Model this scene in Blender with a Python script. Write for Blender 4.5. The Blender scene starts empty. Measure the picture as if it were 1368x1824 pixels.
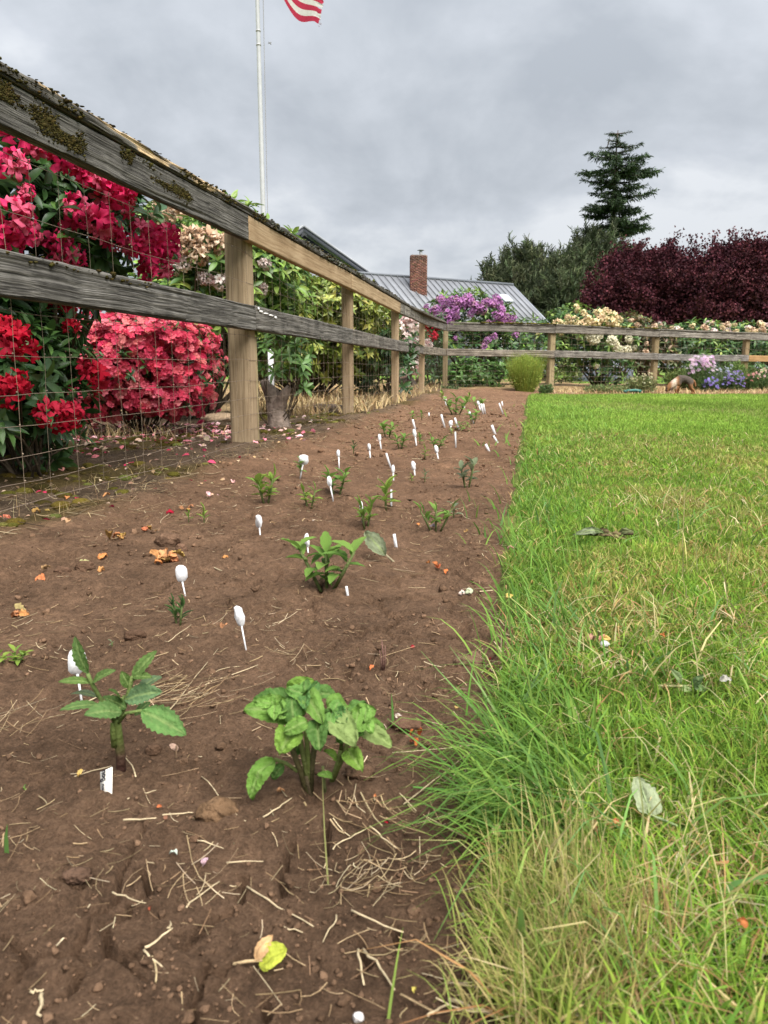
import bpy, math, random
import numpy as np
from mathutils import Vector, Matrix

# ------------------------------------------------------------------ camera, sky, sun, exposure
S = bpy.context.scene
COL = S.collection
PITCH = math.radians(10.6)
CAMH = 0.43
FPX = 1370.6                      # focal length of the photograph in its own pixels (1368 x 1824)

cam_d = bpy.data.cameras.new('camera')
cam_d.sensor_fit = 'VERTICAL'
cam_d.sensor_height = 34.6
cam_d.sensor_width = 34.6
cam_d.lens = 26.0
cam_d.clip_start = 0.05
cam_d.clip_end = 3000
cam_d.dof.use_dof = True
cam_d.dof.focus_distance = 1.9
cam_d.dof.aperture_fstop = 13.0
cam = bpy.data.objects.new('camera', cam_d)
cam.location = (0, 0, CAMH)
cam.rotation_euler = (math.pi / 2 - PITCH, 0, 0)
COL.objects.link(cam)
S.camera = cam

SUN_EL, SUN_AZ = math.radians(56), math.radians(148)     # azimuth clockwise from +Y

def make_world():
    w = bpy.data.worlds.new('World')
    S.world = w
    w.use_nodes = True
    nt = w.node_tree
    nt.nodes.clear()
    N, L = nt.nodes.new, nt.links.new
    out = N('ShaderNodeOutputWorld')
    bg = N('ShaderNodeBackground')
    bg.inputs['Strength'].default_value = 0.1
    L(bg.outputs[0], out.inputs[0])
    sky = N('ShaderNodeTexSky')
    sky.sky_type = 'NISHITA'
    sky.sun_disc = False
    sky.sun_elevation = SUN_EL
    sky.sun_rotation = SUN_AZ
    tc = N('ShaderNodeTexCoord')
    sep = N('ShaderNodeSeparateXYZ')
    L(tc.outputs['Generated'], sep.inputs[0])

    def math_(op, a, b=None, clamp=False):
        m = N('ShaderNodeMath'); m.operation = op; m.use_clamp = clamp
        for i, v in enumerate((a, b)):
            if v is None: continue
            if isinstance(v, (int, float)): m.inputs[i].default_value = v
            else: L(v, m.inputs[i])
        return m.outputs[0]
    z = math_('MAXIMUM', sep.outputs['Z'], 0.0)
    zz = math_('ADD', z, 0.42)
    u = math_('DIVIDE', sep.outputs['X'], zz)
    v = math_('DIVIDE', sep.outputs['Y'], zz)
    cmb = N('ShaderNodeCombineXYZ')
    L(u, cmb.inputs[0]); L(v, cmb.inputs[1]); cmb.inputs[2].default_value = 4.3

    def noise(scale, detail, rough, dist, off=0.0):
        mp = N('ShaderNodeMapping')
        mp.inputs['Location'].default_value = (off, off * .7, 0)
        L(cmb.outputs[0], mp.inputs[0])
        n = N('ShaderNodeTexNoise')
        n.inputs['Scale'].default_value = scale
        n.inputs['Detail'].default_value = detail
        n.inputs['Roughness'].default_value = rough
        n.inputs['Distortion'].default_value = dist
        L(mp.outputs[0], n.inputs['Vector'])
        return n.outputs['Fac']
    big = noise(1.7, 6, 0.52, 0.35, 3.1)
    mid = noise(4.4, 7, 0.55, 0.25, 7.7)
    both = math_('ADD', math_('MULTIPLY', big, 0.72), math_('MULTIPLY', mid, 0.28))
    ramp = N('ShaderNodeValToRGB')
    e = ramp.color_ramp.elements
    e[0].position, e[0].color = 0.41, (0.482, 0.520, 0.572, 1)
    e[1].position, e[1].color = 0.60, (0.86, 0.89, 0.93, 1)
    m1 = e.new(0.47); m1.color = (0.570, 0.608, 0.660, 1)
    m2 = e.new(0.525); m2.color = (0.660, 0.698, 0.755, 1)
    L(both, ramp.inputs[0])
    # overcast luminance law: the zenith of a grey sky is about three times as bright as its horizon
    cie = math_('ADD', math_('MULTIPLY', math_('MULTIPLY', z, z), 2.0), 1.0)
    k = math_('MULTIPLY', cie, SKY_LEVEL * 10.0)
    vm = N('ShaderNodeVectorMath'); vm.operation = 'SCALE'
    L(ramp.outputs[0], vm.inputs[0]); L(k, vm.inputs['Scale'])
    mix = N('ShaderNodeMix'); mix.data_type = 'RGBA'
    mix.inputs['Factor'].default_value = 0.985
    L(sky.outputs[0], mix.inputs['A']); L(vm.outputs[0], mix.inputs['B'])
    L(mix.outputs['Result'], bg.inputs['Color'])

SKY_LEVEL = 0.162
make_world()

sun_d = bpy.data.lights.new('sun', 'SUN')
sun_d.energy = 1.5
sun_d.angle = math.radians(50)
sun_d.color = (1.0, 0.96, 0.90)
sun = bpy.data.objects.new('sun', sun_d)
_d = Vector((math.sin(SUN_AZ) * math.cos(SUN_EL), math.cos(SUN_AZ) * math.cos(SUN_EL), math.sin(SUN_EL)))
sun.rotation_euler = (-_d).to_track_quat('-Z', 'Y').to_euler()
sun.location = _d * 30
COL.objects.link(sun)

S.view_settings.view_transform = 'Standard'
S.view_settings.look = 'None'
S.view_settings.gamma = 1
S.view_settings.exposure = 2.4
S.view_settings.use_curve_mapping = False
S.render.engine = 'CYCLES'
cy = S.cycles
cy.use_denoising = True
cy.max_bounces = 6
cy.diffuse_bounces = 3
cy.glossy_bounces = 2
cy.transmission_bounces = 4
cy.transparent_max_bounces = 4
cy.caustics_reflective = False
cy.caustics_refractive = False

# ------------------------------------------------------------------ helpers
RNG = np.random.default_rng(7)
random.seed(7)

def ray(px, py):
    a = (px - 684) / FPX
    b = (912 - py) / FPX
    return np.array((a, math.cos(PITCH) + b * math.sin(PITCH), -math.sin(PITCH) + b * math.cos(PITCH)))

def G(px, py, z=0.0):             # the ground point seen at a pixel of the photograph
    d = ray(px, py); t = (z - CAMH) / d[2]
    return np.array((d[0] * t, d[1] * t, z))

def At(px, py, Y):                # the point of the upright plane at distance Y
    d = ray(px, py); t = Y / d[1]
    return np.array((d[0] * t, Y, CAMH + d[2] * t))

def _hash(ix, iy, seed):
    h = (ix.astype(np.int64) * 374761393 + iy.astype(np.int64) * 668265263 + seed * 1442695041) & 0xffffffff
    h = ((h ^ (h >> 13)) * 1274126177) & 0xffffffff
    h = (h ^ (h >> 16)) & 0xffffffff
    return h.astype(np.float64) / 4294967296.0

def vnoise(x, y, seed=0):
    x = np.asarray(x, float); y = np.asarray(y, float)
    x0 = np.floor(x); y0 = np.floor(y)
    fx = x - x0; fy = y - y0
    fx = fx * fx * fx * (fx * (fx * 6 - 15) + 10); fy = fy * fy * fy * (fy * (fy * 6 - 15) + 10)
    a = _hash(x0, y0, seed); b = _hash(x0 + 1, y0, seed); c = _hash(x0, y0 + 1, seed); d = _hash(x0 + 1, y0 + 1, seed)
    return (a * (1 - fx) + b * fx) * (1 - fy) + (c * (1 - fx) + d * fx) * fy

def fbm(x, y, octv=4, seed=0, gain=.5):
    s = 0; a = 1; t = 0
    for o in range(octv):
        s = s + a * (vnoise(np.asarray(x) * 2 ** o + 17.3 * o, np.asarray(y) * 2 ** o - 9.1 * o, seed + o) - .5) * 2
        t += a; a *= gain
    return s / t

def worley(x, y, seed=0):
    x = np.asarray(x, float); y = np.asarray(y, float)
    x0 = np.floor(x); y0 = np.floor(y)
    f1 = np.full(x.shape, 9.); f2 = np.full(x.shape, 9.)
    for i in (-1, 0, 1):
        for j in (-1, 0, 1):
            cx = x0 + i; cy_ = y0 + j
            d = np.hypot(cx + _hash(cx, cy_, seed) - x, cy_ + _hash(cx, cy_, seed + 5) - y)
            f2 = np.minimum(f2, np.maximum(f1, d)); f1 = np.minimum(f1, d)
    return f1, f2

def sstep(a, b, x):
    t = np.clip((np.asarray(x, float) - a) / (b - a), 0, 1)
    return t * t * (3 - 2 * t)

def unit(v):
    v = np.asarray(v, float)
    return v / (np.linalg.norm(v, axis=-1, keepdims=True) + 1e-12)

class M:                            # a growing mesh: vertices, faces, one colour per vertex, optional grain coordinate
    def __init__(s): s.v = []; s.f = {}; s.c = []; s.g = []; s.n = 0
    def add(s, V, F, C=(.5, .5, .5), gr=None):
        V = np.asarray(V, float).reshape(-1, 3)
        if not isinstance(F, (list, tuple)): F = [F]
        for f in F:
            f = np.asarray(f, np.int64)
            if f.size: s.f.setdefault(f.shape[1], []).append(f + s.n)
        C = np.asarray(C, float)
        if C.ndim == 1: C = np.broadcast_to(C, (len(V), 3))
        s.v.append(V); s.c.append(C)
        s.g.append(np.zeros((len(V), 3)) if gr is None else np.asarray(gr, float))
        s.n += len(V)
        return s
    def data(s, name, smooth=True, grain=False):
        me = bpy.data.meshes.new(name)
        V = np.concatenate(s.v); C = np.concatenate(s.c)
        loops = []; starts = []; tot = 0
        for k, fs in s.f.items():
            f = np.concatenate(fs)
            loops.append(f.ravel()); starts.append(tot + np.arange(len(f)) * k); tot += f.size
        loops = np.concatenate(loops); starts = np.concatenate(starts)
        me.vertices.add(len(V)); me.vertices.foreach_set('co', V.ravel().astype(np.float32))
        me.loops.add(len(loops)); me.loops.foreach_set('vertex_index', loops.astype(np.int32))
        me.polygons.add(len(starts)); me.polygons.foreach_set('loop_start', starts.astype(np.int32))
        a = me.attributes.new('col', 'FLOAT_COLOR', 'POINT')
        a.data.foreach_set('color', np.concatenate([C, np.ones((len(C), 1))], 1).ravel().astype(np.float32))
        if grain:
            b = me.attributes.new('grain', 'FLOAT_VECTOR', 'POINT')
            b.data.foreach_set('vector', np.concatenate(s.g).ravel().astype(np.float32))
        me.update(calc_edges=True)
        if smooth: me.polygons.foreach_set('use_smooth', np.ones(len(starts), bool))
        return me

def link(name, me, parent=None, **props):
    o = bpy.data.objects.new(name, me)
    COL.objects.link(o)
    if parent is not None: o.parent = parent
    for k, v in props.items(): o[k] = v
    return o

def build(m, name, mat, parent=None, smooth=True, grain=False, **props):
    me = m.data(name, smooth, grain)
    me.materials.append(mat)
    if parent is not None and not any(abs(c) > 1e-9 for c in parent.location) or parent is None:
        return link(name, me, parent, **props)
    o = link(name, me, parent, **props)
    o.matrix_parent_inverse = parent.matrix_basis.inverted()      # vertices are given in world space
    return o

def thing(name, label, cat, loc=(0, 0, 0), group=None, kind=None):
    o = bpy.data.objects.new(name, None)
    o.empty_display_size = .05
    COL.objects.link(o)
    o.location = [float(c) for c in loc]
    o['label'] = label; o['category'] = cat
    if group: o['group'] = group
    if kind: o['kind'] = kind
    return o

def piece(name, me, parent, R, p):    # a shared mesh placed by a 3x3 matrix and a point given in world space
    o = bpy.data.objects.new(name, me)
    COL.objects.link(o)
    o.parent = parent
    mt = Matrix([[R[0][0], R[0][1], R[0][2], p[0] - parent.location[0]],
                 [R[1][0], R[1][1], R[1][2], p[1] - parent.location[1]],
                 [R[2][0], R[2][1], R[2][2], p[2] - parent.location[2]], [0, 0, 0, 1]])
    o.matrix_basis = mt
    return o

# --- materials: colour comes from the 'col' attribute, broken up by procedural noise
def mat_col(name, rough=.6, spec=.3, trans=0.0, var=.25, vscale=30, bump=0.0, bscale=200, coat=0.0, tint=(1., 1., 1.)):
    m = bpy.data.materials.new(name); m.use_nodes = True
    nt = m.node_tree; nt.nodes.clear(); N, L = nt.nodes.new, nt.links.new
    out = N('ShaderNodeOutputMaterial')
    b = N('ShaderNodeBsdfPrincipled')
    b.inputs['Roughness'].default_value = rough
    b.inputs['Specular IOR Level'].default_value = spec
    if coat: b.inputs['Coat Weight'].default_value = coat
    at = N('ShaderNodeAttribute'); at.attribute_name = 'col'
    tc = N('ShaderNodeTexCoord')
    n = N('ShaderNodeTexNoise'); n.inputs['Scale'].default_value = vscale; n.inputs['Detail'].default_value = 5
    L(tc.outputs['Object'], n.inputs['Vector'])
    mr = N('ShaderNodeMapRange')
    mr.inputs['From Min'].default_value = .3; mr.inputs['From Max'].default_value = .7
    mr.inputs['To Min'].default_value = 1 - var; mr.inputs['To Max'].default_value = 1 + var
    L(n.outputs['Fac'], mr.inputs['Value'])
    vm = N('ShaderNodeVectorMath'); vm.operation = 'SCALE'
    L(at.outputs['Color'], vm.inputs[0]); L(mr.outputs[0], vm.inputs['Scale'])
    src = vm.outputs[0]
    L(src, b.inputs['Base Color'])
    if bump:
        n2 = N('ShaderNodeTexNoise'); n2.inputs['Scale'].default_value = bscale; n2.inputs['Detail'].default_value = 6
        L(tc.outputs['Object'], n2.inputs['Vector'])
        bp = N('ShaderNodeBump'); bp.inputs['Strength'].default_value = bump; bp.inputs['Distance'].default_value = .01
        L(n2.outputs['Fac'], bp.inputs['Height']); L(bp.outputs[0], b.inputs['Normal'])
    last = b.outputs[0]
    if trans:
        t = N('ShaderNodeBsdfTranslucent')
        L(src, t.inputs['Color'])
        mx = N('ShaderNodeMixShader'); mx.inputs[0].default_value = trans
        L(b.outputs[0], mx.inputs[1]); L(t.outputs[0], mx.inputs[2]); last = mx.outputs[0]
    L(last, out.inputs[0])
    return m

def mat_wood(name, ramp, rough=.85, bump=.7, gsc=(3.0, 130.0, 130.0), knots=True, mossy=0.0):
    m = bpy.data.materials.new(name); m.use_nodes = True
    nt = m.node_tree; nt.nodes.clear(); N, L = nt.nodes.new, nt.links.new
    out = N('ShaderNodeOutputMaterial'); b = N('ShaderNodeBsdfPrincipled')
    b.inputs['Roughness'].default_value = rough; b.inputs['Specular IOR Level'].default_value = .15
    at = N('ShaderNodeAttribute'); at.attribute_name = 'grain'
    # slow warp so that the grain wanders round knots
    w = N('ShaderNodeTexNoise'); w.inputs['Scale'].default_value = 3.5; w.inputs['Detail'].default_value = 2
    L(at.outputs['Vector'], w.inputs['Vector'])
    wv = N('ShaderNodeVectorMath'); wv.operation = 'SCALE'; wv.inputs['Scale'].default_value = .022
    L(w.outputs['Color'], wv.inputs[0])
    ad = N('ShaderNodeVectorMath'); ad.operation = 'ADD'
    L(at.outputs['Vector'], ad.inputs[0]); L(wv.outputs[0], ad.inputs[1])
    mp = N('ShaderNodeMapping'); mp.inputs['Scale'].default_value = gsc
    L(ad.outputs[0], mp.inputs[0])
    g = N('ShaderNodeTexNoise'); g.inputs['Scale'].default_value = 1.0; g.inputs['Detail'].default_value = 6; g.inputs['Roughness'].default_value = .62
    L(mp.outputs[0], g.inputs['Vector'])
    big = N('ShaderNodeTexNoise'); big.inputs['Scale'].default_value = 7; big.inputs['Detail'].default_value = 4
    L(at.outputs['Vector'], big.inputs['Vector'])
    mixv = N('ShaderNodeMath'); mixv.operation = 'MULTIPLY_ADD'; mixv.inputs[1].default_value = .75
    sc = N('ShaderNodeMath'); sc.operation = 'MULTIPLY'; sc.inputs[1].default_value = .25
    L(big.outputs['Fac'], sc.inputs[0]); L(g.outputs['Fac'], mixv.inputs[0]); L(sc.outputs[0], mixv.inputs[2])
    cr = N('ShaderNodeValToRGB'); el = cr.color_ramp.elements
    el[0].position, el[0].color = ramp[0][0], (*ramp[0][1], 1)
    el[1].position, el[1].color = ramp[-1][0], (*ramp[-1][1], 1)
    for p_, c_ in ramp[1:-1]:
        q = el.new(p_); q.color = (*c_, 1)
    L(mixv.outputs[0], cr.inputs[0])
    ca = N('ShaderNodeAttribute'); ca.attribute_name = 'col'
    vm = N('ShaderNodeVectorMath'); vm.operation = 'MULTIPLY'
    L(cr.outputs[0], vm.inputs[0]); L(ca.outputs['Color'], vm.inputs[1])
    L(vm.outputs[0], b.inputs['Base Color'])
    bp = N('ShaderNodeBump'); bp.inputs['Strength'].default_value = bump; bp.inputs['Distance'].default_value = .006
    L(g.outputs['Fac'], bp.inputs['Height']); L(bp.outputs[0], b.inputs['Normal'])
    L(b.outputs[0], out.inputs[0])
    return m

def mat_soil():
    m = bpy.data.materials.new('soil'); m.use_nodes = True
    nt = m.node_tree; nt.nodes.clear(); N, L = nt.nodes.new, nt.links.new
    out = N('ShaderNodeOutputMaterial'); b = N('ShaderNodeBsdfPrincipled')
    b.inputs['Roughness'].default_value = .95; b.inputs['Specular IOR Level'].default_value = .08
    at = N('ShaderNodeAttribute'); at.attribute_name = 'col'
    tc = N('ShaderNodeTexCoord')
    def nz(scale, det, ro=.6):
        n = N('ShaderNodeTexNoise'); n.inputs['Scale'].default_value = scale; n.inputs['Detail'].default_value = det; n.inputs['Roughness'].default_value = ro
        L(tc.outputs['Object'], n.inputs['Vector']); return n.outputs['Fac']
    a1, a2, a3 = nz(9, 6), nz(75, 9, .75), nz(330, 6, .75)
    def rng(s, lo, hi):
        r = N('ShaderNodeMapRange'); r.inputs['From Min'].default_value = .28; r.inputs['From Max'].default_value = .72
        r.inputs['To Min'].default_value = lo; r.inputs['To Max'].default_value = hi; L(s, r.inputs['Value']); return r.outputs[0]
    def mul(x, y):
        q = N('ShaderNodeMath'); q.operation = 'MULTIPLY'; L(x, q.inputs[0]); L(y, q.inputs[1]); return q.outputs[0]
    k = mul(mul(rng(a1, .70, 1.32), rng(a2, .48, 1.55)), rng(a3, .55, 1.5))
    vm = N('ShaderNodeVectorMath'); vm.operation = 'SCALE'; L(at.outputs['Color'], vm.inputs[0]); L(k, vm.inputs['Scale'])
    # pale dry specks
    vo = N('ShaderNodeTexVoronoi'); vo.inputs['Scale'].default_value = 130; L(tc.outputs['Object'], vo.inputs['Vector'])
    lt = N('ShaderNodeMath'); lt.operation = 'LESS_THAN'; lt.inputs[1].default_value = .12; L(vo.outputs['Distance'], lt.inputs[0])
    gt = N('ShaderNodeMath'); gt.operation = 'GREATER_THAN'; gt.inputs[1].default_value = .55; L(a2, gt.inputs[0])
    mk = mul(lt.outputs[0], gt.outputs[0])
    mx = N('ShaderNodeMix'); mx.data_type = 'RGBA'; mx.inputs['B'].default_value = (.30, .20, .12, 1)
    L(mk, mx.inputs['Factor']); L(vm.outputs[0], mx.inputs['A'])
    L(mx.outputs['Result'], b.inputs['Base Color'])
    ad = N('ShaderNodeMath'); ad.operation = 'MULTIPLY_ADD'; ad.inputs[1].default_value = .35; L(a3, ad.inputs[0]); L(a2, ad.inputs[2])
    bp = N('ShaderNodeBump'); bp.inputs['Strength'].default_value = 1.0; bp.inputs['Distance'].default_value = .022
    L(ad.outputs[0], bp.inputs['Height']); L(bp.outputs[0], b.inputs['Normal'])
    L(b.outputs[0], out.inputs[0])
    return m

MAT = {}
MAT['soil'] = mat_soil()
MAT['clod'] = mat_col('dry_earth', .95, .05, 0, .35, 60, .8, 160)
MAT['leaf'] = mat_col('glossy_leaf', .42, .45, .22, .22, 35)
MAT['leaf_soft'] = mat_col('soft_leaf', .62, .18, .30, .15, 90, .5, 240)
MAT['petal'] = mat_col('petal', .6, .2, .30, .15, 60)
MAT['blade'] = mat_col('grass_blade', .75, .08, .35, .18, 12)
MAT['dry'] = mat_col('dry_matter', .8, .1, .12, .25, 120, .3, 300)
MAT['bark'] = mat_col('bark', .9, .1, 0, .4, 25, .9, 60)
MAT['white'] = mat_col('white_plastic', .6, .25, .0, .16, 260)
MAT['ink'] = mat_col('black_ink', .6, .2, 0, 0, 10)
MAT['wire'] = mat_col('rusty_wire', .55, .4, 0, .4, 90)
MAT['moss'] = mat_col('moss', .95, .05, 0, .45, 260, .8, 700)
MAT['maple'] = mat_col('maple_leaf', .7, .12, .18, .25, 2)
MAT['needle'] = mat_col('needles', .6, .2, .10, .3, 1.5)
MAT['paint'] = mat_col('white_paint', .35, .5, 0, .06, 8)
MAT['roof'] = mat_col('roof_metal', .55, .35, 0, .14, 1.3)
MAT['wall'] = mat_col('house_wall', .8, .2, 0, .08, 4)
MAT['brick'] = mat_col('brick', .9, .1, 0, .35, 9, .4, 60)
MAT['cloth'] = mat_col('flag_cloth', .8, .1, .35, .08, 12)
MAT['fur'] = mat_col('dog_fur', .9, .1, 0, .35, 60, .5, 150)
MAT['hose'] = mat_col('hose', .4, .4, 0, .1, 30)
MAT['lawn'] = mat_col('lawn_soil', .95, .05, 0, .5, 7, .8, 90)
MAT['old_wood'] = mat_wood('weathered_wood', [(.31, (.016, .015, .014)), (.42, (.065, .061, .056)), (.50, (.150, .142, .130)), (.62, (.31, .295, .272))], bump=1.0, gsc=(1.7, 230.0, 230.0))
MAT['new_wood'] = mat_wood('pale_wood', [(.28, (.17, .115, .065)), (.45, (.33, .235, .14)), (.58, (.44, .33, .21)), (.75, (.52, .41, .28))], bump=.35, gsc=(2.2, 75, 75))
MAT['post_wood'] = mat_wood('post_wood', [(.27, (.11, .075, .042)), (.43, (.27, .20, .125)), (.58, (.39, .30, .195)), (.75, (.48, .385, .26))], bump=.6, gsc=(2.5, 90, 90))

# --- shape generators
def tube(path, r, sides=5, cap=True):
    P = np.asarray(path, float); n = len(P)
    r = np.broadcast_to(np.asarray(r, float), (n,))
    T = unit(np.gradient(P, axis=0))
    up = np.array((0, 0, 1.)) if abs(T[0][2]) < .9 else np.array((1., 0, 0))
    A = unit(np.cross(T, up)); B = np.cross(T, A)
    an = np.arange(sides) * 2 * math.pi / sides
    V = P[:, None] + r[:, None, None] * (np.cos(an)[None, :, None] * A[:, None] + np.sin(an)[None, :, None] * B[:, None])
    i = np.arange(n - 1)[:, None] * sides; j = np.arange(sides)[None]; k = (j + 1) % sides
    F = np.stack([i + j, i + k, i + sides + k, i + sides + j], -1).reshape(-1, 4)
    V = V.reshape(-1, 3)
    Fs = [F]
    if cap and sides > 2: Fs += [np.arange(sides)[None, ::-1], (np.arange(sides) + (n - 1) * sides)[None]]
    return V, Fs

def leaf_template(n=4, w=.5, fold=.25, droop=.25, shape=1.0, wave=0.0, serr=0.0, seed=0, cup=0.0):
    """unit leaf: grows from the origin along +Y, width along X, upper face +Z"""
    rs = np.random.default_rng(seed)
    t = np.linspace(0, 1, n + 1)
    prof = np.sin(math.pi * t ** shape) ** .8
    prof[0] = .06; prof[-1] = .02
    if serr: prof = prof * (1 + serr * ((np.arange(n + 1) % 2) - .5))
    x = prof * w * .5
    z = -droop * t ** 2
    zz = np.abs(x) * fold + cup * x * x
    wv = wave * (rs.random(n + 1) - .5); wv2 = wave * (rs.random(n + 1) - .5)
    mid = np.stack([0 * t, t, z], 1)
    lf = np.stack([-x, t + serr * .15 * ((np.arange(n + 1) % 2)), z + zz + wv], 1)
    rt = np.stack([x, t + serr * .15 * ((np.arange(n + 1) % 2)), z + zz + wv2], 1)
    V = np.stack([lf, mid, rt], 1).reshape(-1, 3)
    i = np.arange(n) * 3
    F = np.concatenate([np.stack([i, i + 1, i + 4, i + 3], 1), np.stack([i + 1, i + 2, i + 5, i + 4], 1)])
    return V, F

def leaf_small(w, fold=.3, droop=.1):     # two facets folded along the midrib
    V = np.array([(0, 0, 0), (w * .5, .45, fold * w * .5), (0, 1, -droop), (-w * .5, .45, fold * w * .5)], float)
    return V, np.array([(0, 1, 2), (0, 2, 3)])

def frames(y, z):                   # matrices (N,3,3) whose columns are x, y, z with y kept exactly
    y = unit(y); x = unit(np.cross(y, z)); z = np.cross(x, y)
    return np.stack([x, y, z], -1)

def scatter(m, tv, tf, R, P, C, S_=None):      # one template at many places, merged
    N = len(P)
    if S_ is None: S_ = np.ones((N, 3))
    S_ = np.asarray(S_, float)
    if S_.ndim == 1: S_ = np.repeat(S_[:, None], 3, 1)
    V = np.einsum('nij,nkj->nki', R, tv[None] * S_[:, None, :]) + P[:, None]
    k = len(tv)
    tfs = tf if isinstance(tf, list) else [tf]
    Fs = [(np.asarray(f)[None] + (np.arange(N) * k)[:, None, None]).reshape(-1, np.asarray(f).shape[1]) for f in tfs]
    C = np.asarray(C, float)
    if C.ndim == 2: C = np.repeat(C, k, 0)
    else: C = C.reshape(-1, 3)
    m.add(V.reshape(-1, 3), Fs, C)

def rdir(n, up=0.0):
    v = RNG.normal(size=(n, 3)); v[:, 2] += up
    return unit(v)

def ico(sub=0):
    t = (1 + 5 ** .5) / 2
    V = unit(np.array([(-1, t, 0), (1, t, 0), (-1, -t, 0), (1, -t, 0), (0, -1, t), (0, 1, t), (0, -1, -t), (0, 1, -t), (t, 0, -1), (t, 0, 1), (-t, 0, -1), (-t, 0, 1)], float))
    F = np.array([(0, 11, 5), (0, 5, 1), (0, 1, 7), (0, 7, 10), (0, 10, 11), (1, 5, 9), (5, 11, 4), (11, 10, 2), (10, 7, 6), (7, 1, 8), (3, 9, 4), (3, 4, 2), (3, 2, 6), (3, 6, 8), (3, 8, 9), (4, 9, 5), (2, 4, 11), (6, 2, 10), (8, 6, 7), (9, 8, 1)])
    for _ in range(sub):
        V = list(map(tuple, V)); cache = {}; nf = []
        def midp(a, b):
            k = (min(a, b), max(a, b))
            if k not in cache:
                q = unit((np.array(V[a]) + np.array(V[b])) / 2); V.append(tuple(q)); cache[k] = len(V) - 1
            return cache[k]
        for a, b, c in F:
            ab, bc, ca = midp(a, b), midp(b, c), midp(c, a)
            nf += [(a, ab, ca), (b, bc, ab), (c, ca, bc), (ab, bc, ca)]
        V = np.array(V); F = np.array(nf)
    return np.array(V), np.array(F)
ICO = [ico(0), ico(1), ico(2), ico(3)]

def rock_mesh(seed, sub=2, rough=.25, flat=.6, ax=(1, 1)):
    V, F = ICO[sub]
    d = 1 + rough * fbm(V[:, 0] * 1.6 + seed * 3.7, V[:, 1] * 1.6 + V[:, 2] * 1.9, 4, seed) + rough * .35 * fbm(V[:, 0] * 6 + seed, V[:, 1] * 6 + V[:, 2] * 5, 2, seed + 9)
    V = V * d[:, None]
    return V * np.array((ax[0], ax[1], flat)), F

def box(lo, hi):
    x0, y0, z0 = lo; x1, y1, z1 = hi
    V = np.array([(x0, y0, z0), (x1, y0, z0), (x1, y1, z0), (x0, y1, z0), (x0, y0, z1), (x1, y0, z1), (x1, y1, z1), (x0, y1, z1)], float)
    F = np.array([(0, 3, 2, 1), (4, 5, 6, 7), (0, 1, 5, 4), (1, 2, 6, 5), (2, 3, 7, 6), (3, 0, 4, 7)])
    return V, F

def prism(poly, ext):               # a flat polygon (n,3) thickened by the vector ext
    P = np.asarray(poly, float); n = len(P)
    V = np.concatenate([P, P + np.asarray(ext, float)])
    i = np.arange(n); j = (i + 1) % n
    return V, [i[None, ::-1], (i + n)[None], np.stack([i, j, j + n, i + n], 1)]

def board(A, B, nrm, th, h, nx, res=.006, grain=.0015, erode=.004, seed=0, up=(0, 0, 1.), warp=0.004):
    """sawn board: front lower edge runs A->B, thickness along nrm, height along up; grain and worn edges are real relief"""
    A = np.asarray(A, float); B = np.asarray(B, float); up = np.asarray(up, float); nrm = np.asarray(nrm, float)
    Ln = np.linalg.norm(B - A); D = (B - A) / Ln
    def seg(a, b, n): return [a + (b - a) * i / n for i in range(n)]
    nh = max(2, int(h / res)); ntk = max(2, int(th / (res * 1.3)))
    b = min(th, h) * .10
    loop = []
    c = [(0, b), (0, h - b), (b, h), (th - b, h), (th, h - b), (th, b), (th - b, 0), (b, 0)]
    cnt = [nh, 1, ntk, 1, max(2, nh // 3), 1, ntk, 1]
    for q in range(8):
        a0 = np.array(c[q]); a1 = np.array(c[(q + 1) % 8])
        loop += seg(a0, a1, cnt[q])
    loop = np.array(loop); K = len(loop)
    cen = np.array((th / 2, h / 2))
    on = loop - cen
    nn = np.zeros_like(on)
    nn[:, 0] = np.where(np.abs(on[:, 0]) > th / 2 - b * 1.01, np.sign(on[:, 0]), 0)
    nn[:, 1] = np.where(np.abs(on[:, 1]) > h / 2 - b * 1.01, np.sign(on[:, 1]), 0)
    nn = nn / (np.linalg.norm(nn, axis=1, keepdims=True) + 1e-9)
    edge = np.minimum(np.abs(np.abs(on[:, 0]) - th / 2) / (b * 2), np.abs(np.abs(on[:, 1]) - h / 2) / (b * 2))
    corner = (np.abs(on[:, 0]) > th / 2 - 1.6 * b) & (np.abs(on[:, 1]) > h / 2 - 1.6 * b)
    s = np.concatenate([[0], np.cumsum(np.linalg.norm(np.diff(loop, axis=0), axis=1))])
    u = np.linspace(0, Ln, nx + 1)
    U, Sg = np.meshgrid(u, s, indexing='ij')
    wv = .012 * fbm(U * 3, Sg * 6, 2, seed + 3)
    gn = fbm(U * 1.7 + seed, (Sg + wv * .6) * 105, 3, seed)
    crack = np.clip((vnoise(U * 1.1 + 5, (Sg + wv * .6) * 70, seed + 7) - .70) / .30, 0, 1)
    d = grain * gn - grain * 3.2 * crack
    er = erode * np.clip(fbm(U * 7, Sg * 3 + 8, 3, seed + 11) + .1, 0, 1)
    d = d - np.where(corner[None], er, er * .12)
    off = loop[None] + nn[None] * d[..., None]
    wz = warp * fbm(u * .8, u * 0 + seed, 2, seed + 21)
    V = A + u[:, None, None] * D + off[..., 0, None] * nrm + (off[..., 1] + wz[:, None])[..., None] * up
    i = np.arange(nx)[:, None] * K; j = np.arange(K)[None]; k2 = (j + 1) % K
    F = np.stack([i + j, i + K + j, i + K + k2, i + k2], -1).reshape(-1, 4)
    gr = np.stack([U + seed * 3.3, Sg, 0 * U + seed], -1).reshape(-1, 3)
    V = V.reshape(-1, 3)
    return V, [F, np.arange(K)[None], (np.arange(K) + nx * K)[None, ::-1]], gr

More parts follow.
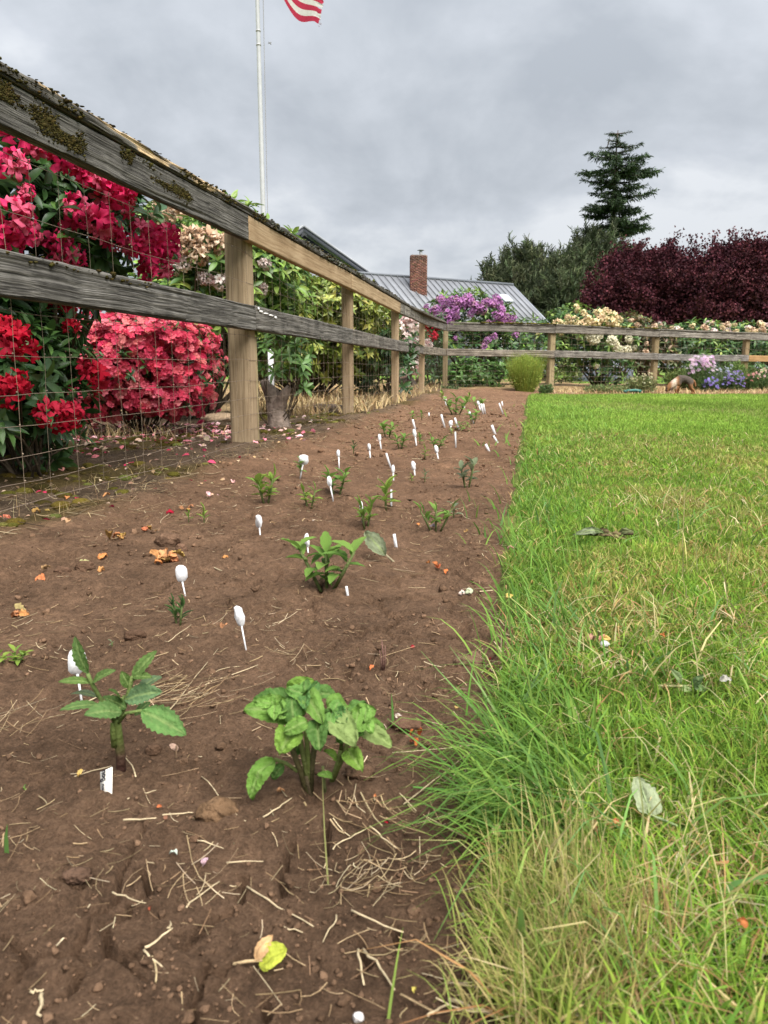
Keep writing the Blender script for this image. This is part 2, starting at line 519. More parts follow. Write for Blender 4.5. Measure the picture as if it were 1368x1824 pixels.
def blades(m, P, head, L_, w, bend, lean, C, nseg=3):
    """grass blades: bend = how far the tip curls over, lean = tilt of the base; all arrays of N"""
    N = len(P)
    dh = np.stack([np.cos(head), np.sin(head), 0 * head], 1)
    side = np.stack([-np.sin(head), np.cos(head), 0 * head], 1)
    rot = RNG.uniform(-1.2, 1.2, N)
    side = side * np.cos(rot)[:, None] + dh * np.sin(rot)[:, None]
    t = np.linspace(0, 1, nseg + 1)
    hor = lean[:, None] * t + bend[:, None] * t ** 2
    ver = t[None] * np.sqrt(np.clip(1 - .75 * np.clip(hor, 0, 1.1) ** 2, .05, 1))
    ctr = P[:, None] + (hor * L_[:, None])[..., None] * dh[:, None] + np.stack([0 * ver, 0 * ver, ver * L_[:, None]], -1)
    wd = (w[:, None] * (1 - t[None] ** 1.6 * .93)) * .5
    V = np.stack([ctr - side[:, None] * wd[..., None], ctr + side[:, None] * wd[..., None]], 2)
    k = (nseg + 1) * 2
    V = V.reshape(-1, 3)
    b = (np.arange(N) * k)[:, None] + (np.arange(nseg) * 2)[None]
    F = np.stack([b, b + 1, b + 3, b + 2], -1).reshape(-1, 4)
    m.add(V, F, np.repeat(C, k, 0))

# --- woody plants: shoots tipped with whorls of leaves over a set of rounded masses
LUMP = [.12]
def blob_points(blobs, n, inner=.3, up=.25, front=0.0):
    w = np.array([b[1][0] * b[1][1] + b[1][0] * b[1][2] for b in blobs]); w = w / w.sum()
    idx = RNG.choice(len(blobs), n, p=w)
    c = np.array([b[0] for b in blobs], float)[idx]; r = np.array([b[1] for b in blobs], float)[idx]
    d = RNG.normal(size=(n, 3)); d[:, 2] += up; d[:, 1] -= front; d = unit(d)
    lump = LUMP[0] * fbm(d[:, 0] * 5 + idx * 7, d[:, 1] * 5 + d[:, 2] * 4.5, 2, 15)
    rad = np.where(RNG.random(n) < inner, RNG.uniform(.45, .85, n), RNG.uniform(.85, 1.08, n))
    rad = rad * (1 + .16 * fbm(d[:, 0] * 2.3 + idx * 3, d[:, 1] * 2.3 + d[:, 2] * 2, 2, 5) + lump)
    P = c + d * r * rad[:, None]
    nrm = unit(d / r * r.mean(1, keepdims=True))
    return P, nrm, rad

def whorls(P, ax, per, L_, lo=45, hi=95, jit=.25):
    """leaf frames for a whorl of leaves at each point"""
    N = len(P)
    a = unit(ax)
    h = unit(np.cross(a, rdir(N)))
    q = np.cross(a, h)
    k = np.arange(per)
    ph = k * 2.39996
    an = ph[None] + RNG.uniform(0, 6.28, N)[:, None] + RNG.normal(0, .2, (N, per))
    el = np.radians(np.linspace(lo, hi, per)[None] + RNG.normal(0, 9, (N, per)))
    rad = np.cos(an)[..., None] * h[:, None] + np.sin(an)[..., None] * q[:, None]
    y = rad * np.sin(el)[..., None] + a[:, None] * np.cos(el)[..., None]
    y[..., 2] -= .10
    z = a[:, None] * np.sin(el)[..., None] - rad * np.cos(el)[..., None]
    R = frames(y.reshape(-1, 3), z.reshape(-1, 3))
    PP = (P[:, None] + a[:, None] * (-.12 * L_ * (k / per))[None, :, None]).reshape(-1, 3)
    Sc = L_ * RNG.uniform(1 - jit, 1 + jit, N * per)
    return R, PP, Sc

def pick(cols, n, jit=.18, hue=.06):
    c = np.array(cols, float)[RNG.integers(0, len(cols), n)]
    return c * (1 + jit * RNG.normal(size=(n, 1)).clip(-2, 2)) * (1 + hue * RNG.normal(size=(n, 3)).clip(-2, 2))

def ray_blobs(blobs, px, py):
    d = ray(px, py); o = np.array((0, 0, CAMH)); best = None
    for c, r in blobs:
        c = np.asarray(c, float); r = np.asarray(r, float)
        oc = (o - c) / r; dd = d / r
        A_, B_, C_ = dd @ dd, oc @ dd, oc @ oc - 1
        q = B_ * B_ - A_ * C_
        t = (-B_ - math.sqrt(q)) / A_ if q > 0 else -B_ / A_
        miss = 0 if q > 0 else C_ - B_ * B_ / A_
        if best is None or (miss, t) < best[:2]: best = (miss, t, c, r)
    p = o + d * best[1]
    return p, unit((p - best[2]) / best[3] ** 2)

# ------------------------------------------------------------------ lie of the land
FRONT = np.array([(-1.46, -.4), (-1.163, 1.45), (-0.700, 4.08), (-0.280, 6.55), (0.145, 9.15), (0.590, 11.9), (1.14, 14.45)])   # rail faces of the left run
FAR = np.array([(1.14, 14.45), (3.20, 14.75), (5.50, 15.75), (7.72, 16.60), (9.95, 17.5), (12.2, 18.4)])                          # rail faces of the far run
POSTS_L = FRONT[1:]
def fence_x(y): return np.interp(y, FRONT[:, 1], FRONT[:, 0])

_EDGE_PX = [(850, 1824), (842, 1700), (858, 1600), (842, 1500), (812, 1410), (838, 1330), (846, 1250), (860, 1180), (880, 1130), (868, 1060), (876, 990), (880, 930), (900, 865), (914, 800), (926, 750), (934, 712), (937, 703)]
_e = np.array([G(*p)[:2] for p in _EDGE_PX]); _e = _e[np.argsort(_e[:, 1])]
def lawn_x(y): return np.interp(y, _e[:, 1], _e[:, 0]) + .02 * (np.asarray(y) < .44) * 0
LAWN_Y1 = 12.75
def lawn_y1(x): return LAWN_Y1 + .07 * np.maximum(np.asarray(x) - 2.2, 0) + .08 * fbm(np.asarray(x) * 1.7, 0 * np.asarray(x), 2, 61)
def lawn_mask(x, y): return (x > lawn_x(y)) & (y < lawn_y1(x))

MOUNDS = [(G(566, 1415), .085, .022), (G(215, 1372), .07, .010), (G(700, 1395), .05, .014), (G(130, 1560), .05, .010), (G(380, 1470), .07, .006),
          (np.array((-.74, 4.10, 0)), .20, .028), (np.array((-.31, 6.6, 0)), .22, .028), (np.array((.10, 9.2, 0)), .22, .025), (G(582, 1045), .10, .012), (G(790, 945), .10, .012), (G(655, 935), .08, .010)]
_cx = G(567, 1428)
CRACKS = []
for _p in [[(233, 1591), (230, 1617), (182, 1633), (191, 1661), (197, 1690), (224, 1684), (245, 1700)], [(407, 1598), (381, 1617), (359, 1628), (342, 1642), (325, 1660)], [(365, 1695), (359, 1715), (350, 1748), (343, 1771), (352, 1799), (348, 1830)], [(432, 1692), (393, 1715), (372, 1712)],
           [(252, 1530), (258, 1552), (266, 1569), (255, 1585)], [(436, 1540), (426, 1578)], [(112, 1574), (140, 1578), (170, 1562)], [(140, 1715), (128, 1745), (110, 1760)], [(470, 1765), (474, 1800)], [(700, 1620), (712, 1648), (690, 1668)], [(585, 1470), (580, 1510)], [(645, 1650), (660, 1690), (640, 1712)], [(520, 1500), (500, 1545), (512, 1575)]]:
    CRACKS.append(np.array([G(*q)[:2] for q in _p]))
def crack_depth(x, y):
    out = np.zeros(np.shape(x))
    sel = (y < .95)
    if not np.any(sel): return out
    xs = x[sel] + .0035 * fbm(x[sel] * 60, y[sel] * 60, 2, 197); ys = y[sel] + .0035 * fbm(x[sel] * 60 + 9, y[sel] * 60, 2, 198)
    d = np.zeros(xs.shape)
    for q, pl in enumerate(CRACKS):
        w = (.0036 if q == 1 else .0025)
        for a, b in zip(pl[:-1], pl[1:]):
            ab = b - a; t = np.clip(((xs - a[0]) * ab[0] + (ys - a[1]) * ab[1]) / (ab @ ab), 0, 1)
            r = np.hypot(xs - a[0] - t * ab[0], ys - a[1] - t * ab[1])
            d = np.maximum(d, np.clip(1.6 - r / w, 0, 1))
    out[sel] = d
    return out
def soil_z(x, y, fine=True):
    x = np.asarray(x, float); y = np.asarray(y, float)
    s = (x - fence_x(y)) * .985
    inside = (y < 14.6)
    bank = np.where(inside, 1 - sstep(.12, .42, s + .10 * fbm(x * 3, y * 1.2, 3, 31)), 1.0)
    z = -.012 + .024 * bank
    z = z + .015 * fbm(x * 2.6, y * 2.6, 3, 3) * np.clip(y, .6, 3) / 1.5
    z = z + .0085 * fbm(x * 9, y * 9, 4, 13) * (.75 + .25 * np.clip(y, 0, 4))
    for c, r, h in MOUNDS:
        z = z + h * np.exp(-((x - c[0]) ** 2 + (y - c[1]) ** 2) / (2 * (r * .55) ** 2))
    # far end of the bed climbs a little towards the corner
    z = z + .05 * sstep(10.5, 14.5, y) * (1 - sstep(1.2, 2.4, x - (y - 12) * .35))
    if fine:
        f1, f2 = worley(x * 34, y * 34, 41)
        cl = np.clip(.5 - f1, 0, 1) * sstep(.38, .62, vnoise(x * 5.5, y * 5.5, 43))
        z = z + (.015 + .008 * sstep(.6, 1.4, y)) * cl
        g1, g2 = worley(x * 95, y * 95, 47)
        z = z + .0065 * np.clip(.55 - g1, 0, 1) * sstep(.35, .6, vnoise(x * 14, y * 14, 49))
        z = z + (.0062 + .0030 * sstep(.6, 1.4, y)) * fbm(x * 26, y * 26, 4, 51, .62) + .0020 * fbm(x * 85, y * 85, 3, 53)
        xx = x + .02 * fbm(x * 14, y * 14, 3, 57); yy = y + .02 * fbm(x * 14 + 40, y * 14, 3, 58)
        c1, c2 = worley(xx * 7.5, yy * 7.5, 59)
        wid = .065 * sstep(.40, .56, vnoise(x * 3.3 + 9, y * 3.3, 60))
        z = z - .014 * (1 - sstep(wid * .25, wid + 1e-4, c2 - c1)) * (wid > .004) * (1 - bank)
    if fine: z = z - .022 * crack_depth(np.atleast_1d(x), np.atleast_1d(y)).reshape(np.shape(x))
    z = z - .05 * sstep(.02, .10, x - lawn_x(y)) * (y < lawn_y1(x) - .1)
    hx, hy = x - _cx[0], y - _cx[1]
    z = z - .018 * np.exp(-(hx ** 2 + hy ** 2) / (2 * .012 ** 2))
    return z

def soil_point(px, py, it=4):
    p = G(px, py, 0)
    for _ in range(it): p = G(px, py, float(soil_z(p[0], p[1], False)))
    return p

def ground_colour(x, y):
    n1 = fbm(x * 1.7, y * 1.7, 4, 71)[..., None]; n2 = fbm(x * 5, y * 5, 3, 73)[..., None]
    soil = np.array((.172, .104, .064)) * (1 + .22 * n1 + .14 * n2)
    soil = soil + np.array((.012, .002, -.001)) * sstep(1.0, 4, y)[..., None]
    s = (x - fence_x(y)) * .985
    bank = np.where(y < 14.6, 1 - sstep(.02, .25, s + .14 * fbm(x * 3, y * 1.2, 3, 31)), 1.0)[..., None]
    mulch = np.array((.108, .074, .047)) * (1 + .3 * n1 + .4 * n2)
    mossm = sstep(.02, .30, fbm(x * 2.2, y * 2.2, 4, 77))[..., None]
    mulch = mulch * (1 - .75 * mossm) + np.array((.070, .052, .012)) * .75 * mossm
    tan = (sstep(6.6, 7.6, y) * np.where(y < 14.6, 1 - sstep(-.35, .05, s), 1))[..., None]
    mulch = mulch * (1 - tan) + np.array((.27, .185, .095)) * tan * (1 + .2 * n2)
    return soil * (1 - bank) + mulch * bank

def fan(y0, y1, ratio, t0, t1, nt):
    ny = int(math.log(y1 / y0) / ratio)
    Y = y0 * np.exp(np.linspace(0, math.log(y1 / y0), ny + 1))
    T = np.linspace(t0, t1, nt + 1)
    yy, tt = np.meshgrid(Y, T, indexing='ij')
    xx = tt * (yy + .35)
    i = np.arange(ny)[:, None] * (nt + 1); j = np.arange(nt)[None]
    F = np.stack([i + j, i + j + 1, i + nt + 2 + j, i + nt + 1 + j], -1).reshape(-1, 4)
    return xx.ravel(), yy.ravel(), F

def flat_sheet(name, pts, z, mat, col, **p):
    m = M(); n = len(pts)
    m.add([(a, b, z) for a, b in pts], [np.arange(n)[None]], col)
    return build(m, name, mat, None, False, **p)

flat_sheet('ground', [(-700, -60), (700, -60), (700, 1400), (-700, 1400)], -.16, MAT['lawn'], (.10, .15, .035), kind='structure')

soil = M()
Y_SPLIT = 2.6
x, y, F = fan(.26, .86, .0027, -.60, .26, 350)
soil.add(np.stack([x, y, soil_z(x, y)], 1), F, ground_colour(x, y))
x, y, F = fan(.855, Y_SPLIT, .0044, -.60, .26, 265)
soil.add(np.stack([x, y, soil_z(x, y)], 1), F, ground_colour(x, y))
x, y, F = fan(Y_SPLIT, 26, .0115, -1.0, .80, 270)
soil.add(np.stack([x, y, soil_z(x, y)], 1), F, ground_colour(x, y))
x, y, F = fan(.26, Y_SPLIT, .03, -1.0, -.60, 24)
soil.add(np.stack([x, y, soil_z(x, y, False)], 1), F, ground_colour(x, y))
build(soil, 'garden_bed', MAT['soil'], None, kind='structure')

# the lawn: earth sheet, then blades
def lawn_z(x, y): return -.004 + .010 * fbm(np.asarray(x) * 1.5, np.asarray(y) * 1.5, 3, 91)
lm = M()
ny, nx = 150, 60
Yv = .2 * np.exp(np.linspace(0, math.log(13.6 / .2), ny + 1))
U = np.linspace(0, 1, nx + 1)
yy, uu = np.meshgrid(Yv, U, indexing='ij')
ex = lawn_x(yy) + .012 * fbm(yy * 9, uu * 0, 3, 93)
xx = ex + uu ** 1.4 * ((1.0 * yy + 1.6) - ex)
zz = lawn_z(xx, yy) - .045 * (1 - sstep(0, .03, xx - ex)) - .2 * (yy > lawn_y1(xx))
i = np.arange(ny)[:, None] * (nx + 1); j = np.arange(nx)[None]
lm.add(np.stack([xx, yy, zz], -1).reshape(-1, 3), np.stack([i + j, i + j + 1, i + nx + 2 + j, i + nx + 1 + j], -1).reshape(-1, 4), (.085, .105, .026))
build(lm, 'lawn', MAT['lawn'], None, kind='structure')

GREENS = np.array([(0.177, 0.283, 0.047), (0.230, 0.325, 0.053), (0.136, 0.236, 0.053), (0.277, 0.330, 0.071), (0.201, 0.307, 0.065)])
STRAWC = np.array([(0.425, 0.330, 0.153), (0.496, 0.401, 0.201), (0.330, 0.224, 0.094)])
def grass_colour(x, y):
    n = len(x)
    c = GREENS[RNG.integers(0, len(GREENS), n)]
    a = fbm(x * 1.1 + 3, y * .9, 3, 101)[:, None]; b = fbm(x * 4.5, y * 4.5, 3, 103)[:, None]
    yel = sstep(-.05, .45, a + .35 * b)
    c = c * (1 - .75 * yel) + np.array((.300, .335, .068)) * .75 * yel
    # deep green along the uncut edge
    e = np.exp(-np.clip(x - lawn_x(y), 0, 9) / (.10 + .06 * y))[:, None] * sstep(.62, .85, y)[:, None]
    c = c * (1 - .4 * e) + np.array((.115, .235, .066)) * .4 * e
    # dead patches
    d = sstep(.30, .52, fbm(x * 3.1 + 11, y * 2.4, 3, 107))[:, None] * (RNG.random((n, 1)) < .42) * (y < 4.5)[:, None]
    d = np.maximum(d, (RNG.random((n, 1)) < .05))
    s = STRAWC[RNG.integers(0, 3, n)]
    c = c * (1 - d) + s * d
    far = sstep(2.5, 8, y)[:, None]
    c = c * (1 - .55 * far) + np.array((.270, .370, .060)) * .55 * far
    c = c * (1 + .18 * RNG.normal(size=(n, 1)).clip(-2, 2)) * (1 + .20 * b)
    big = 1 + .26 * fbm(x * .55 + 7, y * .35, 3, 113)[:, None] * far + .12 * np.sin(x * 1.9 + .35 * y + 1.2 * fbm(x * .3, y * .3, 2, 115))[:, None] * far
    dry = (sstep(.12, .5, fbm(x * .8 + 2, y * .45, 4, 119))[:, None] * (RNG.random((n, 1)) < .35))
    c = c * big; c = c * (1 - dry * .8) + np.array((.36, .30, .13)) * dry * .8
    return (c * np.concatenate([np.full((n, 1), .93), np.ones((n, 1)), .70 + .22 * far], 1) * np.array((.94, .985, 1.0))).clip(.01, .6)

gm = M()
def lawn_band(y0, y1, dens, len_, wid, nseg, tmax=.86, tuft=.018):
    ymid = np.linspace(y0, y1, 40)
    area = np.trapz((tmax * (ymid + .25) + .05 - lawn_x(ymid)).clip(0), ymid)
    n = int(area * dens * 1.0)
    y = RNG.uniform(y0, y1, n * 2)
    lo = lawn_x(y); hi = tmax * (y + .25) + .05
    wmax = (hi - lo).max()
    keep = RNG.random(n * 2) < (hi - lo) / wmax
    y = y[keep][:n]; lo = lo[keep][:n]; hi = hi[keep][:n]
    x = lo + (hi - lo) * RNG.random(len(y))
    thin = (x < .60 * (y + .25) + .05) | (RNG.random(len(y)) < .45)      # a little sparser towards the far right
    x, y = x[thin], y[thin]
    nt = max(1, len(y) // 9)
    ctr = RNG.integers(0, nt, len(y))            # gather the blades in tufts
    x = x[ctr] + RNG.normal(0, tuft, len(y)); y = y[ctr] + RNG.normal(0, tuft, len(y))
    th = RNG.uniform(0, 6.28, nt)[ctr]
    k = (y < lawn_y1(x)) & (x > lawn_x(y) + .028 + .011 * y.clip(0, 3) + .035 * fbm(y * 7, x * 0, 3, 93))
    x, y, th = x[k], y[k], th[k]
    n = len(x)
    L_ = len_ * RNG.uniform(.55, 1.3, n) * (1 + .35 * fbm(x * 2.3, y * 2.3, 3, 111))
    head = np.where(RNG.random(n) < .35, th + RNG.normal(0, .6, n), RNG.uniform(0, 6.28, n))
    blades(gm, np.stack([x, y, lawn_z(x, y) - .004], 1), head, L_, wid * np.exp(RNG.normal(0, .38, n)), RNG.uniform(.05, .9, n), np.abs(RNG.normal(.12, .30, n)), grass_colour(x, y), nseg)

lawn_band(.34, .85, 56000, .050, .0024, 3)
lawn_band(.85, 1.7, 40000, .035, .0030, 3)
lawn_band(1.7, 3.2, 21000, .027, .0036, 2)
lawn_band(3.2, 6.2, 8500, .030, .0062, 2, tuft=.03)
lawn_band(6.2, 13.3, 3400, .032, .0100, 1, tuft=.06)
# thatch lying low between the blades, and a few coarse blades and seed stalks above them
def loose(n, y0, y1, len_, wid, lean, cols, tmax=.6):
    y = y0 * np.exp(RNG.random(n) * math.log(y1 / y0)); x = lawn_x(y) + .02 + (tmax * (y + .25) + .05 - lawn_x(y)).clip(.01) * RNG.random(n)
    kk = RNG.random(n) < .2 + .8 * sstep(.35, .65, vnoise(x * 3.5, y * 3.5, 117)); x, y = x[kk], y[kk]; n = len(x)
    blades(gm, np.stack([x, y, lawn_z(x, y) + .004], 1), RNG.uniform(0, 6.28, n), len_ * np.exp(RNG.normal(0, .35, n)), wid * np.exp(RNG.normal(0, .3, n)) * (1 + .25 * y), RNG.uniform(.1, .9, n), RNG.uniform(*lean, n), pick(cols, n, .2, .03).clip(.01, .7), 3)
loose(9000, .42, 5.0, .034, .0018, (.8, 1.1), [(.42, .33, .16), (.34, .22, .10), (.50, .42, .24), (.30, .16, .07)])
loose(480, .42, 3.5, .065, .0028, (.1, .9), [(.16, .28, .07), (.22, .31, .08), (.13, .24, .075)])
loose(900, .45, 3.0, .075, .0015, (.0, .6), [(.46, .40, .20), (.38, .36, .14)])
build(gm, 'lawn_grass', MAT['blade'], None, kind='stuff', label='mown lawn grass, mixed green and straw yellow, right of the soil bed', category='grass')

# uncut grass hanging over the edge of the bed
em = M()
def tufts(px_list, n_each, len_, wid, head0, spread, cols, lean=(.35, .9), bend=(.1, .7), sig=.03, nseg=5):
    for (px, py, k) in px_list:
        c = G(px + 50, py, 0)
        n = int(n_each * k)
        P = np.stack([c[0] + RNG.normal(0, sig, n), c[1] + RNG.normal(0, sig * 1.1, n), np.zeros(n)], 1)
        P[:, 2] = np.where(P[:, 0] > lawn_x(P[:, 1]), lawn_z(P[:, 0], P[:, 1]), soil_z(P[:, 0], P[:, 1], False)) - .004
        C = np.array(cols)[RNG.integers(0, len(cols), n)] * RNG.uniform(.75, 1.25, (n, 1))
        blades(em, P, head0 + RNG.normal(0, spread, n), len_ * RNG.uniform(.5, 1.25, n), wid * RNG.uniform(.7, 1.3, n), RNG.uniform(*bend, n), RNG.uniform(*lean, n), C, nseg)
EDGEC = [(0.108, 0.219, 0.038), (0.140, 0.258, 0.047), (0.178, 0.274, 0.055), (0.095, 0.181, 0.042)]
# heading pi = towards the soil (photo left)
tufts([(905, 1440, 1), (945, 1410, 1), (880, 1400, .7), (970, 1480, .7), (930, 1500, .8)], 80, .105, .0034, math.pi, .75, EDGEC, (.55, 1.0), (.1, .5), .028)
tufts([(905, 1330, 1), (945, 1290, .8), (900, 1260, .8), (980, 1350, .6)], 52, .095, .0032, math.pi * .9, .95, EDGEC, (.35, .95), (.1, .6), .035)
tufts([(925, 1190, 1), (905, 1110, 1), (940, 1130, .8), (940, 1060, .7), (910, 1010, .8)], 55, .085, .0036, math.pi * .8, .9, EDGEC, (.15, .8), (.1, .6), .045)
tufts([(905, 960, 1), (915, 905, 1), (925, 860, 1), (932, 820, 1)], 70, .075, .005, math.pi * .8, 1.1, EDGEC, (.1, .7), (.1, .6), .08, 3)
tufts([(945, 790, 1), (950, 765, 1), (955, 745, 1), (950, 725, 1), (960, 712, 1), (1000, 715, 1), (980, 730, 1)], 70, .075, .009, math.pi * .8, 1.4, [(.15, .27, .055), (.19, .30, .06)], (.1, .7), (.1, .6), .20, 3)
# bleached tuft with thin seed stalks, bottom of the photo
PALE = [(.30, .31, .085), (.24, .29, .07), (.37, .33, .12), (.42, .34, .15), (.20, .28, .06)]
tufts([(905, 1650, 1), (930, 1720, 1), (990, 1690, 1), (900, 1780, 1), (960, 1790, 1), (1050, 1640, .8), (960, 1600, .8), (905, 1590, .6)], 330, .052, .0018, math.pi * .8, 1.3, PALE, (.0, .6), (.05, .5), .022)
tufts([(915, 1610, 1), (960, 1590, 1), (1000, 1570, .8), (880, 1580, .5)], 38, .085, .0014, math.pi * .62, .5, PALE, (.02, .3), (.02, .25), .024)
tufts([(1010, 1740, 1), (1100, 1700, .8), (1060, 1790, .7)], 160, .055, .0019, math.pi * .5, 1.4, [(.33, .24, .10), (.30, .20, .085), (.25, .25, .08)], (.1, .6), (.05, .5), .02)
# long single blades reaching over the soil
def long_blade(pxs, w, col, lift=.0):
    pts = [At(px, py, Y) for px, py, Y in pxs]
    P = np.array(pts)
    t = np.linspace(0, 1, 9); s = np.linspace(0, 1, len(P))
    Q = np.stack([np.interp(t, s, P[:, k]) for k in range(3)], 1)
    sd = unit(np.cross(np.gradient(Q, axis=0), (0, -.5, 1.)))
    wd = (w * (1 - t ** 2 * .9))[:, None] * .5
    V = np.stack([Q - sd * wd, Q + np.array((0, 0, w * .12)), Q + sd * wd], 1).reshape(-1, 3)
    i = np.arange(8) * 3
    em.add(V, np.concatenate([np.stack([i, i + 1, i + 4, i + 3], 1), np.stack([i + 1, i + 2, i + 5, i + 4], 1)]), col)
for pxs, w, c in [([(920, 1420, .76), (800, 1365, .76), (690, 1280, .80)], .0040, (.12, .25, .06)), ([(930, 1440, .74), (800, 1408, .74), (680, 1396, .75)], .0045, (.12, .27, .06)),
                  ([(940, 1370, .80), (850, 1270, .84), (750, 1160, .90)], .0035, (.16, .27, .08)), ([(920, 1330, .84), (860, 1230, .88), (800, 1150, .95)], .003, (.18, .26, .09)),
                  ([(900, 1460, .70), (830, 1470, .70), (770, 1448, .71)], .0042, (.12, .28, .06)), ([(880, 1500, .68), (850, 1440, .68), (838, 1500, .67)], .0040, (.08, .22, .05)),
                  ([(700, 1285, .86), (699, 1260, .86), (697, 1236, .86)], .003, (.10, .22, .05)), ([(585, 1585, .60), (578, 1480, .62), (574, 1385, .64)], .0016, (.24, .24, .09)),
                  ([(12, 1520, .63), (11, 1490, .63), (13, 1468, .63)], .0045, (.10, .20, .05)), ([(985, 1120, 1.2), (990, 1060, 1.2), (1004, 1030, 1.2)], .004, (.16, .27, .09)),
                  ([(1150, 1560, .6), (1145, 1440, .6), (1130, 1300, .6)], .002, (.24, .26, .10))]:
    long_blade(pxs, w, c)
build(em, 'edge_grass', MAT['blade'], None, kind='stuff', label='uncut long grass tufts leaning over the edge of the soil bed', category='grass')

# --- dry straw and roots on the soil
sm = M()
def straw(P, head, L_, r, C, kink, rise):
    N = len(P); n = 4
    t = np.linspace(-.5, .5, n)
    d = np.stack([np.cos(head), np.sin(head)], 1); q = np.stack([-np.sin(head), np.cos(head)], 1)
    k = kink[:, None] * np.abs(t)[None] * L_[:, None]
    xy = P[:, None, :2] + (t[None] * L_[:, None])[..., None] * d[:, None] + k[..., None] * q[:, None]
    z = soil_z(xy[..., 0].ravel(), xy[..., 1].ravel(), False).reshape(N, n)
    z = np.maximum(z, P[:, 2:3] - .003) + r[:, None] * .9 + .003 + rise[:, None] * (t[None] + .5) ** 2
    ctr = np.concatenate([xy, z[..., None]], -1)
    A_ = np.concatenate([np.repeat(q[:, None], n, 1), np.zeros((N, n, 1))], -1); B_ = np.zeros_like(A_); B_[..., 2] = 1
    an = np.array((.5, 2.6, 4.7))
    V = ctr[:, :, None] + r[:, None, None, None] * (np.cos(an)[None, None, :, None] * A_[:, :, None] + np.sin(an)[None, None, :, None] * B_[:, :, None])
    K = n * 3
    i = np.arange(n - 1)[:, None] * 3; j = np.arange(3)[None]; jj = (j + 1) % 3
    f = np.stack([i + j, i + jj, i + 3 + jj, i + 3 + j], -1).reshape(-1, 4)
    F = (f[None] + (np.arange(N) * K)[:, None, None]).reshape(-1, 4)
    sm.add(V.reshape(-1, 3), F, np.repeat(C, K, 0))
SC = [(.40, .29, .165), (.47, .36, .215), (.30, .20, .11), (.35, .25, .14), (.50, .40, .26), (.24, .15, .085)]
n = 7500
y = .34 * np.exp(RNG.random(n) ** .9 * math.log(13.5 / .34)); lo = np.maximum(fence_x(y) + .05, -.62 * (y + .3)); hi = lawn_x(y) + .03
x = lo + (hi - lo) * RNG.random(n)
dens = sstep(.30, .62, vnoise(x * 3.2, y * 3.2, 121)) * .8 + .25
k = RNG.random(n) < dens; x, y = x[k], y[k]; n = len(x)
L_ = np.exp(RNG.normal(math.log(.010), .55, n)).clip(.003, .05) * (1 + .35 * y.clip(0, 5))
straw(np.stack([x, y, soil_z(x, y)], 1), RNG.uniform(0, 6.28, n), L_, (np.exp(RNG.normal(math.log(.00024), .45, n)).clip(.0001, .0007) * (1 + .60 * y.clip(0, 7))), pick(SC, n, .25, .02), RNG.normal(0, .22, n) * (RNG.random(n) < .4), np.abs(RNG.normal(0, .003, n)))
def heap(px, py, n, sx, sy, ln, head=None, sp=1.2, rad=.0008):
    n = int(n * .8)
    c = soil_point(px, py)
    x = c[0] + RNG.normal(0, sx, n); y = c[1] + RNG.normal(0, sy, n)
    z = soil_z(x, y, False) + np.abs(RNG.normal(0, .004, n))
    h = RNG.uniform(0, 6.28, n) if head is None else head + RNG.normal(0, sp, n)
    straw(np.stack([x, y, z], 1), h, ln * RNG.uniform(.3, 1.2, n), rad * .52 * RNG.uniform(.5, 1.4, n), pick(SC, n, .22, .02), RNG.normal(0, .35, n) * (RNG.random(n) < .4), np.abs(RNG.normal(0, .008, n)))
n = 900                               # litter on the dark strip along the wire
y = RNG.uniform(1.7, 7.5, n); x = fence_x(y) - RNG.uniform(-.22, .9, n) * (.5 + y / 7)
straw(np.stack([x, y, soil_z(x, y)], 1), RNG.uniform(0, 6.28, n), np.exp(RNG.normal(math.log(.045), .5, n)), RNG.uniform(.0008, .0020, n), pick([(.22, .16, .10), (.32, .24, .14), (.15, .11, .075), (.40, .31, .19)], n, .25, .02), RNG.normal(0, .3, n), np.abs(RNG.normal(0, .006, n)))
heap(340, 1245, 60, .045, .030, .07, .2, .6, .0009); heap(320, 1230, 20, .05, .03, .11, .5, .4, .0009)
heap(700, 1545, 60, .030, .016, .030); heap(650, 1580, 45, .022, .012, .028, 0, .6); heap(640, 1440, 26, .03, .02, .045, -1.0, .5, .0011)
heap(520, 1165, 18, .03, .02, .05); heap(455, 1110, 18, .03, .03, .06, 1.2, .6); heap(690, 1690, 22, .03, .016, .03); heap(350, 1575, 30, .025, .012, .03)
heap(710, 1460, 14, .03, .02, .05, -.7, .3, .0014); heap(530, 1560, 20, .02, .012, .02); heap(860, 1790, 10, .025, .01, .05, -.3, .2, .0016)
heap(60, 1280, 26, .03, .02, .05, 1.0, .7); heap(265, 870, 26, .05, .06, .12, .2, .8, .0013); heap(170, 900, 40, .12, .1, .14, .2, 1.0, .0012)
heap(770, 915, 26, .08, .07, .10, None, 1, .0015); heap(700, 1000, 20, .05, .05, .08); heap(900, 1700, 18, .02, .015, .03); heap(560, 1790, 16, .03, .01, .03)
heap(40, 1520, 9, .02, .012, .035, 1.4, .6); heap(110, 1560, 12, .03, .015, .03)
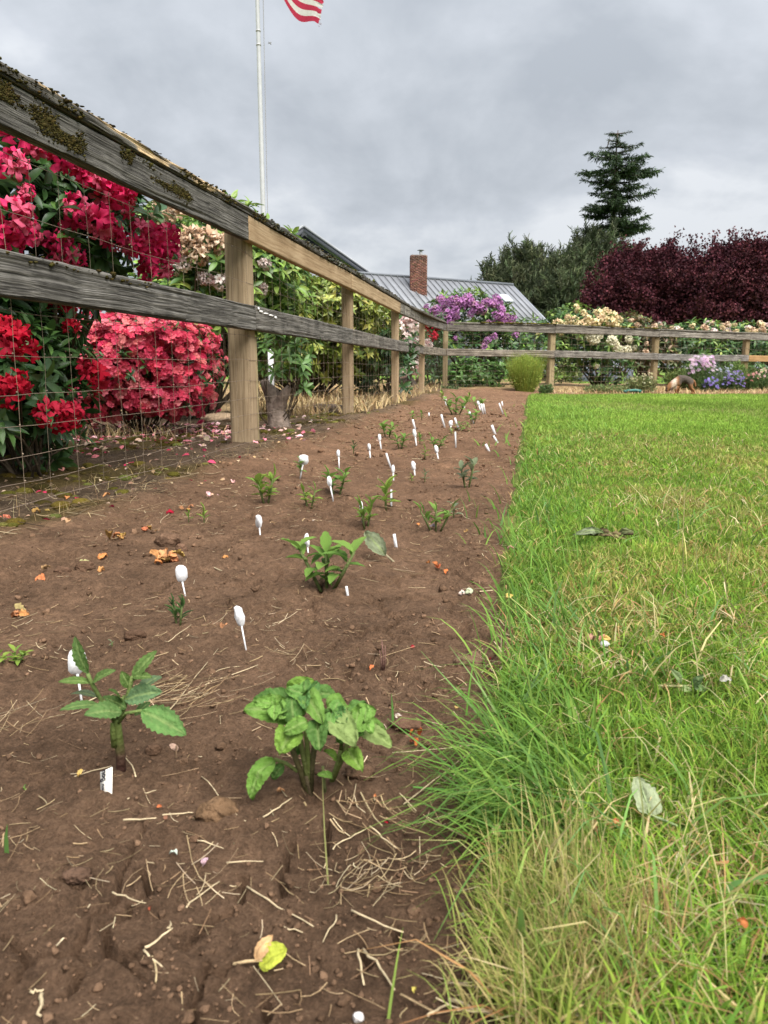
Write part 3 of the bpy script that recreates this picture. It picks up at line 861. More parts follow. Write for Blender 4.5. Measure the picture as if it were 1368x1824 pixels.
# big single stalks named by their ends in the photograph
def stalk(p0, p1, r=.0012, lift=.004, c=(.50, .40, .25)):
    a, b = soil_point(*p0), soil_point(*p1)
    t = np.linspace(0, 1, 7)[:, None]
    P = a * (1 - t) + b * t
    P[:, 2] = np.maximum(soil_z(P[:, 0], P[:, 1], False), P[:, 2]) + lift
    P[:, 2] = .5 * P[:, 2] + .5 * np.linspace(P[0, 2], P[-1, 2], 7) + .001; P[:, :2] += RNG.normal(0, .0007, (7, 2))
    V, Fs = tube(P, r * .75 * np.linspace(1.1, .6, 7), 4)
    sm.add(V, Fs, np.array(c) * RNG.uniform(.85, 1.15))
for a, b, r in [((615, 1350), (740, 1452), .0016), ((440, 1590), (560, 1660), .0012), ((650, 1700), (705, 1775), .0016), ((637, 1700), (648, 1765), .0014), ((800, 1790), (890, 1824), .0022), ((760, 1820), (800, 1800), .0016),
                ((625, 1632), (720, 1672), .0014), ((590, 1520), (655, 1485), .001), ((660, 1480), (705, 1520), .0012), ((470, 1465), (520, 1430), .0013), ((75, 1780), (72, 1824), .0022), ((56, 1776), (80, 1776), .0016),
                ((260, 1700), (305, 1665), .0016), ((258, 1702), (300, 1745), .0012), ((300, 1665), (305, 1650), .0012), ((330, 1625), (390, 1580), .0012), ((200, 1600), (260, 1618), .0012), ((222, 1468), (280, 1466), .0015),
                ((290, 1460), (345, 1455), .0012), ((405, 1545), (470, 1542), .001), ((355, 1505), (400, 1520), .001), ((230, 1430), (278, 1415), .001), ((360, 1390), (425, 1465), .0008), ((440, 1470), (360, 1460), .0008),
                ((335, 1240), (460, 1190), .0013), ((290, 1285), (390, 1160), .0011), ((720, 1440), (860, 1330), .0012), ((700, 1280), (800, 1300), .0012), ((880, 1335), (700, 1348), .0012), ((300, 1148), (340, 1118), .001),
                ((495, 1660), (540, 1670), .0012), ((600, 1640), (575, 1690), .001), ((245, 1390), (215, 1340), .001), ((130, 1392), (200, 1372), .001)]:
    stalk(a, b, r)
build(sm, 'straw_litter', MAT['dry'], None, False, kind='stuff', label='dry straw bits and root ends scattered over the brown soil', category='straw')

# --- crumbs of earth
cm = M()
n = 10000
y = .32 * np.exp(RNG.random(n) * math.log(9 / .32)); lo = np.maximum(fence_x(y) - .05, -.62 * (y + .3)); hi = lawn_x(y) + .02
x = lo + (hi - lo) * RNG.random(n)
k = RNG.random(n) < .15 + .85 * sstep(.42, .7, vnoise(x * 6, y * 6, 131)); x, y = x[k], y[k]; n = len(x)
r = np.exp(RNG.normal(math.log(.0014), .55, n)).clip(.0004, .007) * (.8 + .55 * y)
V, F = rock_mesh(3, 0, .9, .7)
A = RNG.uniform(0, 6.28, n); Rz = np.zeros((n, 3, 3)); Rz[:, 0, 0] = np.cos(A); Rz[:, 1, 1] = np.cos(A); Rz[:, 0, 1] = -np.sin(A); Rz[:, 1, 0] = np.sin(A); Rz[:, 2, 2] = 1
scatter(cm, V, F, Rz, np.stack([x, y, soil_z(x, y) + r * .3], 1), ground_colour(x, y) * RNG.uniform(.6, 1.05, (n, 1)), r)
build(cm, 'soil_crumbs', MAT['clod'], None, smooth=False, kind='stuff', label='loose crumbs of brown earth on the bed', category='soil')

# ------------------------------------------------------------------ the fence
fence = thing('wooden_fence', 'weathered two-rail wooden fence with wire mesh, turning a corner behind the soil bed', 'fence', (float(POSTS_L[1][0]), float(POSTS_L[1][1]), 0))
def seg_frame(a, b):
    d = unit(np.array((b[0] - a[0], b[1] - a[1], 0))); return d, np.array((-d[1], d[0], 0))
def along(poly, k, s):             # point s (0..1) of the way from vertex k to k+1
    return poly[k] * (1 - s) + poly[k + 1] * s
ZT_CAP, ZT_TOP, Z_TOP, ZT_MID, Z_MID = 1.236, 1.196, 1.072, .752, .624
def zoff(poly_id, p):               # the ground, and the fence with it, rises at the corner and drops to the right
    if poly_id == 'L': return .0 + .022 * sstep(9, 14.4, p[1])
    return float(np.interp(p[0], [1.14, 3.2, 5.5, 7.7, 12], [.022, .0, -.035, -.06, -.11]))
RAILTH = .040
def rail(name, poly, pid, s0, s1, z0, z1, mat, seed, col=(1, 1, 1), nx=60, res=.008, grain=.0016, erode=.004, th=RAILTH, label=None, push=0., gap=.002, warp=.004):
    a = along(poly, *s0); b = along(poly, *s1)
    d, n_ = seg_frame(a, b)
    A = np.array((a[0], a[1], z0 + zoff(pid, a))) + d * gap + n_ * push; B = np.array((b[0], b[1], z0 + zoff(pid, b))) - d * gap + n_ * push
    m = M()
    V, Fs, gr = board(A, B, n_, th, z1 - z0, nx, res, grain, erode, seed, warp=warp)
    m.add(V, Fs, col(gr) if callable(col) else col, gr)
    o = build(m, name, mat, fence, True, True)
    if label: o['label'] = label
    return o, A, B, n_, d
OLD, NEW = MAT['old_wood'], MAT['new_wood']
P = POSTS_L
R = {}
R['t0'] = rail('top_rail', P, 'L', (0, 0), (1, .02), Z_TOP, ZT_TOP, OLD, 3, (.66, .65, .63), nx=330, res=.0032, grain=.0026, erode=.011, label='old grey mossy top rail nearest the camera')
R['t1'] = rail('top_rail', P, 'L', (1, .02), (2, .03), Z_TOP, ZT_TOP, NEW, 5, (.88, .84, .80), nx=120, res=.006, grain=.0006, erode=.002, label='newer pale timber top rail')
R['t2'] = rail('top_rail', P, 'L', (2, .03), (3, .12), Z_TOP, ZT_TOP, NEW, 7, (.95, .93, .90), nx=80, grain=.0006, erode=.002, label='shorter pale timber top rail')
R['t3'] = rail('top_rail', P, 'L', (3, .12), (5, 0), Z_TOP, ZT_TOP, OLD, 9, (1.25, 1.22, 1.15), nx=90) if False else rail('top_rail', P, 'L', (3, .12), (4, 0), Z_TOP, ZT_TOP, OLD, 9, (1.3, 1.24, 1.15), nx=90)
R['t4'] = rail('top_rail', P, 'L', (4, 0), (4, .998), Z_TOP, ZT_TOP, OLD, 10, (1.05, 1.0, .95), nx=60)
R['m0'] = rail('lower_rail', P, 'L', (0, 0), (1, .05), Z_MID, ZT_MID, OLD, 11, (.72, .71, .69), nx=330, res=.0032, grain=.0026, erode=.008, label='grey lower rail nearest the camera')
R['m1'] = rail('lower_rail', P, 'L', (1, .05), (2, .04), Z_MID, ZT_MID, OLD, 13, (.84, .82, .79), nx=160, res=.005, grain=.002)
R['m2'] = rail('lower_rail', P, 'L', (2, .04), (4, .02), Z_MID, ZT_MID, OLD, 15, (.95, .90, .85), nx=120) if False else rail('lower_rail', P, 'L', (2, .04), (3, .06), Z_MID, ZT_MID, OLD, 15, (.95, .90, .85), nx=90)
R['m3'] = rail('lower_rail', P, 'L', (3, .06), (4, .02), Z_MID, ZT_MID, OLD, 16, (1.0, .95, .9), nx=70)
R['m4'] = rail('lower_rail', P, 'L', (4, .02), (4, .998), Z_MID, ZT_MID, OLD, 17, (1.2, 1.1, .95), nx=60)
# cap boards lie flat on the top rail and the posts
CAPD = .135
def capcol(gr):                     # splits on the front edge show fresh tan wood
    u, s = gr[:, 0] - 21 * 3.3, gr[:, 1]
    f = sstep(.50, .62, vnoise(u * 4.2 + 3, s * 22, 177)) * ((u > .95) & (u < 2.4) & (s < .045))
    return np.array((.72, .70, .66)) * (1 - f[:, None]) + np.array((3.0, 2.3, 1.45)) * f[:, None]
for k, (s0, s1, c, nx, gr_, er) in enumerate([((0, 0), (1, .16), capcol, 330, .003, .016), ((1, .16), (2, .25), (.55, .53, .50), 150, .003, .012), ((2, .25), (3, .4), (.6, .58, .55), 90, .002, .010), ((3, .4), (4, .998), (.8, .76, .70), 90, .002, .010)]):
    if s1[0] - s0[0] > 1 or (s0[0] != s1[0] and s1[1] > .3 and k > 1):
        pass
    R['c%d' % k] = rail('cap_board', P, 'L', s0, s1, ZT_TOP + .0025, ZT_CAP, OLD, 21 + k, c, nx, .0045 if k == 0 else .008, gr_, er, CAPD, push=-.010, warp=.005)
for k in range(4):
    R['ft%d' % k] = rail('top_rail', FAR, 'R', (k, .004 if k == 0 else .0), (k + 1, 0), Z_TOP, ZT_TOP, OLD, 31 + k, [(.95, .9, .84), (1.05, .98, .9), (1.25, 1.18, 1.1), (1.3, 1.25, 1.2)][k], nx=130, res=.008, grain=.004, erode=.016, warp=.014)
    last = k == 3
    R['fm%d' % k] = rail('lower_rail', FAR, 'R', (k, .004 if k == 0 else 0), (k + 1, 0), Z_MID, ZT_MID, NEW if last else OLD, 41 + k, [(1.2, 1.08, .95), (1.1, 1.05, 1.0), (1.1, 1.08, 1.08), (.85, .72, .55)][k], nx=110, grain=.003, erode=.010, warp=.010, label='yellowish newer lower rail of the far run' if last else None)
    R['fc%d' % k] = rail('cap_board', FAR, 'R', (k, .03 if k == 0 else 0), (k + 1, 0), ZT_TOP + .0025, ZT_CAP - .004, OLD, 51 + k, (.8, .76, .68), 110, .010, .004, .014, CAPD, push=-.010, warp=.012)

def post(p, n_, d, w, z1, seed, col, round_=False, mat=None, z0=-.14, lean=0.):
    m = M()
    off = RAILTH + .007
    base = np.array((p[0], p[1], z0)) + n_ * off - d * w / 2
    top = np.array((p[0], p[1], z1)) + n_ * off - d * w / 2 + d * lean
    # board() runs A->B along the grain: here upright, thickness away from the rails, height along the fence
    V, Fs, gr = board(base, top, n_, w, w, 90, .010, .0012, .004, seed, up=d, warp=.003)
    m.add(V, Fs, col, gr)
    return build(m, 'post', mat or MAT['post_wood'], fence, True, True)
dL = [seg_frame(P[k], P[k + 1]) for k in range(5)]
zc = lambda pid, p: ZT_TOP + zoff(pid, p)
for k in range(6):
    d, n_ = dL[min(k, 4)]
    wpost = (.12, .122, .092, .09, .085, .09)[k]
    pp = P[k] + (d * (-.09 if k == 5 else 0))[:2]
    if 1 <= k <= 5:                   # slide along the rails until the near corner of the post stands where the photograph has it
        best = None
        for s_ in np.linspace(-.6, .6, 241):
            c_ = P[k] + (d * s_)[:2] + (n_ * (RAILTH + .007) - d * wpost / 2)[:2]
            px_ = 684 + FPX * c_[0] / (c_[1] * math.cos(PITCH) + (CAMH - .35) * math.sin(PITCH))
            e_ = abs(px_ - (445, 627, 709, 755, 797)[k - 1])
            if best is None or e_ < best[0]: best = (e_, s_)
        pp = P[k] + (d * best[1])[:2]
    o = post(pp, n_, d, wpost, zc('L', P[k]), 61 + k, [(1, 1, 1), (.95, .93, .90), (.92, .88, .84), (1.1, 1.05, 1.0), (1.1, 1.05, 1), (.78, .80, .74)][k])
    # split half-round stake nailed to the side of some posts
    if k == 1:
        m = M()
        st = np.array((pp[0], pp[1], 0)) + n_ * (RAILTH + .035) + d * (wpost / 2 + .022)
        pth = np.stack([np.full(14, st[0]), np.full(14, st[1]), np.linspace(-.10, .60, 14)], 1)
        V, Fs = tube(pth, .022 + .002 * RNG.random(14), 12)
        m.add(V, Fs, (.95, 1.0, .86), np.stack([V[:, 2], np.arctan2(V[:, 1] - st[1], V[:, 0] - st[0]) * .03, V[:, 2] * 0 + 4 + k], 1))
        so = build(m, 'side_stake', MAT['post_wood'], fence, True, True)
        so['label'] = 'pale greenish half-round stake beside the post'
for k in range(1, 5):
    d, n_ = seg_frame(FAR[k], FAR[k + 1])
    post(FAR[k], n_, d, .115, ZT_TOP + zoff('R', FAR[k]), 81 + k, [(0, 0, 0), (.80, .82, .72), (.72, .72, .62), (.68, .66, .58), (.8, .8, .7)][k])

# wire mesh stapled to the posts, behind the rails
wm = M()
WZ = [.035, .105, .185, .270, .365, .475, .600, .740, .875, 1.03]
def wire_run(poly, pid, k0, k1, bend=.008, step=.148, rad=.00095):
    for k in range(k0, k1):
        a, b = poly[k], poly[k + 1]
        d, n_ = seg_frame(a, b)
        ln = np.linalg.norm(b - a); n = 34
        u = np.linspace(0, ln, n)
        sag = 4 * (u / ln) * (1 - u / ln)
        for zi, z in enumerate(WZ):
            o = RAILTH + .0035 + .016 * sag * (fbm(u * 1.1 + k * 7, u * 0 + zi * .7, 2, 141)) + .0
            zz = z + zoff(pid, a) + bend * fbm(u * 3, u * 0 + zi * 3.1 + k, 3, 143) - .012 * sag * (.5 + vnoise(zi * 1.3, k, 145))
            if zi == 9: zz = zz - .10 * sag ** 2 * (k == 1)
            Q = np.stack([a[0] + d[0] * u + n_[0] * o, a[1] + d[1] * u + n_[1] * o, zz], 1)
            V, Fs = tube(Q, rad * (1.35 if zi in (0, 9) else 1), 4, False)
            wm.add(V, Fs, (.17, .125, .09))
        q = np.arange(.07 + .05 * k, ln, step)
        for j, uu in enumerate(q):
            zz = np.linspace(.02, 1.035, 16)
            wob = .010 * fbm(zz * 4, zz * 0 + j * 1.7 + k * 13, 3, 147) + .02 * fbm(zz * 1.2, zz * 0 + j * .3, 2, 149)
            u2 = uu + wob
            o = RAILTH + .0035 + .006 * fbm(zz * 2, zz * 0 + j, 2, 151)
            Q = np.stack([a[0] + d[0] * u2 + n_[0] * o, a[1] + d[1] * u2 + n_[1] * o, zz + zoff(pid, a)], 1)
            V, Fs = tube(Q, rad * .85, 3, False)
            c = np.array((.22, .165, .115)) * RNG.uniform(.6, 1.3)
            wm.add(V, Fs, c)
            if k < 3 and pid == 'L':                         # the knots where wires cross
                for z in WZ:
                    w_ = .010 * fbm(np.array([z * 4]), np.array([j * 1.7 + k * 13]), 3, 147)[0]
                    cpt = a + d[:2] * (uu + w_) + n_[:2] * (RAILTH + .003)
                    Vb, Fb = ICO[0]
                    wm.add(Vb * .0030 + np.array((cpt[0], cpt[1], z + zoff(pid, a) - .004)), Fb, c * .8)
wire_run(P, 'L', 0, 5)
wire_run(FAR, 'R', 0, 4, rad=.0017)
build(wm, 'wire_mesh', MAT['wire'], fence, True, kind='stuff')

# moss cushions and lichen on the near boards
def moss_on(rk, n, f_keep, size, cols, face='front', name='moss'):
    o, A, B, n_, d = R[rk]
    Ln = np.linalg.norm(B - A); D = (B - A) / Ln
    m = M(); V0, F0 = rock_mesh(5, 0 if n > 1000 else 1, .35, .8)
    u = RNG.uniform(0, Ln, n * 4); h = RNG.random(n * 4)
    k = f_keep(u, h) > RNG.random(n * 4); u, h = u[k][:n], h[k][:n]
    H = {'t': ZT_TOP - Z_TOP, 'm': ZT_MID - Z_MID, 'c': ZT_CAP - ZT_TOP}[rk.strip('f')[0]]
    n = len(u)
    if face == 'front': Pp = A + u[:, None] * D + np.array((0, 0, 1)) * (h * H)[:, None] - n_ * .001
    else: Pp = A + u[:, None] * D + np.array((0, 0, H)) + n_ * (h * CAPD * .45)[:, None]
    s = size * np.exp(RNG.normal(0, .45, n))
    Rm = np.repeat(np.eye(3)[None], n, 0)
    scatter(m, V0, F0, Rm, Pp, pick(cols, n, .25), np.stack([s * (1.25 if face == 'top' else 1), s * (1.25 if face == 'top' else 1), s * (.5 if face == 'top' else .9)], 1))
    build(m, name, MAT['moss'], o, True, kind='stuff')
MOSSC = [(.052, .042, .013), (.070, .056, .017), (.038, .031, .012), (.095, .078, .026)]
# distances along the near rail: the frame edge falls at about 0.77 m, the joint at 2.66 m
def diag(u, h):
    g = vnoise(u * 9, h * 3, 161)
    a = np.exp(-((h - (.82 - .38 * sstep(.6, 1.15, u) + .0)) / .20) ** 2) * sstep(.3, .6, u) * (1 - sstep(1.12, 1.22, u)) * 1.25
    b = np.exp(-((h - (.80 - .30 * sstep(1.35, 1.95, u))) / .13) ** 2) * sstep(1.40, 1.5, u) * (1 - sstep(1.95, 2.05, u)) * .9
    return np.maximum(a, b) * sstep(.22, .55, g)
moss_on('t0', 15000, diag, .0025, MOSSC)
moss_on('m0', 160, lambda u, h: (h > .80) * sstep(.5, .65, vnoise(u * 4, h, 163)) * (u < 1.6) * .9, .0045, MOSSC)
moss_on('c0', 170, lambda u, h: sstep(.52, .66, vnoise(u * 3.5, h, 165)), .0036, MOSSC, 'top')
moss_on('c0', 300, lambda u, h: sstep(.55, .66, vnoise(u * 4.5, h * .5, 167)), .0036, MOSSC)
moss_on('c1', 260, lambda u, h: sstep(.50, .64, vnoise(u * 3.5, h, 169)), .0046, MOSSC + [(.16, .13, .03)], 'top')
moss_on('c1', 420, lambda u, h: sstep(.40, .60, vnoise(u * 5, h, 171)), .005, [(.10, .10, .085), (.05, .05, .035), (.16, .16, .14), (.07, .06, .03)], name='lichen')
moss_on('c2', 300, lambda u, h: sstep(.5, .64, vnoise(u * 3.0, h, 173)), .0065, MOSSC, 'top')
moss_on('fc0', 240, lambda u, h: (u > .6) * .8, .014, [(.16, .13, .02), (.10, .085, .02)], 'top')
moss_on('fc1', 260, lambda u, h: sstep(.45, .55, vnoise(u * 2, h, 175)) * .9, .013, [(.16, .13, .02), (.09, .08, .02)], 'top')
# pale bird droppings run down over the lower rail joint
o, A, B, n_, d = R['m1']
m = M()
for (u, h, du, hh) in [(.03, .118, .02, .016), (.06, .105, .05, .012), (.12, .100, .06, .010), (.19, .096, .06, .010), (.25, .090, .03, .016)]:
    V0, F0 = rock_mesh(int(u * 100) + 3, 1, .4, 1)
    m.add(V0 * np.array((du * .65, .004, hh * .5)) @ np.array([(d[0], d[1], 0), (n_[0], n_[1], 0), (0, 0, 1.)]) + A + d * u * 1.35 + np.array((0, 0, h)) - n_ * .002, F0, (.68, .67, .66))
build(m, 'bird_dropping', MAT['clod'] if False else MAT['white'], o, True, kind='stuff')

# ------------------------------------------------------------------ things standing and lying in the bed
def marker(px, py, tpx, tpy, hw, hh, label, group='white plant markers in the bed', wide=1.0, shade=.62, yaw=0.):
    """base pixel, top pixel, head width and head height in photograph pixels"""
    b = soil_point(px, py); Y = b[1]
    top = At(tpx, tpy, Y); k = np.linalg.norm(At(px + 1, py, Y) - At(px, py, Y))
    t = thing('plant_marker', label, 'plant marker', b, group)
    ax = unit(top - b); ln = np.linalg.norm(top - b)
    sd = np.array((math.cos(yaw), math.sin(yaw), 0)); sd = unit(sd - ax * (sd @ ax)); nr = np.cross(sd, ax)
    w, h = hw * k, hh * k
    c = np.array((shade, shade, shade * 1.01))
    if hh > 0:
        sw = max(w * .12, 2.4 * k)
        m = M(); V, F = prism([b - sd * sw * .5 - ax * .02, b + sd * sw * .5 - ax * .02, b + sd * sw * .5 + ax * (ln - h * .95), b - sd * sw * .5 + ax * (ln - h * .95)], nr * .0018)
        m.add(V, F, c); build(m, 'stake', MAT['white'], t, False)
        pts = []
        prof = [(-.10, 0), (-.14, .06), (-.34, .10), (-.46, .24), (-.48, .50), (-.46, .76), (-.36, .92), (-.14, 1.0), (.16, .985), (.36, .90), (.46, .74), (.48, .48), (.44, .26), (.30, .12), (.14, .06), (.10, 0)]
        rr_ = np.random.default_rng(int(px * 7 + py)); sk_, cut_ = rr_.normal(0, .07), rr_.normal(0, .10)
        for a_, q in prof: pts.append(b + ax * (ln - h + h * q * (1 + cut_ * a_ * (q > .6))) + sd * (a_ * (1 + .10 * rr_.normal() * (q > .2)) + sk_ * q) * w)
        m = M(); V, F = prism(np.array(pts) - nr * .0006, nr * .0016)
        m.add(V, F, c); build(m, 'head', MAT['white'], t, False)
    else:
        m = M(); bowed = nr * ln * .03
        V, F = prism([b - sd * w * .4 - ax * .02, b + sd * w * .4 - ax * .02, b + sd * w * .5 + ax * ln * .5 + bowed, b + sd * w * .42 + ax * ln, b - sd * w * .42 + ax * ln, b - sd * w * .5 + ax * ln * .5 + bowed], nr * .0016)
        m.add(V, F, c); build(m, 'stake', MAT['white'], t, False)
    return t
MK = [
 (146, 1252, 131, 1155, 31, 50, 'large white marker half hidden behind the lone leafy dahlia at the front', .4),
 (439, 1160, 424, 1079, 17, 40, 'tilted white paddle marker beside the straw, above the crinkled green plant', 0),
 (330, 1061, 319, 1007, 21, 32, 'white paddle marker standing above the small dark green shoot', .2),
 (464, 958, 460, 917, 12, 25, 'white rounded marker standing alone right of the two clods', 0),
 (536, 846, 543, 810, 19, 19, 'broad white marker with a thick head over a small green shoot', 0),
 (549, 986, 546, 950, 9, 27, 'white oval marker just behind the large dahlia in mid bed', .1),
 (620, 1063, 617, 1044, 5, 0, 'short bare white stub right of the large mid bed dahlia', 0),
 (604, 832, 603, 801, 6, 14, 'slim white marker left of the row, behind the leafy shoot pair', 0),
 (592, 885, 585, 848, 9, 20, 'white marker leaning left inside the leafy green dahlia', .4),
 (646, 932, 642, 893, 7, 20, 'white marker behind the upright bright green pair of shoots', .3),
 (660, 819, 657, 790, 6, 14, 'slim white marker with its head left of the stubby dark shoot and twin seedlings', 0),
 (679, 801, 675, 773, 6, 14, 'slim white marker left of the pair of bushy seedlings', 0),
 (696, 833, 688, 807, 4, 0, 'narrow leaning white strip with no head in front of the bushy seedlings', 0),
 (701, 858, 700, 828, 6, 16, 'upright white marker nearest the pale sprig in the middle of the bed', 0),
 (742, 796, 738, 764, 7, 16, 'white marker with long stake and small seedling at its right', 0),
 (739, 846, 736, 821, 8, 18, 'white oval marker with a pale tuft at its foot in mid bed', 0),
 (697, 906, 697, 872, 4, 0, 'bare white strip beside the feathery upright green shoot', 0),
 (706, 976, 702, 951, 6, 0, 'plain white strip between the wilted leaf and the orange leaf', 0),
 (781, 820, 776, 793, 7, 15, 'white marker leaning into a dark seedling on the right half', 0),
 (792, 761, 786, 738, 4, 0, 'white strip left of the round-headed marker in the far bed', 0),
 (805, 771, 801, 749, 8, 11, 'round-headed white marker in the far bed', 0),
 (817, 765, 810, 744, 4, 0, 'leaning white strip right of the round-headed marker', 0),
 (812, 797, 811, 769, 3, 0, 'thin grey-white strip below the round-headed marker', 0),
 (740, 766, 735, 747, 4, 0, 'white strip at the foot of a tiny seedling on the left of the far bed', 0),
 (871, 804, 865, 791, 5, 0, 'short white peg nearest the lawn edge', 0),
 (887, 790, 879, 776, 4, 0, 'thin slanting white peg above the short one near the lawn', 0),
 (882, 774, 876, 757, 5, 0, 'straight white peg, second from the lawn edge, highest of three', 0),
 (795, 722, 792, 706, 5, 9, 'tiny white marker near the left end of the farthest row', 0),
 (828, 735, 825, 721, 5, 8, 'tiny white marker right of the far leafy cluster', 0),
 (844, 755, 836, 733, 5, 8, 'tiny white marker standing over the far green tuft', 0),
 (856, 732, 851, 714, 5, 9, 'first of three tiny white markers bunched at the far end', 0),
 (860, 735, 857, 719, 4, 0, 'second of three tiny white markers bunched at the far end', 0),
 (864, 735, 861, 719, 3, 0, 'third of three tiny white markers bunched at the far end', 0),
 (895, 735, 889, 718, 3, 0, 'thin white peg leaning beside the lawn corner at the far end', 0),
 (895, 724, 894, 715, 3, 0, 'very small white peg behind the leaning peg at the lawn corner', 0),
 (764, 741, 764, 735, 3, 0, 'tiny white fleck of a peg alone on the far left soil', 0),
]
for a in MK: marker(*a[:6], a[6], yaw=a[7])

# the hand-lettered tag lying against the soil in front of the dahlia
b0 = soil_point(189, 1413)
def tagpt(px, py, Y): return At(px, py, Y)
Yt = float(b0[1])
t = thing('name_tag', 'cut white plastic tag with black handwriting, stuck in soil at the foot of the dahlia', 'name tag', b0)
c0, c1, c2, c3 = tagpt(179, 1417, Yt), tagpt(199, 1402, Yt - .004), tagpt(199.5, 1366, Yt + .012), tagpt(178.5, 1375, Yt + .012)
nt_ = unit(np.cross(c1 - c0, c3 - c0))
m = M(); V, F = prism([c0 - (c3 - c0) * .4, c1 - (c2 - c1) * .5, c2, c3], -nt_ * .0008); m.add(V, F, (.72, .69, .62)); build(m, 'tag_plate', MAT['white'], t, False)
fc = bpy.data.curves.new('handwriting', 'FONT'); fc.body = 'ley Bou'; fc.size = 1.0; fc.extrude = .004; fc.offset = .020; fc.shear = .35; fc.resolution_u = 3
tmp = bpy.data.objects.new('handwriting', fc)
COL.objects.link(tmp); bpy.context.view_layer.update()
dg = bpy.context.evaluated_depsgraph_get()
me = bpy.data.meshes.new_from_object(tmp.evaluated_get(dg)); bpy.data.objects.remove(tmp)
co = np.empty(len(me.vertices) * 3, np.float32); me.vertices.foreach_get('co', co); co = co.reshape(-1, 3)
wid = co[:, 0].max() - co[:, 0].min()
ux = (c3 - c0); uy = -(c1 - c0)          # text runs up the tag; letters lean to the left edge
q = c0 + ux * .03 + uy * 0 + np.outer((co[:, 0] - co[:, 0].min()) / wid, ux * .95) - np.outer((.62 - (co[:, 1] - co[:, 1].min()) / .95 * .58), uy) + np.outer(co[:, 2] * 0 + .0005 + .0003 * np.sign(co[:, 2]), nt_)
me.vertices.foreach_set('co', q.astype(np.float32).ravel()); me.update()
a_ = me.attributes.new('col', 'FLOAT_COLOR', 'POINT'); a_.data.foreach_set('color', np.tile((.012, .011, .018, 1), len(q)).astype(np.float32))
me.materials.clear(); me.materials.append(MAT['ink'])
ho = link('handwriting', me, t); ho.matrix_parent_inverse = t.matrix_basis.inverted()

# --- single leaves given by their base, tip and width
def big_leaf(m, base, tip, w, nrm, col, n=14, serr=.10, arch=.12, cup=.25, wave=0.0, seed=0, vein=True, shape=.85, blunt=0.0):
    base = np.asarray(base, float); tip = np.asarray(tip, float)
    D = tip - base; ln = np.linalg.norm(D); D = D / ln
    nrm = unit(np.asarray(nrm, float) - D * (np.asarray(nrm, float) @ D)); X = np.cross(D, nrm)
    t = np.linspace(0, 1, n + 1); k = 5
    prof = np.sin(math.pi * np.clip(t, 0, 1) ** shape) ** (.75 - .3 * blunt)
    prof[0] = .05; prof[-1] = .03
    V = []; C = []
    rs = np.random.default_rng(seed + 17)
    for a in range(-k, k + 1):
        s = a / k
        edge = 1 + (serr * ((np.arange(n + 1) % 2) * 2 - 1) if abs(a) == k else 0)
        xw = s * prof * w * .5 * edge
        z = arch * ln * np.sin(math.pi * t) * .9 - arch * ln * t ** 2 + cup * np.abs(xw) - .35 * cup * np.abs(xw) * np.abs(s)
        rib = np.abs(((t * 7 - abs(s) * 1.6) % 1.0) - .5)
        z = z - (.035 * w) * (1 - np.clip(rib * 5, 0, 1)) * (abs(s) < .95) - (.05 * w if a == 0 else 0)
        if wave: z = z + wave * w * (fbm(t * 3.2 + seed * 5.1, np.full_like(t, s * 1.6), 3, seed + 3) + .45 * fbm(t * 8 + seed, np.full_like(t, s * 3.5), 2, seed + 4))
        tt = t + (.012 * ((np.arange(n + 1) % 2)) if abs(a) == k else 0)
        V.append(base + (tt * ln)[:, None] * D + xw[:, None] * X + z[:, None] * nrm)
        cc = np.array(col) * (1 + .10 * rs.normal()) * np.ones((n + 1, 1))
        if vein:
            lite = np.clip(1 - rib * 7, 0, 1)[:, None] * .5
            if a == 0: lite = np.full((n + 1, 1), .9)
            cc = cc * (1 - lite * .6) + np.array((.28, .36, .13)) * lite * .6
        C.append(cc)
    V = np.stack(V, 1).reshape(-1, 3); C = np.stack(C, 1).reshape(-1, 3)
    K = 2 * k + 1
    i = np.arange(n)[:, None] * K; j = np.arange(K - 1)[None]
    m.add(V, np.stack([i + j, i + j + 1, i + K + j + 1, i + K + j], -1).reshape(-1, 4), C)

# the lone dahlia at the front left
b = soil_point(215, 1374); Y0 = float(b[1])
dah = thing('dahlia_plant', 'young dahlia with serrated blue-green leaves and thick stem at front left, above the tag', 'dahlia', b, 'young plants growing in the bed')
def PX(px, py, dy=0.): return At(px, py, Y0 + dy)
m = M()
V, Fs = tube([b + (0, 0, -.02), PX(215, 1345), PX(210, 1310), PX(208, 1282)], [.0052, .0052, .0050, .0042], 10)
hc = sstep(b[2] + .014, b[2] + .036, V[:, 2])[:, None]
m.add(V, Fs, np.array((.085, .030, .032)) * (1 - hc) + np.array((.135, .175, .045)) * hc)
V, Fs = tube([PX(204, 1330, -.004), PX(201, 1300, -.006), PX(199, 1288, -.007)], [.0035, .003, .0015], 6); m.add(V, Fs, (.17, .22, .06))
for pth, r in [([PX(207, 1290), PX(185, 1255, -.01), PX(162, 1215, -.015), PX(156, 1200, -.015)], .0022), ([PX(210, 1288), PX(222, 1258, .005), PX(232, 1222, .01), PX(236, 1205, .01)], .0024),
               ([PX(208, 1292), PX(225, 1270, -.012), PX(252, 1266, -.02)], .0018), ([PX(207, 1287), PX(195, 1262, .0), PX(214, 1262, -.01)], .0016), ([PX(209, 1288), PX(214, 1255, .01), PX(222, 1240, .01)], .0022)]:
    V, Fs = tube(pth, r, 6); m.add(V, Fs, (.16, .22, .065))
build(m, 'stem', MAT['leaf_soft'], dah)
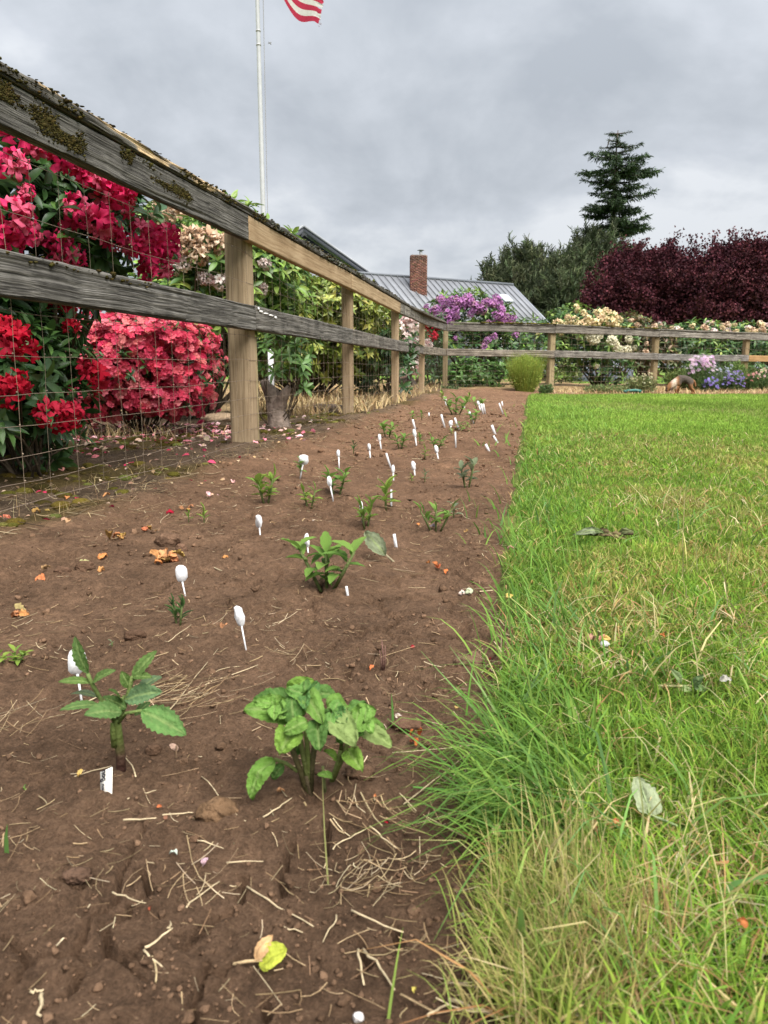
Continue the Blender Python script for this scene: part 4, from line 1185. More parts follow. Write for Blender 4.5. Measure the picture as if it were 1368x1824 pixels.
DL = [((157, 1200), (131, 1134), 27, (-.35, -.8, .4), (.060, .125, .040), -.015, -.005), ((164, 1216), (204, 1192), 22, (0, -.45, .9), (.070, .130, .045), -.015, -.02), ((162, 1216), (104, 1212), 19, (0, -.35, .95), (.080, .150, .045), -.015, -.02),
      ((174, 1242), (124, 1232), 17, (0, -.2, 1), (.085, .125, .095), -.01, .02), ((178, 1256), (107, 1262), 22, (0, -.35, .9), (.072, .145, .055), -.01, -.03), ((217, 1268), (152, 1270), 38, (0, -.55, .85), (.080, .165, .065), -.012, -.04),
      ((235, 1214), (277, 1158), 28, (-.4, -.7, .45), (.078, .150, .050), .01, .02), ((218, 1250), (196, 1226), 18, (0, -.5, .8), (.060, .120, .038), 0, -.02), ((222, 1246), (286, 1230), 40, (0, -.6, .75), (.085, .165, .100), .005, .0),
      ((252, 1266), (331, 1307), 47, (0, -.6, .8), (.085, .190, .070), -.02, -.035), ((232, 1226), (216, 1196), 20, (.1, -.7, .6), (.055, .110, .030), .01, .01), ((250, 1226), (288, 1202), 26, (0, -.4, .8), (.095, .160, .110), .012, .05),
      ((236, 1205), (270, 1205), 18, (0, -.5, .8), (.062, .120, .036), .01, .0), ((225, 1262), (184, 1240), 22, (0, -.5, .8), (.062, .130, .045), 0, -.01), ((240, 1275), (268, 1248), 16, (.2, -.6, .6), (.055, .12, .045), .02, .045)]
for k, (p0, p1, w, nr, c, d0, d1) in enumerate(DL):
    m = M(); big_leaf(m, PX(*p0, d0), PX(*p1, d1), w * Y0 / FPX * 1.08, nr, np.array(c) * (1.15, 1.05, .75), 16, .09, .06, .30, .06, k)
    build(m, 'leaf', MAT['leaf_soft'], dah)

# the crinkled plant in the middle of the foreground
b = soil_point(556, 1420); Y0 = float(b[1])
cr = thing('dahlia_plant', 'bushy plant with broad crinkled yellow-green leaves on several stems, nearest the camera', 'dahlia', b, 'young plants growing in the bed')
m = M()
for p0, mid, p1, r, c in [((548, 1418), (536, 1375), (517, 1325), .0030, (.10, .085, .035)), ((551, 1416), (545, 1370), (535, 1318), .0028, (.13, .15, .045)), ((553, 1415), (556, 1360), (562, 1318), .0030, (.085, .075, .032)), ((550, 1416), (550, 1360), (545, 1300), .0026, (.15, .18, .05)),
                          ((592, 1390), (606, 1358), (620, 1322), .0028, (.12, .14, .04)), ((590, 1392), (600, 1362), (607, 1335), .0022, (.16, .20, .06)), ((530, 1374), (510, 1360), (488, 1352), .0020, (.16, .20, .06)), ((556, 1425), (550, 1400), (546, 1380), .0032, (.12, .09, .05)),
                          ((580, 1415), (577, 1390), (575, 1365), .0016, (.19, .21, .08)), ((607, 1335), (612, 1300), (618, 1275), .0020, (.12, .16, .04)), ((560, 1320), (566, 1270), (560, 1235), .0018, (.12, .16, .04)), ((520, 1325), (520, 1290), (524, 1250), .0018, (.13, .17, .05))]:
    V, Fs = tube([PX(*p0), PX(*mid), PX(*p1)], r, 7); m.add(V, Fs, c)
build(m, 'stem', MAT['leaf_soft'], cr)
YG, DG, MG, PG = (.125, .235, .045), (.060, .140, .035), (.095, .195, .042), (.15, .22, .085)
CL = [((524, 1272), (438, 1262), 62, (-.1, -.75, .7), MG, 0, -.02), ((520, 1252), (450, 1240), 40, (0, -.4, .9), DG, .02, .03), ((522, 1300), (500, 1338), 56, (0, -.8, .5), YG, -.02, -.045), ((524, 1290), (519, 1236), 34, (0, -.9, .3), DG, -.025, -.012),
      ((548, 1285), (506, 1303), 30, (0, -.8, .6), MG, -.03, -.04), ((565, 1282), (568, 1332), 40, (0, -.9, .45), DG, -.02, -.05), ((536, 1262), (556, 1208), 34, (0, -.7, .6), MG, .01, .03), ((512, 1228), (556, 1212), 30, (.1, -.7, .6), YG, .02, .01),
      ((530, 1225), (574, 1278), 42, (.3, -.8, .6), MG, .005, -.035), ((560, 1236), (604, 1240), 34, (0, -.5, .8), DG, .02, .03), ((582, 1262), (624, 1250), 40, (0, -.6, .8), MG, .0, .02), ((590, 1275), (632, 1320), 56, (.15, -.8, .6), PG, -.01, -.045),
      ((626, 1282), (668, 1262), 36, (.1, -.6, .8), MG, .02, .02), ((622, 1272), (652, 1248), 30, (0, -.5, .8), DG, .03, .045), ((640, 1300), (698, 1326), 34, (.1, -.6, .8), PG, .0, -.015), ((634, 1290), (688, 1302), 34, (0, -.6, .8), MG, .01, .01),
      ((636, 1268), (630, 1308), 22, (.3, -.8, .3), MG, -.01, -.03), ((620, 1338), (642, 1368), 36, (.1, -.8, .6), YG, -.005, -.03), ((488, 1352), (442, 1418), 44, (-.5, -.65, .6), (.105, .22, .045), -.01, -.035), ((505, 1362), (484, 1388), 22, (0, -.6, .7), DG, .015, .01),
      ((592, 1385), (568, 1378), 16, (0, -.6, .8), MG, -.01, -.02), ((600, 1352), (582, 1336), 18, (0, -.6, .8), YG, .0, -.01), ((535, 1322), (522, 1345), 26, (0, -.8, .5), DG, .01, .005), ((574, 1262), (590, 1310), 30, (0, -.8, .5), DG, .0, -.01),
      ((500, 1270), (470, 1232), 34, (-.2, -.6, .8), MG, .02, .03), ((545, 1250), (540, 1222), 26, (0, -.7, .7), YG, .0, .01), ((604, 1262), (588, 1250), 26, (0, -.5, .8), MG, .02, .02)]
for k, (p0, p1, w, nr, c, d0, d1) in enumerate(CL):
    m = M(); big_leaf(m, PX(*p0, d0), PX(*p1, d1), w * (.84 if w > 45 else .95) * Y0 / FPX * 1.1, nr, np.array(c) * (1.32, 1.22, 1.0), 18, .03, .14, .35, .24, 40 + k, True, .75, .8)
    build(m, 'leaf', MAT['leaf_soft'], cr)
for k in range(24):                 # small young leaves crowding the shoot tips
    cx, cy_ = [(518, 1264), (592, 1268), (650, 1288), (545, 1237), (490, 1255), (618, 1300)][k % 6]
    a = RNG.uniform(0, 6.28); r0 = RNG.uniform(2, 8); r1 = RNG.uniform(24, 40)
    p0 = (cx + r0 * math.cos(a), cy_ + r0 * .6 * math.sin(a)); p1 = (cx + r1 * math.cos(a), cy_ + r1 * .75 * math.sin(a) - 4)
    m = M(); big_leaf(m, PX(*p0, -.012), PX(*p1, -.012 - .02 * math.sin(a)), RNG.uniform(20, 30) * Y0 / FPX, (RNG.normal(0, .3), -.7, .6), np.array((YG, MG, YG, DG)[k % 4]) * 1.25, 14, .05, .10, .3, .30, 140 + k, True, .75, .8)
    build(m, 'leaf', MAT['leaf_soft'], cr)

# smaller plants: shared leaf meshes in a handful of colours
def leaf_mesh(name, col, mat, **kw):
    V, F = leaf_template(**kw); m = M(); m.add(V, F, col); me = m.data(name); me.materials.append(mat); return me
SEED_COL = {'g': [(.15, .265, .05), (.18, .30, .06), (.12, .225, .045)], 'y': [(.22, .33, .055), (.26, .36, .065), (.18, .29, .055)], 'w': [(.17, .21, .12), (.20, .23, .13), (.14, .17, .10)], 'd': [(.06, .13, .035), (.075, .15, .04), (.05, .11, .04)]}
SEED_ME = {k: [leaf_mesh('leaf', c, MAT['leaf_soft'], n=8, w=w, fold=.5, droop=.3, serr=.14, wave=.03, seed=i) for i, (c, w) in enumerate(zip(cs, (.42, .50, .36)))] for k, cs in SEED_COL.items()}
def seedling(px, py, h, w, tone, label, shoots=2, per=6, narrow=1., up=.5):
    b = soil_point(px, py); k = b[1] / FPX
    t = thing('seedling', label, 'seedling', b, 'young plants growing in the bed')
    H, W = h * k * 1.28, w * k * 1.28
    m = M()
    L_ = max(H * .46, W * .36); per = int(per * 1.4); narrow = min(1.1, narrow * 1.35)
    for s in range(shoots):
        dx = (s - (shoots - 1) / 2) * W * .30; dy = RNG.normal(0, W * .12)
        top = b + np.array((dx * 1.5, dy, H * RNG.uniform(.62, .80)))
        V, Fs = tube([b + np.array((dx * .3, dy * .3, -.01)), b + np.array((dx, dy, H * .4)), top], [max(.0012, H * .035)] * 2 + [max(.0008, H * .02)], 5); m.add(V, Fs, (.14, .18, .06))
        for j in range(per):
            a = j * 2.4 + s * 1.3 + RNG.normal(0, .3); e = math.radians(up * 60 + 45 * (j / per) - 12 + RNG.normal(0, 12))
            y_ = np.array((math.cos(a) * math.cos(e), math.sin(a) * math.cos(e), math.sin(e)))
            Rm = frames(y_[None], np.array([(0, 0, 1.)]) if abs(e) < 1.2 else np.array([(1., 0, 0)]))[0]
            sc = L_ * RNG.uniform(.7, 1.1)
            f = .25 + .75 * (j + .5) / per
            piece('leaf', SEED_ME[tone][RNG.integers(0, 3)], t, Rm * np.array((sc * narrow, sc, sc)), b * (1 - f) + top * f)
    build(m, 'stem', MAT['leaf_soft'], t)
    return t
seedling(582, 1046, 78, 92, 'g', 'large leafy dahlia seedling in mid bed with a white marker behind it', 3, 7, .9, .3)
seedling(776, 946, 44, 50, 'g', 'stubby seedling with cut hollow stems right of mid bed', 3, 4, .7, .8)
seedling(808, 926, 30, 36, 'w', 'pale drooping leaf stalk beside the stubby cut seedling', 1, 4, 1., .25)
seedling(652, 940, 46, 36, 'y', 'upright bright green shoots pairing in front of a white marker', 2, 7, .7, .8)
seedling(687, 908, 48, 34, 'y', 'feathery upright bright seedling beside a bare white strip', 1, 10, .65, .7)
seedling(600, 882, 42, 58, 'g', 'leafy seedling with one pale wide leaf and a leaning marker', 2, 6)
seedling(551, 906, 36, 40, 'y', 'open slender-leaved seedling between two leafy plants', 2, 6, .6, .5)
seedling(474, 896, 46, 46, 'y', 'bushy bright seedling nearest the fence post with a pale stick in it', 2, 8, .7, .6)
seedling(535, 846, 26, 24, 'g', 'small seedling crouched under the broad white marker', 1, 6)
seedling(363, 932, 28, 22, 'y', 'taller of two tiny sprouts near the dry petals', 1, 6, .6, .9)
seedling(336, 930, 18, 14, 'y', 'shorter of two tiny sprouts near the dry petals', 1, 5, .6, .9)
seedling(319, 1116, 46, 36, 'd', 'dark narrow-leaved shoot below a white paddle marker', 2, 7, .45, .9)
seedling(24, 1184, 26, 46, 'y', 'low yellowish clump of curled leaves at the left edge', 3, 5, .9, .5)
seedling(832, 868, 42, 40, 'w', 'tall two-part seedling with pale leaves near the lawn', 2, 5, 1., .6)
seedling(690, 782, 28, 32, 'g', 'bushy seedling, rear one of a pair', 2, 7, .8)
seedling(713, 800, 26, 28, 'g', 'bushy seedling, front one of a pair', 2, 6, .9)
seedling(630, 810, 20, 14, 'd', 'stubby dark upright shoot left of the pair', 1, 6, .5, .9)
seedling(778, 800, 18, 34, 'g', 'flat seedling around a leaning white marker', 2, 6, .8, .3)
seedling(757, 860, 20, 16, 'w', 'faint pale sprig in mid bed left of the tall seedling', 1, 6, .5, .8)
seedling(733, 860, 14, 18, 'y', 'tiny pale tuft below an oval marker', 1, 6, .6, .8)
seedling(748, 792, 18, 24, 'g', 'small seedling right of a long-staked marker', 1, 6, .9)
seedling(757, 818, 20, 18, 'y', 'thin yellowish seedling among the middle markers', 1, 7, .5, .8)
seedling(735, 750, 14, 14, 'g', 'tiny seedling at the head of a white strip', 1, 5, .9)
seedling(751, 748, 14, 20, 'g', 'tiny spreading seedling in the far left of the bed', 1, 6, .8)
seedling(812, 740, 30, 36, 'g', 'far leafy cluster beside two tiny markers', 3, 5, .8)
seedling(842, 755, 22, 22, 'g', 'far green tuft under a tiny marker', 2, 5, .9)
seedling(787, 714, 16, 18, 'y', 'farthest small seedling near the fence corner', 1, 6, .9)
seedling(852, 728, 16, 26, 'g', 'far seedling among three bunched markers', 2, 5, .8)
seedling(836, 716, 12, 20, 'y', 'faint far seedling in the last row', 1, 6, .8)
seedling(826, 768, 14, 26, 'g', 'low seedling right of the round-headed marker', 2, 5, .8, .2)
seedling(804, 776, 12, 16, 'y', 'low pale seedling left of the thin strip', 1, 6, .7)
seedling(200, 1157, 16, 16, 'w', 'lone pale two-leaved weed on bare soil above the dahlia', 1, 4, .7, .3)
seedling(277, 1454, 9, 22, 'g', 'tiny round-leaved weed beside a brown twig at the front', 1, 4, 1.2, .2)
seedling(417, 1508, 8, 18, 'w', 'tiny grey-green weed right of the round clod', 1, 3, 1.2, .2)
seedling(42, 1408, 8, 14, 'g', 'tiny weed at the left edge in front', 1, 3, 1.2, .2)
# bare stalk
b = soil_point(682, 1192); t = thing('dead_stalk', 'bare reddish dead stalk standing alone in the bed', 'dead stalk', b)
m = M()
for p0, p1, r in [((682, 1194), (680, 1140), .0016), ((684, 1194), (686, 1150), .0012), ((679, 1193), (676, 1158), .0010)]:
    V, Fs = tube([At(*p0, b[1]), At((p0[0] + p1[0]) / 2 + 1.5, (p0[1] + p1[1]) / 2, b[1]), At(*p1, b[1])], [r, r * .8, r * .4], 5); m.add(V, Fs, (.20, .11, .09))
build(m, 'stem', MAT['dry'], t)
# wilted leaf lying between the rows
b = soil_point(703, 1002); t = thing('wilted_leaf', 'grey-green wilted leaf with a long stalk drooping in mid bed', 'wilted leaf', b)
m = M(); big_leaf(m, At(688, 990, b[1]), At(648, 944, b[1] + .06), 32 * b[1] / FPX, (-.2, -.8, .6), (.19, .22, .13), 12, .07, .1, .3, .25, 77); build(m, 'leaf_blade', MAT['leaf_soft'], t)
m = M(); V, Fs = tube([b, At(700, 1000, b[1]), At(687, 988, b[1])], .0028, 5); m.add(V, Fs, (.26, .22, .14)); build(m, 'leaf_stalk', MAT['dry'], t)

# --- fallen leaves, petals
LEAFC = {'o': (.43, .21, .085), 'O': (.42, .14, .055), 't': (.46, .33, .16), 'y': (.50, .36, .11), 'p': (.52, .33, .27), 'w': (.50, .45, .41), 'r': (.30, .012, .03), 'b': (.22, .11, .06), 'g': (.30, .36, .22)}
def fallen(px, py, size, c, label, cat='fallen leaf', name='fallen_leaf', curl=1.0, bits=1, on_lawn=False):
    p = soil_point(px, py) if not on_lawn else G(px, py, .022)
    k = p[1] / FPX; S1 = size * k * .85
    m = M()
    for q in range(bits):
        off = np.array((RNG.normal(0, .32), RNG.normal(0, .30), 0)) * S1 * (bits > 1)
        pp = p + off
        if not on_lawn: pp[2] = soil_z(pp[0], pp[1])
        a = RNG.uniform(0, 6.28); L1 = S1 * (1 if bits == 1 else RNG.uniform(.4, .7))
        d = np.array((math.cos(a) * L1 * .5, math.sin(a) * L1 * .5, 0))
        nz = unit(np.array((RNG.normal(0, .35), RNG.normal(-.25, .35), 1)))
        cc = np.array(LEAFC[c]) * RNG.uniform(.7, 1.2) * (1 + .12 * RNG.normal(size=3))
        big_leaf(m, pp - d + (0, 0, .003 + .004 * q * (bits > 1) + L1 * .02), pp + d + (0, 0, .004 + L1 * .10 * curl), L1 * RNG.uniform(.5, .8), nz, cc.clip(.01, .8), 8, .12, .12 * curl, .5 * curl, .55 * curl, int(px + py + q), False, .8, .4)
    o = build(m, name, MAT['dry'], None)
    o['label'] = label; o['category'] = cat
    return o
for a in [
 (26, 1100, 48, 'o', 'crumpled bright orange dry leaf at the left edge of the bed', 4), (72, 1038, 20, 'o', 'small orange dry petal between two clods on the left'), (83, 1022, 20, 'o', 'thin orange dry petal just above the small one on the left'),
 (181, 1021, 18, 'o', 'pale orange petal right of the flat clod'), (214, 963, 34, 'o', 'heap of curled peach petals left of the two clods', 6), (183, 992, 26, 'O', 'rust brown curled strip below the peach petal heap'), (300, 1003, 46, 'o', 'wide heap of dry peach petals behind the paddle marker', 8),
 (150, 1002, 22, 't', 'tan curled leaf on top of the left clod'), (397, 1122, 24, 'o', 'orange cupped leaf left of the tilted paddle marker'), (401, 1000, 14, 'o', 'tiny orange petal alone right of the petal heap'), (338, 907, 20, 'o', 'peach petal pair above the two sprouts', 3), (266, 948, 28, 'o', 'peach petal trail left of the two sprouts', 4),
 (377, 886, 26, 'p', 'white and crimson fallen blossom by the fence post', 4), (415, 862, 18, 'p', 'pink-tipped fallen blossom closest to the fence post', 3), (303, 917, 17, 'r', 'crimson petal lying on bare soil near the fence'), (780, 1018, 30, 'O', 'rusty orange crumpled leaf right of mid bed', 4),
 (828, 1065, 26, 'w', 'pinkish white crumpled petal on the right of the bed', 3), (741, 1322, 24, 'O', 'frayed orange petal cluster right of the crinkled plant', 5), (812, 1268, 32, 'y', 'folded yellow-tan leaf under the grass edge', 2), (710, 1284, 28, 'p', 'flat pale leaf at the rim of a clod, right of the crinkled plant'),
 (500, 1421, 17, 'o', 'round tan leaf by the foot of the crinkled plant'), (142, 1387, 28, 'y', 'small golden leaf left of the lettered tag', 2), (186, 1388, 10, 'O', 'hidden rust petal behind the lettered tag'), (296, 1473, 14, 'b', 'brown twig bit in front of the dahlia'), (284, 1452, 12, 'O', 'orange seed husk beside the tiny round weed'),
 (738, 1765, 18, 'y', 'little yellow leaf bottom centre'), (662, 1196, 15, 'O', 'rust petal at the foot of the dead stalk'), (310, 1531, 18, 'w', 'white star-shaped petal scrap in front'), (114, 1707, 15, 'p', 'pink petal bit at the bottom left'), (366, 1552, 24, 'p', 'pinkish tan bark flake in front'),
 (548, 1082, 16, 'O', 'slim rust flake below the large mid bed dahlia'), (268, 1637, 12, 'O', 'thin orange flake beside the soil cracks'), (668, 1425, 10, 'O', 'tan speck right of the crinkled plant mound'), (688, 1465, 9, 'r', 'red berry-like petal under the grass edge'), (120, 890, 14, 'o', 'orange flake under the wire at left'), (190, 886, 17, 'o', 'orange flake on bare soil below the wire'),
 (72, 915, 26, 'o', 'peach petal on the mossy strip at left', 2), (10, 925, 24, 'o', 'tan dry leaf at the very left under the fence'), (735, 1160, 10, 'r', 'crimson speck near the grass edge'), (878, 1465 - 290, 14, 'r', 'crimson petal pair at the grass edge', 2),
 (770, 945, 14, 'w', 'pale scrap below the stubby cut seedling'), (830, 947, 16, 'o', 'salmon flake right of the pale drooping leaf'), (745, 935, 14, 'O', 'rust flake left of the stubby cut seedling')]:
    fallen(a[0], a[1], a[2], a[3], a[4], bits=a[5] if len(a) > 5 else 1)
for a in [(911, 980, 20, 't', 'tan curled leaf caught in the edge grass'), (908, 1066, 22, 'y', 'golden leaf scrap on the edge grass'), (1292, 1216, 26, 'w', 'white curled leaf on the lawn at right'), (1180, 1136, 14, 'O', 'rust leaf standing in the lawn'), (1322, 1652, 26, 'O', 'rust leaf in the lawn at lower right'),
          (1096, 1470, 24, 'O', 'curled rust leaf left of the big pale leaf'), (884, 1488, 34, 'y', 'tan and yellow leaf behind pale grass stalks'), (1060, 1140, 40, 't', 'bits of dry straw leaf on the lawn', 4)]:
    fallen(a[0], a[1], a[2], a[3], a[4], bits=a[5] if len(a) > 5 else 1, on_lawn=True)
# the big pale leaf on the lawn
p = G(1142, 1425, .03); k = p[1] / FPX
t = thing('fallen_leaf', 'big pale grey-green leaf lying upside down on the lawn', 'fallen leaf', p)
m = M(); Yp = p[1]; big_leaf(m, At(1160, 1455, Yp - .015), At(1136, 1382, Yp + .02), 56 * k, (.1, -.8, .65), (.29, .33, .20), 14, .04, .05, .25, .22, 91, True, .62, .9); build(m, 'leaf_blade', MAT['leaf_soft'], t)
m = M(); V, Fs = tube([At(1140, 1392, Yp + .017), At(1158, 1452, Yp - .015), At(1180, 1460, Yp - .018), At(1206, 1471, Yp - .02)], [.0006, .0012, .0014, .0010], 6); m.add(V, Fs, (.34, .42, .22)); build(m, 'leaf_stalk', MAT['leaf_soft'], t)
# yellow-green leaf on the soil, bottom
p = soil_point(470, 1725); k = p[1] / FPX
t = thing('fallen_leaf', 'half yellow-green half brown leaf with a thick stalk lying on soil at bottom', 'fallen leaf', p)
zz = lambda px, py, h: soil_point(px, py) + np.array((0, 0, h))
m = M(); big_leaf(m, zz(462, 1730, .006), zz(510, 1722, .016), 38 * k * 1.4, (0, -.35, .95), (.42, .46, .06), 12, .02, .08, .3, .12, 95, False, .75, .9); build(m, 'leaf_blade', MAT['leaf_soft'], t)
m = M(); big_leaf(m, zz(456, 1728, .008), zz(486, 1706, .02), 22 * k * 1.3, (0, -.5, .9), (.42, .26, .13), 10, .05, .08, .4, .2, 96, False); o = build(m, 'withered_half', MAT['dry'], t); o['label'] = 'brown withered half of the leaf'
m = M(); V, Fs = tube([zz(416, 1726, .004), zz(440, 1727, .007), zz(468, 1727, .008)], [.0014, .0012, .0010], 6); m.add(V, Fs, (.50, .36, .20)); build(m, 'leaf_stalk', MAT['dry'], t)
# torn green sprig and dark leaves on the lawn
p = G(1220, 1216, .02); t = thing('torn_sprig', 'torn green sprig with a pale stalk lying on the lawn', 'sprig', p)
Yp = p[1]; m = M(); V, Fs = tube([At(1172, 1222, Yp), At(1240, 1222, Yp + .0)], [.0022, .0016], 5); m.add(V, Fs, (.36, .33, .16)); build(m, 'stem', MAT['dry'], t)
for p0, p1, w, c in [((1212, 1218), (1198, 1192), 15, (.20, .27, .12)), ((1232, 1222), (1252, 1202), 16, (.12, .19, .08)), ((1210, 1226), (1232, 1228), 14, (.26, .32, .14)), ((1235, 1222), (1258, 1230), 15, (.16, .24, .10))]:
    m = M(); big_leaf(m, At(*p0, Yp), At(*p1, Yp - .01), w * Yp / FPX, (0, -.7, .6), c, 8, .06, .1, .3, .2, p0[0]); build(m, 'leaf', MAT['leaf_soft'], t)
p = G(1085, 953, .02); t = thing('dead_foliage', 'dark withered plant stem with brown leaves lying on the lawn', 'withered plant', p); Yp = p[1]
for q, (p0, p1, w, c) in enumerate([((1068, 950), (1025, 948), 12, (.17, .20, .12)), ((1065, 952), (1092, 950), 14, (.10, .07, .04)), ((1085, 954), (1118, 958), 13, (.16, .12, .06)), ((1100, 952), (1128, 944), 12, (.12, .13, .06)), ((1050, 948), (1075, 946), 9, (.11, .15, .06))]):
    m = M(); big_leaf(m, At(*p0, Yp), At(*p1, Yp - .02), w * Yp / FPX * 1.2, (0, -.7, .6), c, 8, .1, .2, .4, .4, q); build(m, 'leaf', MAT['dry'], t)
m = M(); V, Fs = tube([At(1028, 950, Yp), At(1080, 953, Yp), At(1128, 950, Yp)], .004, 5); m.add(V, Fs, (.09, .07, .04)); build(m, 'stem', MAT['dry'], t)

# --- clods and stones
def clod(px, py, w, h, label, col=(.115, .068, .042), seed=1, flat=None, cat='clod', name='earth_clod', dep=.8, sub=3, rough=.28, sink=.25):
    p = soil_point(px, py); k = p[1] / FPX
    V, F = rock_mesh(seed, sub, rough, (h / w) * 1.25 if flat is None else flat, (1, dep))
    m = M(); m.add(V * (w * k * .5) + p + np.array((0, w * k * .3 * dep, h * k * .5 * (1 - 2 * sink))), F, np.array(col))
    o = build(m, name, MAT['clod'], None, True); o['label'] = label; o['category'] = cat
for q, a in enumerate([(385, 1464, 84, 44, 'large rounded clod left of the crinkled plant', (.125, .075, .042)), (237, 1140, 42, 20, 'dark angular clod below the narrow-leaved shoot', (.085, .050, .032)), (298, 972, 42, 28, 'tallest clod beside the peach petal heap', (.13, .078, .050)), (322, 986, 24, 20, 'small squarish clod touching the tallest clod', (.12, .07, .045)),
                       (148, 1018, 38, 20, 'flat clod with a tan leaf on it at left', (.115, .068, .043)), (108, 1024, 30, 16, 'low clod left of the flat one', (.11, .065, .042)), (272, 1345, 34, 22, 'half buried clod right of the dahlia stem', (.115, .068, .043)),
                       (836, 1190, 56, 30, 'wide pale clod against the grass edge', (.15, .095, .062)), (640, 1390, 60, 34, 'clod on the mound right of the crinkled plant', (.12, .072, .045)), (725, 1300, 60, 22, 'flat clod under the pale leaf, right of the crinkled plant', (.115, .066, .043)), (135, 1572, 56, 24, 'flat sunken clod at the lower left', (.10, .06, .04)),
                       (1245 - 900, 1500, 22, 12, 'small clod in front of the large rounded clod', (.11, .065, .04)), (760, 1330, 26, 14, 'small clod by the frayed orange petals', (.11, .065, .04)), (800, 1300, 26, 16, 'dark clod under the edge grass', (.07, .045, .03))]):
    clod(*a[:5], a[5], q + 3, dep=.7)
for q, a in enumerate([(307, 1338, 22, 14, 'small pinkish grey stone right of the dahlia', (.30, .20, .15)), (638, 1820, 24, 18, 'white pebble at the bottom edge', (.55, .52, .50)), (826, 1634, 12, 9, 'grey pebble by the pale grass tuft', (.32, .27, .22)), (560, 1420 - 490, 8, 6, 'pale pebble in mid bed', (.40, .33, .28))]):
    clod(*a[:5], a[5], q + 33, cat='stone', name='stone', sub=2, rough=.15, dep=.8)
p = G(1077, 1147, .02); V, F = rock_mesh(44, 2, .2, .6); m = M(); m.add(V * np.array((9, 9, 9)) * p[1] / FPX + p, F, (.55, .55, .52)); o = build(m, 'stone', MAT['clod'], None); o['label'] = 'whitish stone lying in the lawn'; o['category'] = 'stone'

# ------------------------------------------------------------------ shrubs behind the fence
def truss_mesh(seed, col, col2, florets=12, ruff=.18, faded=0.0, petw=.62, fsc=1.0):
    """a round head of open five-lobed flowers, radius about 1"""
    rs = np.random.default_rng(seed); m = M()
    for q in range(florets):
        z = 1 - (q + .5) / florets * 1.35; an = q * 2.39996 + rs.normal(0, .15)
        s = math.sqrt(max(0, 1 - z * z)); ax = unit(np.array((s * math.cos(an), s * math.sin(an), z)) + rs.normal(0, .12, 3))
        h = unit(np.cross(ax, rs.normal(size=3))); g = np.cross(ax, h)
        sc = rs.uniform(.44, .70) * fsc; base = ax * rs.uniform(.22, .62)
        cc = np.array(col) * (1 + .16 * rs.normal()) if rs.random() > faded else np.array(col2) * (1 + .2 * rs.normal())
        for p in range(5):
            a0 = p * 2 * math.pi / 5 + rs.normal(0, .08)
            V = []
            for t, r, zz in ((0, .06, 0), (.4, .22, .42), (.75, .60, .60), (1, .86, .50)):
                wd = (.10, .26, petw * .62, petw * .30)[int(round(t * 3)) if t < 1 else 3]
                for e in (-1, 0, 1):
                    rr = r * (1 - .12 * abs(e)); aa = a0 + e * wd / max(r, .25) * .72
                    jit = rs.normal(0, ruff * .5 * t, 3)
                    V.append(base + sc * ((math.cos(aa) * h + math.sin(aa) * g) * rr + ax * (zz + ruff * t * rs.normal()) + jit))
            V = np.array(V); i = np.arange(3)[:, None] * 3; j = np.arange(2)[None]
            F = np.stack([i + j, i + j + 1, i + 4 + j, i + 3 + j], -1).reshape(-1, 4)
            tint = np.repeat(np.array([.78, .95, 1.05, 1.08]), 3)[:, None] * cc
            m.add(V, F, tint.clip(.004, .9))
    return m
def truss_set(name, col, col2, n=3, **kw):
    out = []
    for q in range(n):
        me = truss_mesh(q * 7 + 1, np.array(col) * (1, .9, 1.08)[q % 3], col2, **kw).data(name); me.materials.append(MAT['petal']); out.append(me)
    return out

LEAF_LO = leaf_template(3, .36, .35, .18)
LEAF_HI = leaf_template(5, .34, .40, .22, wave=.012)
LEAF_SM = leaf_small(.46, .35, .12)
LEAF_RHODO = [leaf_template(6, .33, .40, .25, wave=.012, seed=q) for q in range(3)]

